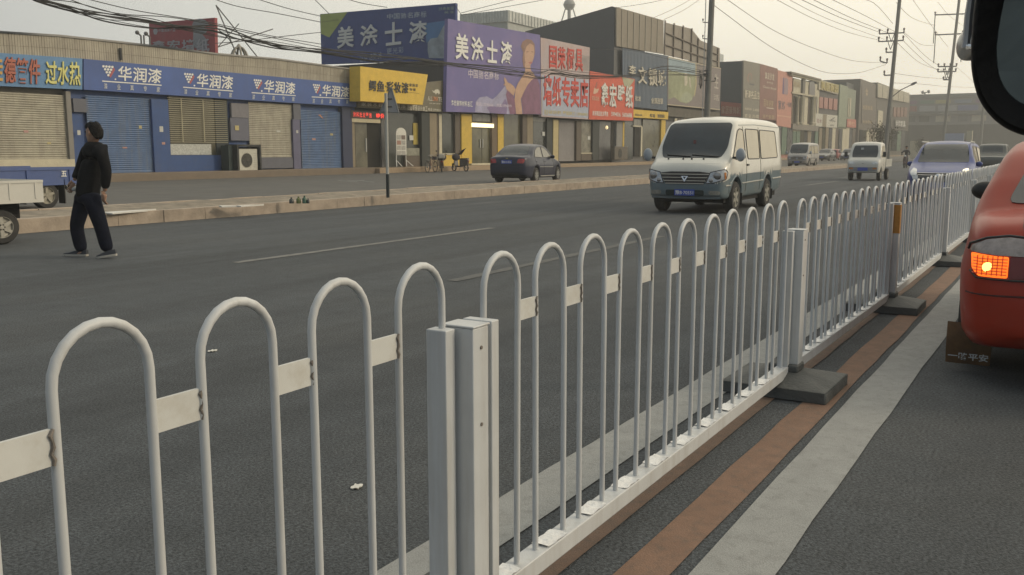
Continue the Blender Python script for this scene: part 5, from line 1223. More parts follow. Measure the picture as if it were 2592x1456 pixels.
# ---------------------------------------------------------------- saloon cars
def make_sedan(t, paint_, glass_, L=4.31, hw_=.845, H_=1.48, rims=rim_m, plate='', rear_detail=True, tail='sedan', name_txt=''):
    if tail == 'sedan': top = [(0,.60),(.03,.66),(.10,.71),(.35,.79),(.9,.90),(1.12,.955),(1.45,1.16),(1.78,1.37),(2.05,1.45),(2.5,1.48),(2.95,1.43),(3.35,1.26),(3.66,1.07),(3.78,1.035),(4.05,1.02),(4.20,.995),(4.27,.93),(4.31,.80)]
    else: top = [(0,.62),(.03,.70),(.10,.76),(.35,.85),(.85,.97),(1.05,1.02),(1.40,1.25),(1.75,1.47),(2.05,1.56),(2.6,1.60),(3.4,1.58),(3.85,1.52),(4.02,1.40),(4.15,1.12),(4.25,.98),(4.31,.82)]
    top = [(x*L/4.31, z*H_/(1.48 if tail == 'sedan' else 1.60)) for x, z in top]
    S_ = L/4.31
    bot = [(0,.36),(.06,.25),(.2,.20),(.7,.19),(3.6*S_,.20),(4.0*S_,.24),(4.25*S_,.33),(L,.42)]
    wid = [(0,.52),(.02,.58),(.06,.645),(.14,.71),(.3,.77),(.7,.825*hw_/.845),(1.2,hw_),(3.4*S_,hw_),(3.9*S_,.81*hw_/.845),(4.15*S_,.755),(4.25*S_,.69),(4.29*S_,.62),(L,.54)]
    belt = [(0,.55),(1,.66),(3,.70),(L,.68)]
    tum = [(0,.12),(1.05*S_,.14),(1.5*S_,.30),(2.5*S_,.34),(3.2*S_,.32),(3.8*S_,.16),(L,.14)]
    wh = [(.80*S_,.30),(3.28*S_,.30)]
    b = Body(L, top, bot, wid, belt, tum, wh, .355, rt=.11, rb=.06, crown=.035)
    b.mb.build('body', paint_, t, smooth=50); bulk(t, L, 2*hw_, wh, .2, .45)
    yw = hw_-.10
    for x, y, sd in ((wh[0][0],-yw,-1),(wh[0][0],yw,1),(wh[1][0],-yw,-1),(wh[1][0],yw,1)): wheel(t, x, y, .30, sd, .19, rims, 7)
    k = H_/1.48 if tail == 'sedan' else H_/1.60
    if tail == 'sedan':
        ws = [(-.62,.965*k),(.62,.965*k),(.56,1.30*k),(.49,1.42*k),(-.49,1.42*k),(-.56,1.30*k)]
        rw = [(-.60,1.085*k),(.60,1.085*k),(.50,1.38*k),(.44,1.415*k),(-.44,1.415*k),(-.50,1.38*k)]
        w1 = [(1.50*S_,.985*k),(2.40*S_,.975*k),(2.38*S_,1.39*k),(2.12*S_,1.375*k),(1.78*S_,1.24*k)]; w2 = [(2.47*S_,.975*k),(3.36*S_,1.0*k),(3.18*S_,1.24*k),(2.85*S_,1.37*k),(2.46*S_,1.39*k)]
    else:
        ws = [(-.64,1.05*k),(.64,1.05*k),(.58,1.38*k),(.52,1.53*k),(-.52,1.53*k),(-.58,1.38*k)]
        rw = [(-.58,1.10*k),(.58,1.10*k),(.52,1.40*k),(.46,1.48*k),(-.46,1.48*k),(-.52,1.40*k)]
        w1 = [(1.42*S_,1.06*k),(2.35*S_,1.03*k),(2.33*S_,1.48*k),(2.05*S_,1.47*k),(1.75*S_,1.36*k)]; w2 = [(2.43*S_,1.03*k),(3.3*S_,1.04*k),(3.28*S_,1.48*k),(2.42*S_,1.485*k)]; w3 = [(3.38*S_,1.04*k),(3.92*S_,1.10*k),(3.82*S_,1.40*k),(3.36*S_,1.475*k)]
    b.patch(rpoly(ws, .05), 'F', .006).build('windscreen', win_dark, t, smooth=60); b.patch(rpoly(rw, .05), 'B', .006).build('rear_window', win_dark, t, smooth=60)
    for v, s_ in (('L', -1), ('R', 1)):
        for w_ in ([w1, w2] if tail == 'sedan' else [w1, w2, w3]):
            lp = rpoly(w_, .05); b.patch(lp, v, .005).build('side_window', glass_, t, smooth=60); b.line(lp+[lp[0]], v, .009, .003).build('window_seal', black_trim, t)
        b.line([(2.43*S_,.32),(2.46*S_,.9*k)], v, .004, .001).build('door_seam', black_trim, t); b.line([(1.42*S_,.32),(1.36*S_,.7),(1.46*S_,.97*k)], v, .004, .001).build('door_seam', black_trim, t); b.line([(3.02*S_,.62),(3.3*S_,.78),(3.36*S_,.98*k)], v, .004, .001).build('door_seam', black_trim, t)
        for x in (2.16, 3.08): b.patch(rrect(x*S_,(x+.17)*S_,.80*k,.835*k,.015), v, .016).build('door_handle', paint_, t)
        b.line([(1.2*S_,.25),(2.8*S_,.26)], v, .018, .004).build('sill_trim', van_trim if rear_detail else black_trim, t); b.line([(1.45*S_,.60),(2.95*S_,.62)], v, .010, .003).build('side_moulding', van_trim if rear_detail else paint_, t)
        hh, nn = b.hit((1.55*S_, 1.0*k), v); mirror_arm(t, hh.x-.02, hh.y, 1.0*k, s_, paint_)
        b.patch(rpoly([(.60*s_,.60),(.66*s_,.73),(.40*s_,.70),(.36*s_,.60)], .03), 'F', .008, .04).build('headlight', lens_m, t)
        if tail == 'sedan': lp = [(.42*s_,.78),(.46*s_,.93),(.68*s_,.93),(.70*s_,.86),(.66*s_,.76)]
        else: lp = [(.50*s_,.78),(.54*s_,1.10),(.66*s_,1.12),(.70*s_,.86),(.66*s_,.76)]
        b.patch(rpoly(lp, .03), 'B', .010, .04).build('tail_light', redlens, t)
    b.patch(rrect(-.34,.34,.56,.68,.03), 'F', .006).build('grille', M('grille_black', (.025,.022,.022)), t); b.patch(rrect(-.5,.5,.30,.42,.04), 'F', .004).build('air_intake', black_trim, t)
    for z in (.595,.64): b.line([(-.33,z),(.33,z)], 'F', .008, .010).build('grille_bar', chrome, t)
    hh, nn = b.hit((0,.45), 'F'); number_plate(t, hh.x-.014, 0, .47, -1, '')
    hh, nn = b.hit((0,.84), 'B'); number_plate(t, hh.x+.012, 0, .82, 1, plate)
    b.line([(-.60,.66),(.60,.66)], 'B', .006, .0).build('bumper_seam', black_trim, t); b.patch(rrect(-.45,.45,.30,.40,.04), 'B', .004).build('rear_valance', black_trim, t)
    if tail == 'sedan':
        b.line([(-.56,1.02*k),(-.50,.95),(-.44,.74),(.44,.74),(.50,.95),(.56,1.02*k)], 'B', .004, .001).build('boot_seam', black_trim, t)
        hh, nn = b.hit((0,.955), 'B'); MB().box(hh.x+.0, hh.x+.012, -.045, .045, .945, .962).build('emblem', M('gold_emblem', (.55,.42,.15), .3, 0, metal=.6), t)
    return b
navy_car = M('navy_car_paint', (.008,.013,.036), .35, .1, 1.5, spec=.35, coat=.25, dirt=(.04,.045,.055), dirt_amt=.25, dirt_scale=2)
sd1 = thing('saloon_car', 'dark navy saloon seen from behind, driving along the service lane', 'car')
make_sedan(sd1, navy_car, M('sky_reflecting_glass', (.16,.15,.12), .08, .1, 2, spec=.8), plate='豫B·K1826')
place(sd1, (30.6+4.27, 18.1+.6), rad(180+8), .12)
def tint(t, paint_): pass
dk = thing('saloon_car', 'dark saloon parked nose out between the silver minivan and the red hatchback', 'car')
make_sedan(dk, M('black_green_paint', (.03,.036,.036), .3, .1, 1.5, coat=.6, dirt=(.12,.11,.1), dirt_amt=.3), win_side)
place(dk, (0, 0), 0, .12)
hb = thing('hatchback', 'small red hatchback parked with its back to the camera near the shops', 'car')
make_sedan(hb, M('faded_red_paint', (.30,.055,.045), .35, .1, 1.5, coat=.5), win_side, L=3.9, H_=1.46, tail='hatch', rear_detail=False)
gs = thing('hatchback', 'grey-blue car half hidden behind the little white pickup cab', 'car')
make_sedan(gs, M('grey_blue_paint', (.12,.14,.17), .35, .1, 1.5, coat=.5), win_side, L=4.0, H_=1.5, tail='hatch', rear_detail=False)
# ---------------------------------------------------------------- the blue people carrier
mp = thing('people_carrier', 'metallic blue people carrier with chrome grille facing the camera behind the railing', 'car')
mpv_paint = M('metallic_blue_paint', (.03,.055,.21), .38, .15, 3, metal=.15, coat=.25, dirt=(.15,.16,.19), dirt_amt=.3)
bm_ = make_sedan(mp, mpv_paint, van_glass, L=4.42, H_=1.60, hw_=.845, tail='hatch', plate='')
bm_.patch(rpoly([(-.47,.60),(.47,.60),(.53,.77),(-.53,.77)], .03), 'F', .012).build('grille', M('grille_black', (.025,.022,.022)), mp)
for z, w_ in ((.765,.53),(.715,.51),(.665,.49),(.61,.47)): bm_.line([(-w_,z),(w_,z)], 'F', .011, .018).build('grille_bar', chrome, mp)
hh, nn = bm_.hit((0,.69), 'F'); MB().ball(hh+nn*.015, .025, .085, .07, 14, 8).build('emblem', chrome, mp)
for s_ in (-1, 1):
    hl = bm_.patch(rpoly([(.52*s_,.72),(.55*s_,.86),(.66*s_,.90),(.70*s_,.80),(.66*s_,.70)], .03), 'F', .016, .04).build('headlight', lens_m if s_ > 0 else M('glint_headlight', (1.0,.9,.62), .2, 0, emit=1.2), mp)  # sun glint on one headlight put into its lens as emission
    MB().tube([(1.55,s_*.60,1.60),(3.6,s_*.60,1.60)], .018, 6).build('roof_rail', van_trim, mp)
# ---------------------------------------------------------------- white micro pickup
def make_pickup(t):
    wht = M('pickup_white', (.56,.55,.50), .4, .05, 2, coat=.3, dirt=(.33,.28,.2), dirt_amt=.45)
    top = [(0,.78),(.03,.86),(.10,.93),(.20,.99),(.30,1.05),(.55,1.42),(.72,1.63),(.85,1.70),(1.2,1.74),(1.62,1.72),(1.70,1.66),(1.74,1.50),(1.76,1.2)]
    bot = [(0,.42),(.08,.36),(1.76,.40)]; wid = [(0,.60),(.02,.65),(.08,.69),(.25,.715),(1.6,.72),(1.76,.70)]
    b = Body(1.76, top, bot, wid, [(0,.8),(1.76,1.0)], [(0,.05),(.4,.12),(1.76,.16)], [(.62,.27)], .33, rt=.10, rb=.05, crown=.04)
    b.mb.build('cab', wht, t, smooth=50)
    b.patch(rpoly([(-.54,1.06),(.54,1.06),(.56,1.3),(.50,1.60),(-.50,1.60),(-.56,1.3)], .06), 'F', .007).build('windscreen', win_dark, t)
    for v, s_ in (('L',-1),('R',1)):
        b.patch(rpoly([(.50,1.06),(1.10,1.03),(1.08,1.58),(.80,1.56)], .05), v, .005).build('side_window', van_glass, t); b.patch(rpoly([(1.16,1.03),(1.56,1.05),(1.52,1.57),(1.14,1.58)], .05), v, .005).build('side_window', van_glass, t)
        b.line([(1.12,.5),(1.12,1.0)], v, .004, .001).build('door_seam', black_trim, t)
        b.patch(rpoly([(.35*s_,.74),(.40*s_,.86),(.60*s_,.87),(.64*s_,.76)], .025), 'F', .009, .04).build('headlight', lens_m, t)
        m = MB(); m.box(-.04,.03,-.07,.07,-.12,.12); o = m.build('wing_mirror', black_trim, t, bevel=.02); o.location = (.42, s_*.84, 1.20); MB().tube([(.03,-s_*.12,-.08),(0,-s_*.03,-.05)], .015, 6).build('mirror_arm', black_trim, o)
        b.patch(rrect(min(.42*s_,.6*s_),max(.42*s_,.6*s_),.52,.60,.02), 'F', .008).build('fog_lamp', amber_m, t)
    b.patch(rrect(-.62,.62,.44,.62,.03), 'F', .004).build('bumper', M('bumper_grey', (.20,.21,.22), .6, .1), t)
    hh, nn = b.hit((0,.53), 'F'); number_plate(t, hh.x-.02, 0, .53, -1, '')
    b.patch([(-.05,.80),(0,.765),(.05,.80),(0,.785)], 'F', .012, .03).build('emblem', black_trim, t)
    hh, nn = b.hit((.12,1.42), 'F'); MB().box(hh.x-.012, hh.x-.009, .08, .2, 1.3, 1.5).build('hanging_charm', wgrey, t)
    m = MB(); m.box(1.80, 3.55, -.72, .72, .62, .68); m.build('bed_floor', wht, t)
    for y in (-.72, .69): 
        m = MB(); m.box(1.80, 3.55, y, y+.03, .68, .97); m.box(1.80, 3.55, y-.012, y+.042, .93, .97)
        for k in range(5): m.box(1.9+k*.38, 1.93+k*.38, y-.01, y+.04, .68, .93)
        m.build('bed_side', wht, t)
    m = MB(); m.box(3.52, 3.55, -.69, .69, .681, .97); m.build('tailgate', wht, t); m = MB(); m.box(1.78, 1.80, -.72, .72, .62, 1.05); m.build('headboard', wht, t)
    m = MB(); m.box(.4, 3.4, -.35, .35, .36, .60); m.build('chassis', under_m, t)
    for x, y, sd in ((.62,-.62,-1),(.62,.62,1),(2.72,-.62,-1),(2.72,.62,1)): wheel(t, x, y, .265, sd, .16, rim_s, 6)
    return b
pk = thing('micro_pickup', 'little white pickup truck with open bed facing the camera', 'pickup truck'); make_pickup(pk)
# ---------------------------------------------------------------- silver minivan parked
mv = thing('minivan', 'dusty silver minivan parked on the service lane just right of the minibus', 'minivan')
make_van(mv, M('dusty_silver', (.34,.33,.31), .4, .08, 2, coat=.3), M('dusty_silver_low', (.25,.245,.24), .45, .08, 2), van_trim, van_glass, '')
mv.scale = (.86, .93, .93)
# ---------------------------------------------------------------- dark off-roader far away, seen from behind
def make_suv(t):
    p = M('dark_suv_paint', (.035,.045,.045), .35, .1, 2, coat=.5)
    top = [(0,.85),(.04,.95),(.3,1.02),(1.0,1.12),(1.15,1.16),(1.7,1.72),(1.9,1.78),(3.9,1.78),(4.25,1.72),(4.36,1.2),(4.42,.9)]
    b = Body(4.42, top, [(0,.5),(.1,.38),(4.2,.4),(4.42,.5)], [(0,.66),(.05,.76),(.2,.83),(.8,.87),(4.1,.87),(4.35,.83),(4.42,.78)], [(0,.9),(4.42,1.0)], [(0,.05),(1.2,.1),(2,.16),(4.42,.16)], [(.85,.36),(3.45,.36)], .42, rt=.1)
    b.mb.build('body', p, t, smooth=50); b.patch(rrect(-.62,.62,1.10,1.60,.08), 'B', .007).build('rear_window', win_side, t); b.patch(rpoly([(-.6,1.18),(.6,1.18),(.55,1.68),(-.55,1.68)], .06), 'F', .007).build('windscreen', win_dark, t)
    for v, s_ in (('L',-1),('R',1)):
        b.patch(rpoly([(1.5,1.16),(2.5,1.15),(2.5,1.64),(1.85,1.64)], .06), v, .006).build('side_window', win_side, t); b.patch(rpoly([(2.6,1.15),(3.9,1.16),(3.85,1.64),(2.6,1.64)], .06), v, .006).build('side_window', win_side, t)
        b.patch(rrect(min(.66*s_,.8*s_),max(.66*s_,.8*s_),.85,1.15,.03), 'B', .01).build('tail_light', redlens, t)
    b.patch(rrect(-.75,.75,.5,.68,.03), 'B', .02).build('bumper', M('bumper_grey', (.2,.21,.22)), t); hh, nn = b.hit((0,.80), 'B'); number_plate(t, hh.x+.02, 0, .82, 1, '')
    for x, y, sd in ((.85,-.78,-1),(.85,.78,1),(3.45,-.78,-1),(3.45,.78,1)): wheel(t, x, y, .36, sd, .22, rim_m, 5)
    bulk(t, 4.42, 1.74, [], .3, .6)
suv = thing('off_road_car', 'dark boxy off-road car seen from behind beyond the blue people carrier', 'car'); make_suv(suv)

def put(o, px, py, z, dx=0.0, rz=0.0):
    """nose bottom-centre over the ground seen at that pixel"""
    p = on_z(px, py, z); place(o, (p.x+dx, p.y), rz, z)
put(mv, 1995, 421, .12, 0, rad(2)); put(dk, 2058, 399, .12, 0, rad(0))
def at_px(px, X, z): return on_x(px, 390, X).y
def setcar(o, px, X, rz=0.0, z=0.0, dy=0.0): place(o, (X, on_x(px, 385, X).y+dy), rz, z)
place(vt, (19.3, 6.95), rad(1.0), 0); vt.scale = (1.06, 1.07, 1.065)
setcar(pk, 2186, 45.0, rad(0)); setcar(mp, 2379, 26.6, rad(1)); setcar(mv, 2018, 72.5, rad(0), .12); setcar(dk, 2080, 118, rad(-2), .12); setcar(hb, 2121, 136, rad(180), .12); setcar(gs, 2142, 128, rad(0), .12)
setcar(suv, 2509, 66, 0); suv['label'] = 'dark boxy off-road car facing the camera, far off beyond the blue people carrier'
wc = dup(hb, (0,0,0), 0, 'white car far off, half hidden behind the motorcycle rider')
for ch in wc.children:
    if ch.name.startswith('body'): ch.data = ch.data.copy(); ch.data.materials[0] = M('white_car_paint', (.55,.55,.52), .35, .05, coat=.5)
wc.name = 'hatchback.002'; setcar(wc, 2350, 98, rad(0))
fc = dup(dk, (0,0,0), rad(180), 'dark car far off along the road at the right edge beside the hanging wing mirror'); setcar(fc, 2578, 150, rad(180))

# ---------------------------------------------------------------- red saloon in the foreground
rc = thing('red_saloon', 'red saloon cut off by the right edge, with its left indicator lit amber', 'car')
red_p = M('dusty_red_paint', (.30,.024,.008), .40, .10, 1.2, spec=.3, coat=.15, dirt=(.17,.045,.025), dirt_amt=.3, dirt_scale=.9)
Lr = 4.20
topr = [(0,.60),(.10,.71),(.35,.79),(.9,.90),(1.1,.95),(1.45,1.16),(1.78,1.35),(2.05,1.41),(2.5,1.42),(2.9,1.36),(3.25,1.19),(3.48,1.03),(3.56,.985),(3.85,.965),(4.02,.93),(4.12,.84),(4.17,.70),(4.19,.60),(4.20,.5)]
botr = [(0,.36),(.06,.25),(.2,.20),(3.6,.20),(3.9,.21),(4.1,.24),(4.2,.32)]
widr = [(0,.52),(.06,.645),(.14,.71),(.3,.77),(.7,.825),(1.2,.84),(3.3,.84),(3.7,.82),(3.95,.785),(4.08,.735),(4.15,.67),(4.19,.57),(4.20,.5)]
rb_ = Body(Lr, topr, botr, widr, [(0,.55),(1,.64),(3,.66),(Lr,.62)], [(0,.12),(1.05,.14),(1.5,.30),(2.5,.34),(3.1,.30),(3.6,.2),(Lr,.2)], [(.80,.30),(3.28,.30)], .36, rt=.12, rb=.08, crown=.035, step=.03)
rb_.mb.build('body', red_p, rc, smooth=50); bulk(rc, 4.0, 1.66, [], .2, .4)
for x, y, sd in ((.8,-.73,-1),(.8,.73,1),(3.28,-.73,-1),(3.28,.73,1)): wheel(rc, x, y, .30, sd, .19, rim_s, 6)
rb_.patch(rpoly([(-.60,1.03),(.60,1.03),(.48,1.32),(.42,1.35),(-.42,1.35),(-.48,1.32)], .05), 'B', .006).build('rear_window', carglass('red_car_glass', (.05,.055,.06)), rc, smooth=60)
for v, s_ in (('L',-1),('R',1)):
    for w_ in ([(1.5,.97),(2.40,.955),(2.38,1.34),(2.12,1.33),(1.78,1.2)], [(2.47,.955),(3.20,.985),(3.05,1.18),(2.82,1.30),(2.46,1.34)]): rb_.patch(rpoly(w_, .05), v, .005).build('side_window', win_side, rc, smooth=60)
    # wrap-around lamp: clear upper half, indicator and red lower half
    sg = s_
    top_l = [(.745*sg,0.780),(.735*sg,0.815),(.66*sg,0.850),(.55*sg,0.865),(.30*sg,0.845),(.30*sg,0.765),(.60*sg,0.767)]
    rb_.patch(rpoly(top_l, .012), 'B', .010, .03).build('tail_light', M('clear_tail_lens', (.30,.26,.24), .15, .25, 25, spec=.7), rc)
    rb_.patch(rpoly([(.54*sg,0.762),(.30*sg,0.760),(.30*sg,0.645),(.54*sg,0.645)], .01), 'B', .010, .03).build('tail_light', M('deep_red_lens', (.13,.018,.015), .2, .15, 10), rc)
    ind = rb_.patch(rpoly([(.735*sg,0.773),(.60*sg,0.762),(.545*sg,0.762),(.545*sg,0.645),(.69*sg,0.647),(.725*sg,0.685)], .012), 'B', .011, .03)
    if s_ < 0:
        il_ = ind.build('indicator_light', M('lit_amber', (1.0,.17,.012), .3, .45, 70, emit=1.25), rc); rib = M('amber_rib', (.55,.06,.01), .3, .2, 30, emit=.25)
        for q_ in range(1, 7): z_ = .646+.116*q_/7; rb_.line([(.72*sg,z_),(.55*sg,z_)], 'B', .0028, .0125, 4, .03).build('lens_rib', rib, il_)
        for q_ in range(1, 7): y_ = .55+.17*q_/7; rb_.line([(y_*sg,.655),(y_*sg,.762)], 'B', .0028, .0125, 4, .03).build('lens_rib', rib, il_)
        h_, n_ = rb_.hit((.645*sg,.70), 'B'); MB().ball(h_+n_*.008, .012, .03, .028, 12, 8).build('bulb_glow', M('bulb_glow', (1.0,.62,.16), .3, 0, emit=2.5), il_)
    else: ind.build('indicator_light', amber_m, rc)
    bl = [(.755*sg,0.785),(.745*sg,0.820),(.66*sg,0.858),(.55*sg,0.873),(.30*sg,0.853)]
    rb_.line(bl, 'B', .007, .010, step=.03).build('lamp_seal', black_trim, rc); rb_.line([(.735*sg,0.670),(.70*sg,0.637),(.545*sg,0.635),(.3*sg,0.635)], 'B', .006, .010, step=.03).build('lamp_seal', black_trim, rc)
    hh, nn = rb_.hit((1.5, .98), v); m = MB(); m.ball((0,0,0), .05, .105, .075, 16, 10); o = m.build('wing_mirror', M('mirror_black', (.012,.013,.013), .45, .1), rc); o.location = (hh.x-.05, hh.y+s_*.09, 1.03)
    MB().tube([(0,-s_*.11,-.05),(0,-s_*.04,-.03)], .03, 8).build('mirror_arm', red_p, o)
    flap = M('tan_mud_flap', (.12,.065,.025), .7, .3, 12, dirt=(.06,.05,.04), dirt_amt=.7, dirt_scale=9)
    m = MB(); rows = []
    for j in range(6):
        rows.append([(3.70+.02*math.sin(j*.8)+.01*(i % 2), s_*(.62+.25*i/4), (.30-.26*j/5)) for i in range(5)])
    m.grid(rows); m.grid([[(a[0]+.012, a[1], a[2]) for a in r] for r in rows]); fl = m.build('mud_flap', flap, rc, smooth=60)
    if s_ < 0:
        q = [(3.735,-.855,.115),(3.735,-.63,.115),(3.735,-.63,.07),(3.735,-.855,.07)]; m = MB(); put_text(m, '一路平安', *q, (1,0,0), .04); m.build('flap_lettering', wgrey, fl, smooth=0)
rb_.line([(.76,.54),(.70,.545),(.4,.55),(-.4,.55),(-.76,.54)], 'B', .006, -.001, step=.04).build('bumper_seam', M('red_shadow_gap', (.05,.012,.01), .7, 0), rc)
rb_.line([(.49,.99),(.487,.93),(.475,.86),(.46,.82)], 'B', .0045, .001, step=.03).build('boot_seam', black_trim, rc); rb_.line([(-.49,.99),(-.487,.93),(-.46,.82)], 'B', .0045, .001, step=.03).build('boot_seam', black_trim, rc)
P = [rb_.hit(p, 'B') for p in ((-.45,.895),(-.25,.895),(-.25,.86),(-.45,.86))]; m = MB(); put_text(m, 'Sna', *[h+n_*.012 for h, n_ in P], P[0][1], .02, 1, .006); m.build('badge', chrome, rc, smooth=0)
hh, nn = rb_.hit((0,.70), 'B'); number_plate(rc, hh.x+.012, 0, .68, 1, '')
RCX, RCY = 5.80, .44
place(rc, (RCX+Lr, RCY-.785), rad(180), 0)

# ---------------------------------------------------------------- trucks at the left edge
Yt = 13.15; xt = on_y(109, 470, Yt).x
wt = dup(pk, (0,0,0), 0, 'cream-white pickup bed at the left edge, its rear wheel in front of the kerb')
wt.location = (xt-3.55*1.05, Yt+.74, 0); wt.scale = (1.05, 1.02, .95)
for ch in wt.children:
    if ch.name.startswith('wheel') and ch.location.x > 2: ch.location.x += .20
bt = thing('flatbed_truck', 'blue dropside truck bed marked with a white character, behind the white pickup bed', 'truck')
bluep = paint('truck_blue', (.055,.095,.25), rough=.45, dirt=(.12,.12,.12)); 
Yb = 18.6; xe = on_y(193, 440, Yb).x; zt_, zb_ = on_y(160,424,Yb).z, on_y(160,466,Yb).z
bt.location = (xe, Yb, .12); Z = lambda z: z-.12
m = MB(); m.box(-4.2, 0, 0, 1.7, Z(zb_)-.02, Z(zb_)+.05); m.build('bed_floor', bluep, bt)
for y0 in (0.0, 1.66):
    m = MB(); m.box(-4.2, 0, y0, y0+.04, Z(zb_)+.051, Z(zt_)); m.box(-4.2, 0, y0-.02, y0+.055, Z(zt_)-.05, Z(zt_)+.015)
    for k in range(5): m.box(-4.1+k*.98, -4.02+k*.98, y0-.025, y0+.0, Z(zb_)+.05, Z(zt_)-.055)
    m.build('bed_side', bluep, bt)
m = MB(); m.box(-.04, .0, .05, 1.65, Z(zb_)+.052, Z(zt_)-.02); m.build('tailgate', bluep, bt); m = MB(); m.box(-4.25, -4.205, 0, 1.7, Z(zb_), Z(zt_)+.5); m.build('headboard', bluep, bt)
q = [on_y(x, y, Yb-.03)-bt.location for x, y in ((155,433),(169,433),(169,447),(155,447))]; m = MB(); put_text(m, '五', *q, (0,-1,0), .05); m.build('lettering', white_m, bt, smooth=0)
wx = on_y(122, 512, Yb).x-xe
for x, y, sd in ((wx, .1, -1), (wx, 1.6, 1), (wx-3.3, .1, -1), (wx-3.3, 1.6, 1)): wheel(bt, x, y, .285, sd, .18, paint('dusty_rim', (.30,.28,.22)), 5)
m = MB(); m.box(-4.2, -.1, .45, 1.25, .38, Z(zb_)-.021); m.build('chassis', under_m, bt)
MB().box(wx-.5, wx-.48, .0, .22, .12, .62).build('mud_flap', black_trim, bt); MB().box(wx+.40, wx+.42, .0, .22, .10, .62).build('mud_flap', black_trim, bt)
m = MB(); m.tube([(wx+.5,.15,Z(zb_)-.02),(wx+.55,.15,.42),(-.1,.15,.42),(-.08,.15,Z(zb_)-.02)], .03, 6); m.build('rear_guard', under_m, bt)
m = MB(); m.prism([(-5.5,.4),(-4.3,.4),(-4.3,1.9),(-5.0,1.95),(-5.45,1.2)], 'y', .05, 1.65); m.build('cab', bluep, bt, bevel=.05)

# ---------------------------------------------------------------- two-wheelers
def spoked(t, x, z, r, nm='wheel', w=.05):
    m = MB(); m.lathe([(r-.04,-w/2),(r,-w*.3),(r,w*.3),(r-.04,w/2),(r-.06,0),(r-.04,-w/2)], 22, (0,0,0), 'y'); o = m.build(nm, tyre_m, t); o.location = (x, 0, z)
    q = MB(); q.lathe([(0,-.05),(.045,-.05),(.045,.05),(0,.05)], 10, (0,0,0), 'y')
    for k in range(10):
        a = k*math.pi/5; q.tube([(.03*math.cos(a),0,.03*math.sin(a)),((r-.05)*math.cos(a+.1),0,(r-.05)*math.sin(a+.1))], .005, 4, False)
    q.build('rim', rim_s, o); return o
def make_scooter(label, shell, seat=None, box=True, cover=None, group=None):
    """nose at -x"""
    t = thing('scooter', label, 'scooter', (0,0,0), 0, group); seat = seat or black_trim
    spoked(t, -.62, .23, .23, w=.09); spoked(t, .60, .23, .23, w=.09)
    b = M(shell[0], shell[1], .35, .08, 3, coat=.4)
    MB().hexa([(-.42,-.13,.30),(-.36,-.16,.34),(-.36,.16,.34),(-.42,.13,.30)], [(-.50,-.10,.92),(-.44,-.12,.94),(-.44,.12,.94),(-.50,.10,.92)]).build('leg_shield', b, t, bevel=.02)
    MB().box(-.38, .12, -.13, .13, .26, .33).build('footboard', black_trim, t, bevel=.015)
    MB().hexa([(.08,-.13,.30),(.72,-.09,.36),(.72,.09,.36),(.08,.13,.30)], [(.06,-.11,.70),(.85,-.07,.72),(.85,.07,.72),(.06,.11,.70)]).build('rear_shell', b, t, bevel=.03)
    MB().hexa([(.04,-.13,.70),(.80,-.10,.73),(.80,.10,.73),(.04,.13,.70)], [(.08,-.10,.79),(.78,-.08,.81),(.78,.08,.81),(.08,.10,.79)]).build('seat', seat, t, bevel=.02)
    m = MB(); m.tube([(-.62,-.07,.23),(-.47,-.05,.92),(-.42,0,1.02)], .02, 6).tube([(-.62,.07,.23),(-.47,.05,.92)], .02, 6).tube([(-.33,-.33,1.03),(-.42,-.15,1.04),(-.42,.15,1.04),(-.33,.33,1.03)], .018, 6); m.build('handlebar', steel, t)
    for s_ in (-1, 1): m = MB(); m.tube([(-.40,s_*.22,1.04),(-.40,s_*.28,1.2)], .007, 5); m.ball((-.40,s_*.29,1.23), .02, .06, .04, 10, 6); m.build('rear_view_mirror', black_trim, t)
    MB().ball((-.50,0,.96), .06, .09, .07, 12, 8).build('headlight', lens_m, t)
    MB().ball((.86,0,.62), .02, .06, .03, 10, 6).build('tail_light', redlens, t)
    MB().hexa([(-.80,-.06,.40),(-.45,-.06,.40),(-.45,.06,.40),(-.80,.06,.40)], [(-.76,-.05,.48),(-.48,-.05,.50),(-.48,.05,.50),(-.76,.05,.48)]).build('front_mudguard', b, t, bevel=.01)
    if box: MB().box(.70, 1.02, -.17, .17, .80, 1.06).build('top_box', M('cream_box', (.45,.42,.35), .5, .1), t, bevel=.04)
    if cover: m = MB(); m.ball((-.42,0,.86), .16, .30, .22, 14, 10); m.build('hand_muffs', M(*cover), t)
    m = MB(); m.tube([(.1,-.05,.25),(.12,-.2,.02)], .012, 5); m.build('kickstand', steel, t)
    return t
def pl(o, px, py, z, rz): p = on_z(px, py, z); o.location = (p.x, p.y, z); o.rotation_euler = (0, 0, rz)
s1 = make_scooter('scooter with a cream rear box parked before the yellow shop, right of the arched stand', ('brown_shell', (.07,.04,.035)), cover=('quilt_dark', (.06,.05,.05), .9, .4, 9)); pl(s1, 1118, 436, .12, rad(215))
s2 = make_scooter('dark scooter with a flapping dark cover in front of the yellow pillar', ('grey_shell', (.09,.085,.085)), box=False, cover=('quilt_black', (.035,.03,.035), .9, .4, 9)); pl(s2, 1165, 434, .12, rad(250))
m = MB(); m.hexa([(-.2,-.05,1.0),(.1,-.05,1.02),(.1,.05,1.02),(-.2,.05,1.0)], [(.2,-.03,1.28),(.62,-.02,1.42),(.62,.02,1.42),(.2,.03,1.28)]); m.build('seat_cover', _mats['quilt_black'], s2, bevel=.02)
s3 = make_scooter('small scooter with red fittings parked by the orange-red shop board', ('white_shell', (.40,.38,.36)), box=False, seat=M('red_seat', (.25,.05,.05), .6, .1)); pl(s3, 1532, 413, .12, rad(240))
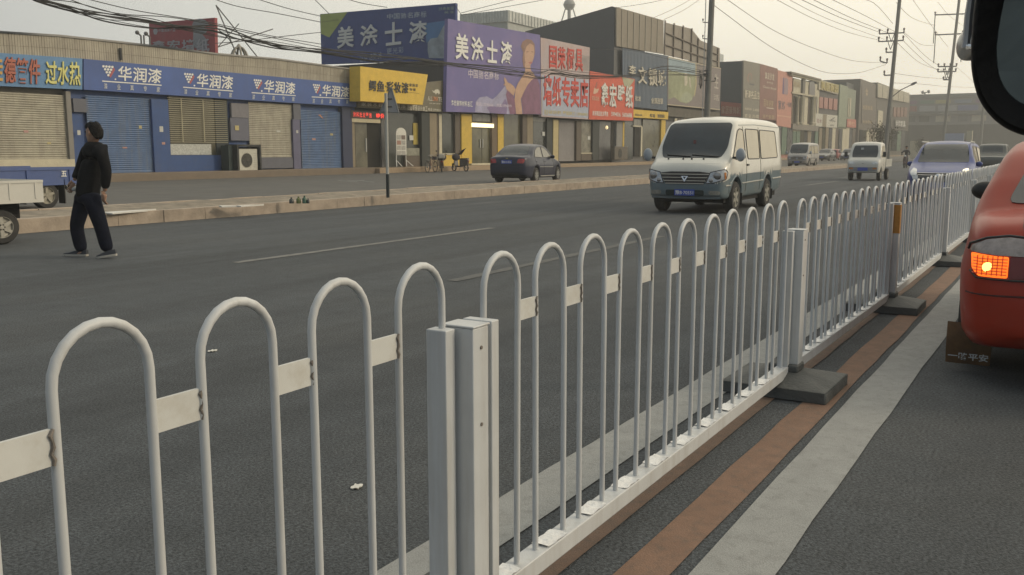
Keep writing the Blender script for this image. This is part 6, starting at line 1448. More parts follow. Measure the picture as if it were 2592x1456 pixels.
def make_bicycle(label, col, px, py, rz, group=None):
    t = thing('bicycle', label, 'bicycle', (0,0,0), 0, group)
    spoked(t, -.52, .33, .33, w=.04); spoked(t, .52, .33, .33, w=.04); p = M(col[0], col[1], .4, .1)
    MB().tube([(.52,0,.33),(.12,0,.30),(-.34,0,.78),(.06,0,.74),(.12,0,.30)], .018, 6).tube([(.52,0,.33),(.06,0,.74)], .012, 6).tube([(-.52,0,.33),(-.36,0,.92)], .016, 6).build('frame', p, t)
    MB().tube([(-.20,-.28,.98),(-.35,-.1,.98),(-.35,.1,.98),(-.20,.28,.98)], .012, 6).build('handlebar', chrome, t)
    MB().ball((.04,0,.84), .14, .09, .04, 12, 8).build('saddle', black_trim, t); MB().box(.2, .62, -.07, .07, .69, .71).build('carrier', steel, t)
    m = MB(); m.lathe([(.0,-.02),(.09,-.02),(.09,.02),(0,.02)], 14, (.12,0,.30), 'y'); m.build('chainwheel', steel, t)
    m = MB(); m.hexa([(-.62,-.14,.72),(-.40,-.14,.72),(-.40,.14,.72),(-.62,.14,.72)], [(-.66,-.16,.92),(-.38,-.16,.92),(-.38,.16,.92),(-.66,.16,.92)]); m.build('basket', steel, t)
    pl(t, px, py, .12, rz); return t
make_bicycle('dark bicycle leaning before the grey shutter, left of the small scooter', ('bike_black', (.05,.06,.08)), 1494, 411, rad(200))
make_bicycle('bicycle tangled behind the cream-boxed scooter, its big spoked wheel facing the road', ('bike_rust', (.14,.06,.045)), 1092, 437, rad(190))
da = ac_unit(1556, 1589, 371, 404, YF-.8, 'dark weathered outdoor unit on the step under the orange-red board')
for ch in da.children:
    if ch.name.startswith('casing'): ch.data.materials[0] = M('ac_weathered', (.10,.085,.065), .6, .2, 5)
    if ch.name.startswith('louvre'): ch.data.materials[0] = M('ac_louvre_dark', (.16,.14,.11), .6, .1)

# ---------------------------------------------------------------- people
def skin_mesh(nodes, edges, name, mat, parent, sub=2):
    """nodes: list of (point, radius) ; grown skin over the skeleton"""
    me = bpy.data.meshes.new(name); me.from_pydata([tuple(n[0]) for n in nodes], edges, [])
    o = bpy.data.objects.new(name, me); COL.objects.link(o); o.modifiers.new('skin', 'SKIN'); s = o.modifiers.new('sub', 'SUBSURF'); s.levels = sub; s.render_levels = sub
    for i, n in enumerate(nodes):
        r = n[1]; me.skin_vertices[0].data[i].radius = (r, r) if not isinstance(r, tuple) else r
    me.skin_vertices[0].data[0].use_root = True
    dg = bpy.context.evaluated_depsgraph_get(); m2 = bpy.data.meshes.new_from_object(o.evaluated_get(dg)); bpy.data.objects.remove(o)
    m2.polygons.foreach_set('use_smooth', [True]*len(m2.polygons)); m2.materials.clear(); m2.materials.append(mat)
    o = bpy.data.objects.new(name, m2); COL.objects.link(o); o.parent = parent; m2.name = name; return o
skin_m = M('skin', (.30,.18,.12), .6, .08, 6); hair_m = M('black_hair', (.008,.007,.007), .6, .3, 30, bump=.8, bscale=60, spec=.15)
jacket_m = M('black_jacket', (.008,.0085,.010), .8, .3, 8, bump=.9, bscale=9, spec=.12); trou_m = M('navy_trousers', (.006,.008,.017), .85, .3, 8, bump=.9, bscale=10, spec=.12); shoe_m = M('dark_shoe', (.03,.035,.045), .6, .1); sole_m = M('grey_sole', (.34,.33,.30), .7, .05)
PX, PY_ = 7.55, 10.55
hf = Vector((FW.x, FW.y, 0)).normalized(); base = Vector((PX, PY_, 0))
def J(px, py, d=0.0):
    r = ray(px, py); t = ((base+hf*d)-EYE).dot(hf)/r.dot(hf); return EYE+r*t-base
man = thing('person', 'man in black jacket and dark trousers walking left across the near lane', 'person', base)
zb0 = min(J(195,655,.1).z, J(272,660,-.1).z)
up_ = lambda v, dz: v+Vector((0,0,dz))
def fit(v): return Vector((v.x, v.y, max(v.z, .0)))
pel, ch_, nk, hd = J(219,492), J(238,405), J(238,362), J(237,336)
lh, rh = J(211,500,.09), J(232,500,-.09)
lk, la = J(193,576,.10), J(208,640,.10); rk, ra = J(257,577,-.10), J(274,640,-.10)
ls, rs = J(219,380,.16), J(256,383,-.16); le, re_ = J(202,430,.18), J(270,434,-.19); lw, rw = J(187,458,.12), J(265,486,-.16)
ltoe, lheel = fit(J(168,652,.13)), fit(J(218,649,.10)); rtoe, rheel = fit(J(252,660,-.12)), fit(J(292,648,-.10))
# body: one continuous figure
N = [(pel,.065),(J(228,450),.06),(ch_,.06),(J(238,375),.05),(nk,.05),(J(236,350),.052),
     (lh,.06),(lk,.05),(la,.036),(rh,.06),(rk,.05),(ra,.036),(ls,.036),(le,.032),(lw,.028),(rs,.036),(re_,.032),(rw,.028),
     (la*.5+ltoe*.5+Vector((0,0,.0)),.032),(ra*.5+rtoe*.5,.032)]
Ed = [(0,1),(1,2),(2,3),(3,4),(4,5),(0,6),(6,7),(7,8),(0,9),(9,10),(10,11),(3,12),(12,13),(13,14),(3,15),(15,16),(16,17),(8,18),(11,19)]
skin_mesh(N, Ed, 'body', skin_m, man)
def hand(parent, w_, d, s_):
    """palm with four fingers and a thumb, loosely curled"""
    d = d.normalized(); sd = d.cross(Vector((0,0,1))).normalized(); fw_ = sd.cross(d)
    nod = [(w_,.028),(w_+d*.045,.034),(w_+d*.085,.030)]; ed = [(0,1),(1,2)]
    for k in range(4):
        o_ = fw_*((k-1.5)*.020); a = w_+d*.085+o_; L = (.07,.08,.075,.06)[k]; i = len(nod)
        nod += [(a+d*L*.45,.009),(a+d*L*.8+sd*s_*.02,.0085),(a+d*L*.95+sd*s_*.045,.0075)]; ed += [(2,i),(i,i+1),(i+1,i+2)]
    i = len(nod); a = w_+d*.03+fw_*.035; nod += [(a,.012),(a+d*.035+fw_*.012,.0105),(a+d*.06+sd*s_*.015,.009)]; ed += [(0,i),(i,i+1),(i+1,i+2)]
    return skin_mesh(nod, ed, 'hand', skin_m, parent, 2)
hand(man, lw, (lw-le)*.4+Vector((0,0,-.02)), 1); hand(man, rw, (rw-re_), 1)
# head turned to the left of the picture
fdir = (-RT*.95+hf*.30).normalized(); sdir = Vector((-fdir.y, fdir.x, 0))
def headpart(prof, name, mat, cen):
    m = MB(); rows = []
    for (z, f0, f1, wd) in prof:
        row = []
        for k in range(20):
            a = 2*math.pi*k/20; c, s_ = math.cos(a), math.sin(a); row.append(cen+fdir*((f0+f1)/2+(f0-f1)/2*c)+sdir*(wd*s_)+Vector((0,0,z)))
        rows.append(row+[row[0]])
    m.grid(rows); m.face(m.pts(rows[0][:-1])); m.face(m.pts(rows[-1][:-1])); return m.build(name, mat, man, smooth=70)
hc = hd
headpart([(-.125,.075,-.02,.035),(-.115,.085,-.05,.05),(-.07,.092,-.075,.066),(-.02,.098,-.09,.074),(.03,.096,-.095,.076),(.08,.085,-.085,.068),(.108,.05,-.05,.04)], 'head', skin_m, hc)
m = MB(); m.hexa([hc+fdir*.092+sdir*s_*.014+Vector((0,0,z)) for s_, z in ((-1,-.045),(1,-.045),(1,.012),(-1,.012))], [hc+fdir*f+sdir*s_*.008+Vector((0,0,z)) for f, s_, z in ((.122,-1,-.042),(.122,1,-.042),(.10,1,.012),(.10,-1,.012))]); m.build('nose', skin_m, man)
for s_ in (-1, 1):
    MB().ball(hc+fdir*.088+sdir*s_*.034+Vector((0,0,.012)), .012, .012, .009, 10, 6).build('eye', hair_m, man); MB().ball(hc+fdir*-.005+sdir*s_*.078+Vector((0,0,-.01)), .018, .012, .032, 10, 8).build('ear', skin_m, man)
m = MB(); m.ball(hc+fdir*.09+Vector((0,0,-.072)), .01, .022, .006, 10, 6); m.build('mouth', M('lips', (.22,.10,.08), .6, 0), man)
random.seed(9)
ho = headpart([(-.075,-.06,-.088,.045),(-.05,-.03,-.098,.072),(-.01,.0,-.108,.081),(.03,.07,-.112,.083),(.065,.103,-.108,.081),(.10,.092,-.092,.070),(.122,.065,-.062,.05),(.132,.03,-.03,.022)], 'hair', hair_m, hc)
for v in ho.data.vertices: v.co += Vector((random.uniform(-1,1), random.uniform(-1,1), random.uniform(-1,1)))*.011
# jacket
JN = [(J(223,508),(.17,.15)),(J(222,484),(.172,.152)),(J(226,460),(.17,.15)),(J(232,425),(.165,.145)),(J(237,402),(.15,.125)),(J(239.5,382),(.125,.10)),(J(239,358),.072),
      (ls,.078),(le,.066),(lw+(le-lw)*.12,.052),(rs,.080),(re_,.070),(rw+(re_-rw)*.12,.055)]
skin_mesh(JN, [(0,1),(1,2),(2,3),(3,4),(4,5),(5,6),(5,7),(7,8),(8,9),(5,10),(10,11),(11,12)], 'jacket', jacket_m, man)
TN = [(J(223,482),(.15,.13)),(lh+Vector((0,0,-.03)),.115),(lh*.5+lk*.5,.105),(lk,.090),(lk*.5+la*.5,.088),(la+Vector((0,0,-.005)),.084),(rh+Vector((0,0,-.03)),.115),(rh*.5+rk*.5,.105),(rk,.090),(rk*.5+ra*.5,.088),(ra+Vector((0,0,.0)),.084)]
skin_mesh(TN, [(0,1),(1,2),(2,3),(3,4),(4,5),(0,6),(6,7),(7,8),(8,9),(9,10)], 'trousers', trou_m, man)
def shoe(toe, heel):
    d = (toe-heel); L = d.length+.05; d.normalize(); s_ = Vector((-d.y, d.x, 0)).normalized(); n_ = d.cross(s_); n_ = n_ if n_.z > 0 else -n_
    c0 = heel-d*.02
    out_ = [(0,.03),(.02,.037),(.10,.038),(.20,.045),(.26,.035),(.285,.012)]
    k = L/.285
    loop = [(x*k, y) for x, y in out_]+[(x*k, -y) for x, y in out_[::-1]]
    P = lambda h, sc=1: [c0+d*x+s_*y*sc+n_*h for x, y in loop]
    so = MB().hexa(P(.0), P(.028)); o = so.build('shoe', sole_m, man, bevel=.004)
    up = MB(); up.hexa(P(.0285, .95), [c0+d*x+s_*y*.8+n_*(.085 if x < .12*k else .085-.045*min(1, (x/k-.12)/.1)) for x, y in loop]); up.build('shoe_upper', shoe_m, o, smooth=60)
shoe(ltoe, lheel); shoe(rtoe, rheel)
pb = thing('plastic_bag', 'small white packet held in the forward hand of the walking man', 'packet', base+lw+Vector((0,0,-.10))); m = MB(); m.ball((0,0,0), .045, .03, .035, 10, 8); m.build('packet', wgrey, pb)

def rider(label, px, X, z, col, rz, bike=True, hscale=1.0):
    y = on_x(px, 385, X).y; t = thing('person', label, 'person', (X, y, z), rz)
    top = M(col[0], col[1], .8, .2, 8); b = Vector
    N = [(b((.25,0,.86)),.12),(b((.17,0,1.10)),.125),(b((.10,0,1.34)),.12),(b((.07,0,1.46)),.055),(b((.08,.10,.84)),.09),(b((-.18,.14,.72)),.07),(b((-.12,.13,.34)),.05),(b((.08,-.10,.84)),.09),(b((-.18,-.14,.72)),.07),(b((-.12,-.13,.34)),.05),
         (b((.08,.2,1.36)),.065),(b((-.10,.30,1.15)),.05),(b((-.32,.28,1.06)),.04),(b((.08,-.2,1.36)),.065),(b((-.10,-.30,1.15)),.05),(b((-.32,-.28,1.06)),.04)]
    skin_mesh(N, [(0,1),(1,2),(2,3),(0,4),(4,5),(5,6),(0,7),(7,8),(8,9),(2,10),(10,11),(11,12),(2,13),(13,14),(14,15)], 'body', top, t, 1)
    MB().ball((.04,0,1.60), .10, .085, .125, 14, 10).build('head', skin_m, t); MB().ball((.06,0,1.65), .11, .095, .10, 14, 10).build('hair', hair_m, t)
    for s_ in (-1, 1): MB().box(-.24, -.02, s_*.13-.045, s_*.13+.045, .26, .33).build('shoe', shoe_m, t, bevel=.02)
    return t, y
rd, y = rider('motorcycle rider in dark clothes facing the camera between the pickup and the blue car', 2294, 80, 0, ('rider_dark', (.035,.035,.04)), 0)
mo = make_scooter('dark motorcycle under the rider between the little white pickup and the blue car', ('rider_shell', (.10,.04,.04)), box=False); mo.location = (80, y, 0)
rd2, y = rider('distant cyclist in a pale pink top right of the dark off-road car', 2538, 88, 0, ('pink_top', (.42,.25,.25)), rad(180))
mo2 = dup(mo, (88, y, 0), rad(180), 'distant scooter ridden by the figure in the pale pink top')

# ================================================================ STREET FURNITURE
# triangular warning sign seen from behind
p = on_z(982, 499, .215); sp = thing('road_sign', 'grey back of a triangular road sign on a white post with a black foot', 'road sign', (p.x, p.y, .2))
dirr = RT; ps = Plane(p, (RT.x, RT.y)); q = lambda x, y: ps.at(x, y)-Vector(sp.location)
zk, zt_ = q(981,441).z, q(981,236).z
MB().lathe([(.0,0),(.042,0),(.042,zk)], 14).build('post_foot', M('black_post_paint', (.012,.02,.022), .5, .1), sp); MB().lathe([(.038,zk+.001),(.038,zt_),(0,zt_)], 14).build('post', M('post_grey_white', (.40,.40,.37), .5, .08, 5, dirt=(.22,.2,.17), dirt_amt=.4), sp)
tri = rpoly([(990,216),(1011,287),(959,285)], 4); V = [q(*v)+hf*.05 for v in tri]
m = MB(); m.hexa([v+hf*.02 for v in V], V); m.build('sign_plate', M('plate_back', (.27,.28,.30), .5, .08, 4), sp)
m = MB(); c_ = [q(990,222), q(1008,284.5), q(962,283)]
for a, b in zip(c_, c_[1:]+c_[:1]): m.tube([a+hf*.045, b+hf*.045], .012, 6)
m.build('plate_rim', M('rim_grey', (.17,.18,.18), .5, .1), sp)
for yy in (250, 270): a = q(975,yy); b = q(992,yy); MB().tube([a+hf*.035, b+hf*.035], .018, 6).build('clamp', steel, sp)
# poles
conc = M('pole_concrete', (.20,.195,.175), .85, .12, 2, bump=.3, bscale=20, dirt=(.12,.115,.10), dirt_amt=.5, streak=True)
YPOLE = 16.4
def pole(px, w0, w1, X, hgt, label, lean=0.0, name='utility_pole'):
    y = on_x(px, 380, X).y; t = thing(name, label, 'pole', (X, y, .2)); n = Vector((RT.x, RT.y, 0))*lean
    MB().tube([Vector((0,0,-.2)), n*.5+Vector((0,0,hgt*.5)), n+Vector((0,0,hgt))], [w0/2, (w0+w1)/4, w1/2], 20).build('shaft', conc, t); return t
X1 = on_y(1787, 300, YPOLE).x
p1 = pole(1785, .34, .26, X1, 15.5, 'thick concrete pole standing behind the minibus, wrapped with cable clamps', .20)
def ring(t, px, py, r=.165):
    z = on_y(px, py, YPOLE).z-.2; MB().lathe([(r,z-.025),(r+.012,z-.02),(r+.012,z+.02),(r,z+.025)], 20).build('clamp_band', steel, t)
    return z
for yy in (178, 187, 192, 203): ring(p1, 1787, yy, .172)
for yy, dx in ((55,-.32),(97,-.3),(188,-.4),(206,.42),(120,.2)):
    z = on_y(1787, yy, YPOLE).z-.2; d = Vector((RT.x, RT.y, 0))*dx; m = MB(); m.tube([(0,0,z), d+Vector((0,0,z+.02)), d+Vector((0,0,z+.14))], .025, 6); m.ball(d+Vector((0,0,z+.16)), .045, .045, .06, 8, 6); m.build('bracket', steel, p1)
d = Vector((RT.x, RT.y, 0))*-.2; MB().tube([d+Vector((0,0,1.2)), d+Vector((0,0,11))], .022, 6).build('conduit', M('pale_conduit', (.45,.44,.42), .5, .05), p1)
z = on_y(1770, 203, YPOLE).z-.2; d = Vector((RT.x, RT.y, 0))*-.32; m = MB()
for k in range(5): m.tube([d*(1+.02*k)+Vector((.14*math.sin(a*math.pi/8), .0, z+(.28+.02*k)*math.cos(a*math.pi/8))) for a in range(17)], .014, 5)
m.build('cable_coil', M('black_cable', (.02,.02,.02), .7, 0), p1)
X2 = on_y(2243, 330, YPOLE).x; X3 = on_y(2390, 330, YPOLE).x
p2 = pole(2240, .46, .34, X2, 24, 'tall transmission pole with two four-insulator crossarms, left of the street lamp', .9)
p3 = pole(2384, .52, .36, X3, 34, 'farthest tall transmission pole with wide crossarms, next to the wing mirror', 1.6)
def arm(t, X, base_px, x0, y0, x1, y1, ins=4, drop=0, brace=True):
    P_ = Plane(Vector(t.location), (RT.x, RT.y)); a = P_.at(x0, y0)-Vector(t.location); b = P_.at(x1, y1)-Vector(t.location); m = MB(); r = .07*X/110; m.tube([a, b], r, 6)
    if brace: c = (a+b)/2; m.tube([a*.25+c*.75-Vector((0,0,.0)), c-Vector((0,0,.9*X/110))], r*.6, 5); m.tube([b*.25+c*.75, c-Vector((0,0,.9*X/110))], r*.6, 5)
    for e in (a, b):
        if drop: m.tube([e, e-Vector((0,0,drop))], r*.7, 5)
    m.build('crossarm', steel, t)
    for k in range(ins):
        u = k/(ins-1); e = a*(1-u)+b*u; MB().lathe([(.0,.0),(r*1.3,.02),(r*.8,.25),(r*1.7,.32),(r*1.2,.5),(0,.52)], 8, e).build('insulator', M('insulator_brown', (.10,.07,.06), .3, .1), t)
arm(p2, X2, 0, 2226, 86, 2288, 83); arm(p2, X2, 0, 2224, 105.5, 2286, 102.5); arm(p2, X2, 0, 2243, 133, 2263, 132, 2, 0, False); arm(p2, X2, 0, 2228, 155, 2245, 160, 2, 0, False); arm(p2, X2, 0, 2238, 191, 2262, 190, 2, 0, False)
arm(p3, X3, 0, 2367, 38, 2446, 35, 2, 4.4, False); arm(p3, X3, 0, 2368, 88.5, 2437, 85.5, 2, 4.4, False); arm(p3, X3, 0, 2375, 169, 2421, 168); arm(p3, X3, 0, 2374, 182, 2419, 181)
arm(p3, X3, 0, 2388, 202, 2402, 202, 2, 0, False)
pole(2481, .55, .5, on_y(2481,380,14.0).x, 26, 'grey pole hidden above by the wing mirror, beside the dark off-road car')
lp_ = on_y(2258, 330, YPOLE); sl = thing('street_lamp', 'street lamp with a slanted arm and flat head beside the tall transmission pole', 'street lamp', (lp_.x, YPOLE+.2, .2))
Pp_ = Plane(Vector(sl.location), (RT.x, RT.y)); q = lambda x, y: Pp_.at(x, y)-Vector(sl.location)
MB().tube([(0,0,-.2), q(2259,172)], [.16,.12], 12).build('lamp_post', conc, sl); MB().tube([q(2256,247), q(2280,228), q(2307,215)], .055, 6).build('lamp_arm', steel, sl); MB().tube([q(2306,215.5), q(2312,212), q(2320,208.5)], [.09,.16,.08], 8).build('lamp_head', steel, sl)
tl = thing('roof_lamp', 'twin-headed lamp standing on the roof of the long far building', 'lamp', on_x(2341, 246, XE+3)); q = lambda x, y: XP(XE+3).at(x, y)-Vector(tl.location)
MB().tube([q(2341,251), q(2341,234)], .2, 6).tube([q(2331,236), q(2353,233)], .13, 6).build('mast', steel, tl)
for x, y in ((2336,234),(2351,232)): MB().tube([q(x-3,y+1), q(x+2.5,y-1)], .45, 6).build('lamp_head', steel, tl)
# things far down the street
def farbox(name, label, cat, x0, x1, yt, yb, X, mat, d=1.0, zmin=None):
    P_ = XP(X); a, b = P_.at(x0, yt), P_.at(x1, yb); m = MB(); m.box(X, X+d, b.y, a.y, 0 if zmin is None else b.z, a.z); o = m.build(name, mat, None, loc=(X, (a.y+b.y)/2, 0 if zmin is None else b.z)); return tag(o, label, cat)
fb = farbox('hoarding', 'pale blue hoarding with a white frame seen just above the blue people carrier', 'hoarding', 2392, 2437, 338, 384, 150, M('pale_blue_hoarding', (.34,.38,.48), .6, .1), .5)
farbox('gate_pillar', 'cream gate pillar right behind the blue people carrier', 'pillar', 2447, 2458, 331, 384, 140, cream_w, .8)
farbox('low_wall', 'cream low wall lit by the sun left of the blue people carrier', 'wall', 2304, 2348, 357, 384, 170, cream_w, .5)
farbox('far_block', 'low pinkish block beyond the road, under the wing mirror', 'building', 2520, 2660, 326, 384, 300, paint('pinkish_far', (.28,.22,.21)), 14)
farbox('far_block', 'grey hazy block behind the grey pole left of the pinkish block', 'building', 2478, 2519.5, 300, 384, 310, paint('grey_far', (.24,.25,.25)), 14)
# street trees, small and bare, at the end of the shops
leafm = M('dusty_leaf', (.075,.07,.045), .8, .3, 2); bark = M('bark', (.09,.07,.05), .9, .2)
def tree(px, X, h, label, sd):
    random.seed(sd); y = on_x(px, 385, X).y; t = thing('street_tree', label, 'tree', (X, y, .1)); m = MB(); m.tube([(0,0,-.1),(.05,0,h*.3),(0,.08,h*.6),(.06,.1,h*.85)], [.16,.13,.09,.03], 8); tips = []
    for k in range(9):
        a = random.uniform(0,6.28); z = h*random.uniform(.3,.7); L = h*random.uniform(.2,.35); e = Vector((L*math.cos(a)*.8, L*math.sin(a)*.8, z+L*.7)); m.tube([(0,.03,z), e*.5+Vector((0,0,z*.5+.1)), e], [.06,.04,.015], 5); tips.append(e)
    m.build('trunk', bark, t); m = MB()
    for k in range(900):
        c = random.choice(tips); p = c+Vector((random.gauss(0,.16*h*.6), random.gauss(0,.16*h*.6), random.gauss(0,.13*h*.6))); n_ = Vector((random.uniform(-1,1), random.uniform(-1,1), random.uniform(-1,1))).normalized(); u = n_.orthogonal().normalized()*random.uniform(.06,.13); v = n_.cross(u)
        m.poly([p-u, p+v*.6, p+u, p-v*.6])
    m.build('crown', leafm, t, smooth=0)
tree(2228, 112, 4.2, 'small dusty street tree just left of the tall transmission pole', 2)
tree(2240, 125, 4.4, 'dusty street tree right behind the tall transmission pole', 5)
tree(2336, 160, 3.2, 'low dark bush-like tree behind the motorcycle rider', 8)

# ---------------------------------------------------------------- overhead cables
cab_m = M('overhead_cable', (.035,.035,.035), .7, 0)
def smooth_path(pts, n=6):
    P = [Vector(p) for p in pts]; out_ = []
    for i in range(len(P)-1):
        a, b, c, d = P[max(0,i-1)], P[i], P[i+1], P[min(len(P)-1,i+2)]
        for k in range(n):
            t = k/n; out_.append(.5*((2*b)+(c-a)*t+(2*a-5*b+4*c-d)*t*t+(3*b-a-3*c+d)*t**3))
    return out_+[P[-1]]
def cable(px, r, label, group, Y=YPOLE, dy=0.0):
    P = [on_y(x, y, Y+dy) for x, y in px]; m = MB(); m.tube(smooth_path(P), r, 5); L = P[0]
    return tag(m.build('overhead_cable', cab_m, None, loc=L, smooth=60), label, 'cable', group)
G1 = 'tangled cables sagging past the shop fronts'; L1 = 'dark cable in the tangled bundle sagging from the top left edge to the thick pole'
main = [(60,-18),(95,0),(180,19),(260,39),(376,62),(450,71),(545,79),(600,89),(700,112),(813,130),(960,151),(1050,157),(1130,163),(1290,180),(1372,187),(1400,183),(1480,197),(1600,194),(1690,181),(1785,186)]
random.seed(21)
for k in range(8):
    amp = random.uniform(3, 15); ph = random.uniform(0,6.28); fq = random.uniform(.7,1.6)
    pts = [(x, y+amp*math.sin(i*fq+ph)*(.35 if i in (1,5,9,12,15,17) else 1)+(k-4)*1.0) for i, (x, y) in enumerate(main)]
    cable(pts, random.choice((.007,.009,.012,.015)), L1, G1, dy=k*.03)
G2 = 'thin wires over the left shop row'
for pts, lab in (([(150,-12),(230,18),(310,36),(430,44),(545,64),(640,86),(813,120),(960,150),(1130,166)], 'thin wire running just above the tangled bundle and across the red roof billboard'),
                 ([(175,-14),(330,24),(450,44),(545,60),(680,90),(813,112)], 'thin wire meeting the blue billboard a little below mid height from the left'),
                 ([(520,-10),(600,16),(700,34),(811,56)], 'lower of two wires crossing the sky left of the blue billboard'),
                 ([(640,-6),(730,22),(811,41)], 'upper of two wires crossing the sky left of the blue billboard'),
                 ([(790,-8),(832,34)], 'short steep wire ending at the top left corner of the blue billboard'),
                 ([(860,-8),(915,8),(980,19)], 'short wire touching the top edge of the blue billboard'),
                 ([(545,68),(580,100),(593,126)], 'steep stay wire right of the red roof billboard'),
                 ([(545,110),(620,104),(720,92),(813,82)], 'faint rising wire above the roof ornament'),
                 ([(1150,12),(1170,40)], 'short wire at the top right corner of the blue billboard')):
    cable(pts, .009, lab, G2)
G3 = 'thin wires over the middle of the street'
for pts, lab in (([(1168,33),(1250,12),(1340,-10)], 'upper faint wire above the pale hall behind the purple billboard'), ([(1172,38),(1300,14),(1420,-8)], 'lower faint wire above the pale hall behind the purple billboard'),
                 ([(1560,20),(1640,8),(1720,-10)], 'faint wire starting at the peak of the dark gable'), ([(1655,45),(1710,20),(1760,-8)], 'left of two parallel wires over the bare panelling'), ([(1680,50),(1730,26),(1775,-4)], 'right of two parallel wires over the bare panelling'),
                 ([(1493,125),(1600,128),(1692,150),(1785,170)], 'wire passing in front of the corrugated front and the landscape billboard'), ([(1690,176),(1735,190),(1785,192)], 'short wire across the sky part of the landscape billboard')):
    cable(pts, .009, lab, G3)
G4 = 'long wires between the tall poles'
for pts, lab in (([(1806,12),(1840,38),(1950,118),(2050,170),(2110,186),(2180,183),(2243,163)], 'lowest long wire sagging from the thick pole to the tall transmission pole'),
                 ([(1836,-4),(1960,78),(2070,126),(2160,154),(2245,160)], 'second lowest long wire sagging toward the tall transmission pole'),
                 ([(1960,-4),(2060,48),(2150,83),(2226,102)], 'leftmost of the steep wires falling to the lower crossarm'), ([(1990,-5),(2100,50),(2240,100)], 'second of the steep wires falling to the lower crossarm'),
                 ([(2020,-5),(2130,46),(2226,82)], 'leftmost wire falling to the upper crossarm'), ([(2050,-5),(2160,48),(2245,82)], 'second wire falling to the upper crossarm'), ([(2100,-4),(2190,40),(2268,82)], 'third wire falling to the upper crossarm'),
                 ([(2160,-5),(2212,8),(2260,60)], 'short wire falling from the top edge to the tall transmission pole'),
                 ([(2268,6),(2310,46),(2367,65)], 'wire from the tall transmission pole up to the upper arm of the farthest pole'), ([(2308,-4),(2360,68),(2400,120)], 'steep wire crossing between the two tall poles'),
                 ([(2288,82),(2330,112),(2368,116)], 'wire sagging to the middle arm of the farthest pole'), ([(2286,83),(2340,140),(2376,166)], 'wire from the right end of the upper crossarm to the farthest pole'), ([(2286,103),(2340,155),(2376,180)], 'wire from the right end of the lower crossarm to the farthest pole'),
                 ([(2268,105),(2330,160),(2390,180)], 'inner wire from the lower crossarm to the farthest pole'), ([(2262,210),(2330,213),(2395,219),(2470,222)], 'nearly level wire passing above the roof of the long far building'), ([(2262,186),(2340,196),(2396,200)], 'slightly sagging wire between the two tall poles above the street lamp'),
                 ([(2374,6),(2410,46),(2460,80)], 'wire falling from the top edge behind the wing mirror'), ([(2421,170),(2450,195),(2480,225)], 'wire falling to the right of the farthest pole toward the mirror')):
    cable(pts, .016 if pts[0][0] < 2000 else .022, lab, G4)

# ---------------------------------------------------------------- the wing mirror of our own vehicle
wm = thing('wing_mirror', 'black wing mirror of the viewer\'s own vehicle hanging at the top right corner', 'wing mirror')
Rm = .95
def MP(x, y, d=0.0): r = ray(x, y).normalized(); return EYE+r*(Rm+d)
mb_black = M('mirror_housing_black', (.004,.004,.0045), .5, .15, 30, bump=.15, bscale=90, spec=.15); silver_m = M('mirror_silver', (.36,.36,.36), .25, .05, metal=.6)
outl = [(2474,-60),(2468,0),(2463,40),(2459,90),(2457,130),(2458,170),(2463,205),(2474,245),(2491,275),(2514,302),(2544,325),(2580,341),(2640,352),(2700,350),(2760,325),(2790,250),(2790,-60)]
innr = [(2548,-60),(2541,0),(2532,40),(2525,80),(2520,120),(2521,150),(2526,185),(2536,215),(2552,238),(2575,258),(2606,272),(2660,282),(2710,278),(2745,250),(2750,180),(2750,-60)]
nr = rpoly(outl, 30); ni = rpoly(innr, 24)
L0_ = MP(2600, 150); wm.location = L0_; cg = lambda pts, d, k=1.0, c=(2640,120): [MP(c[0]+(x-c[0])*k, c[1]+(y-c[1])*k, d)-L0_ for x, y in pts]
m = MB(); ra_ = [cg(nr,-.0), cg(nr,.03,1.0), cg(nr,.075,.94), cg(nr,.12,.75), cg(nr,.14,.4)]
m.grid([r+[r[0]] for r in ra_]); m.face(m.pts(ra_[-1]))
fr = [cg(nr,.0), cg(nr,-.010,.975), cg(ni,-.008,1.03)[:0] or cg(nr,-.012,.93)]
m.grid([r+[r[0]] for r in fr])
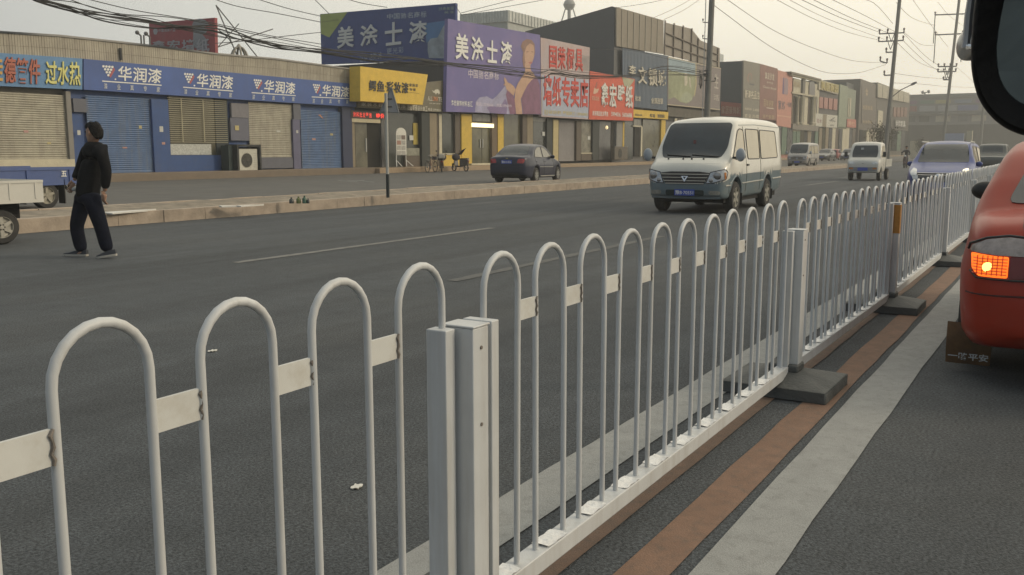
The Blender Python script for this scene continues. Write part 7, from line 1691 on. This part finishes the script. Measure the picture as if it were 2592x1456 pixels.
# front lip down to the glass
a_ = [MP(x, y, -.012)-L0_ for x, y in [(2640+(x-2640)*.93, 120+(y-120)*.93) for x, y in nr]]
b_ = cg(ni, .0)
def resample(P, n):
    d = [0]
    for p, q_ in zip(P, P[1:]+P[:1]): d.append(d[-1]+(Vector(q_)-Vector(p)).length)
    R_ = []; Q = P+P[:1]
    for k in range(n):
        s_ = d[-1]*k/n; i = max(j for j in range(len(d)-1) if d[j] <= s_); u = (s_-d[i])/max(1e-9, d[i+1]-d[i]); R_.append(Vector(Q[i])*(1-u)+Vector(Q[i+1])*u)
    return R_
A2, B2 = resample(a_, 90), resample(b_, 90); C2 = [p+Vector((FW.x,FW.y,FW.z))*.012 for p in B2]
m.grid([A2+[A2[0]], B2+[B2[0]], C2+[C2[0]]]); m.build('housing', mb_black, wm, smooth=50)
m = MB(); m.poly([p+FW*-.002 for p in C2]); m.build('mirror_glass', M('mirror_glass', (.30,.36,.38), .05, 0, metal=.9), wm, smooth=0)
m = MB(); P = [(2466,-60),(2461,0),(2456,40),(2452,90),(2450,120)]; m.tube([MP(x, y, .035)-L0_ for x, y in P], [.0045,.0045,.005,.005,.006], 8); m.build('silver_edge', silver_m, wm)
c = MP(2456, 113, .045)-L0_; m = MB()
rows = []
for j in range(13):
    t = math.pi*j/12; row = []
    for k in range(20):
        a = 2*math.pi*k/20; row.append(c+RT*(.0095*math.cos(a)*math.sin(t)**.6)+UP*(.0145*math.cos(t))+FW*(.02*math.sin(a)*math.sin(t)))
    rows.append(row+[row[0]])
m.grid(rows); m.build('turn_signal', M('silver_lamp_shell', (.48,.46,.42), .22, .3, 40, metal=.4, spec=.8), wm, smooth=70)
m = MB(); m.tube([c+UP*-.004-RT*.008+FW*-.010, c+UP*-.008+FW*-.017, c+UP*-.006+RT*.010+FW*-.012], .003, 8); m.build('chrome_strip', chrome, wm)
m = MB(); m.tube([MP(2700,230,.08)-L0_, MP(2850,330,.12)-L0_, MP(3000,400,.15)-L0_], .035, 10); m.build('mirror_arm', mb_black, wm)
# ================================================================ HAZE
m = MB(); m.box(-60, 420, -90, 190, -1.2, 40)
hz = m.build('haze', None, smooth=0); hz['kind'] = 'stuff'
hm = bpy.data.materials.new('haze'); hm.use_nodes = True; t_ = hm.node_tree; t_.nodes.remove(t_.nodes['Principled BSDF'])
pv = t_.nodes.new('ShaderNodeVolumePrincipled'); pv.inputs['Color'].default_value = (.93,.93,.90,1); pv.inputs['Density'].default_value = 0.0015; pv.inputs['Anisotropy'].default_value = .3
t_.links.new(pv.outputs[0], t_.nodes['Material Output'].inputs['Volume']); hz.data.materials.clear(); hz.data.materials.append(hm)
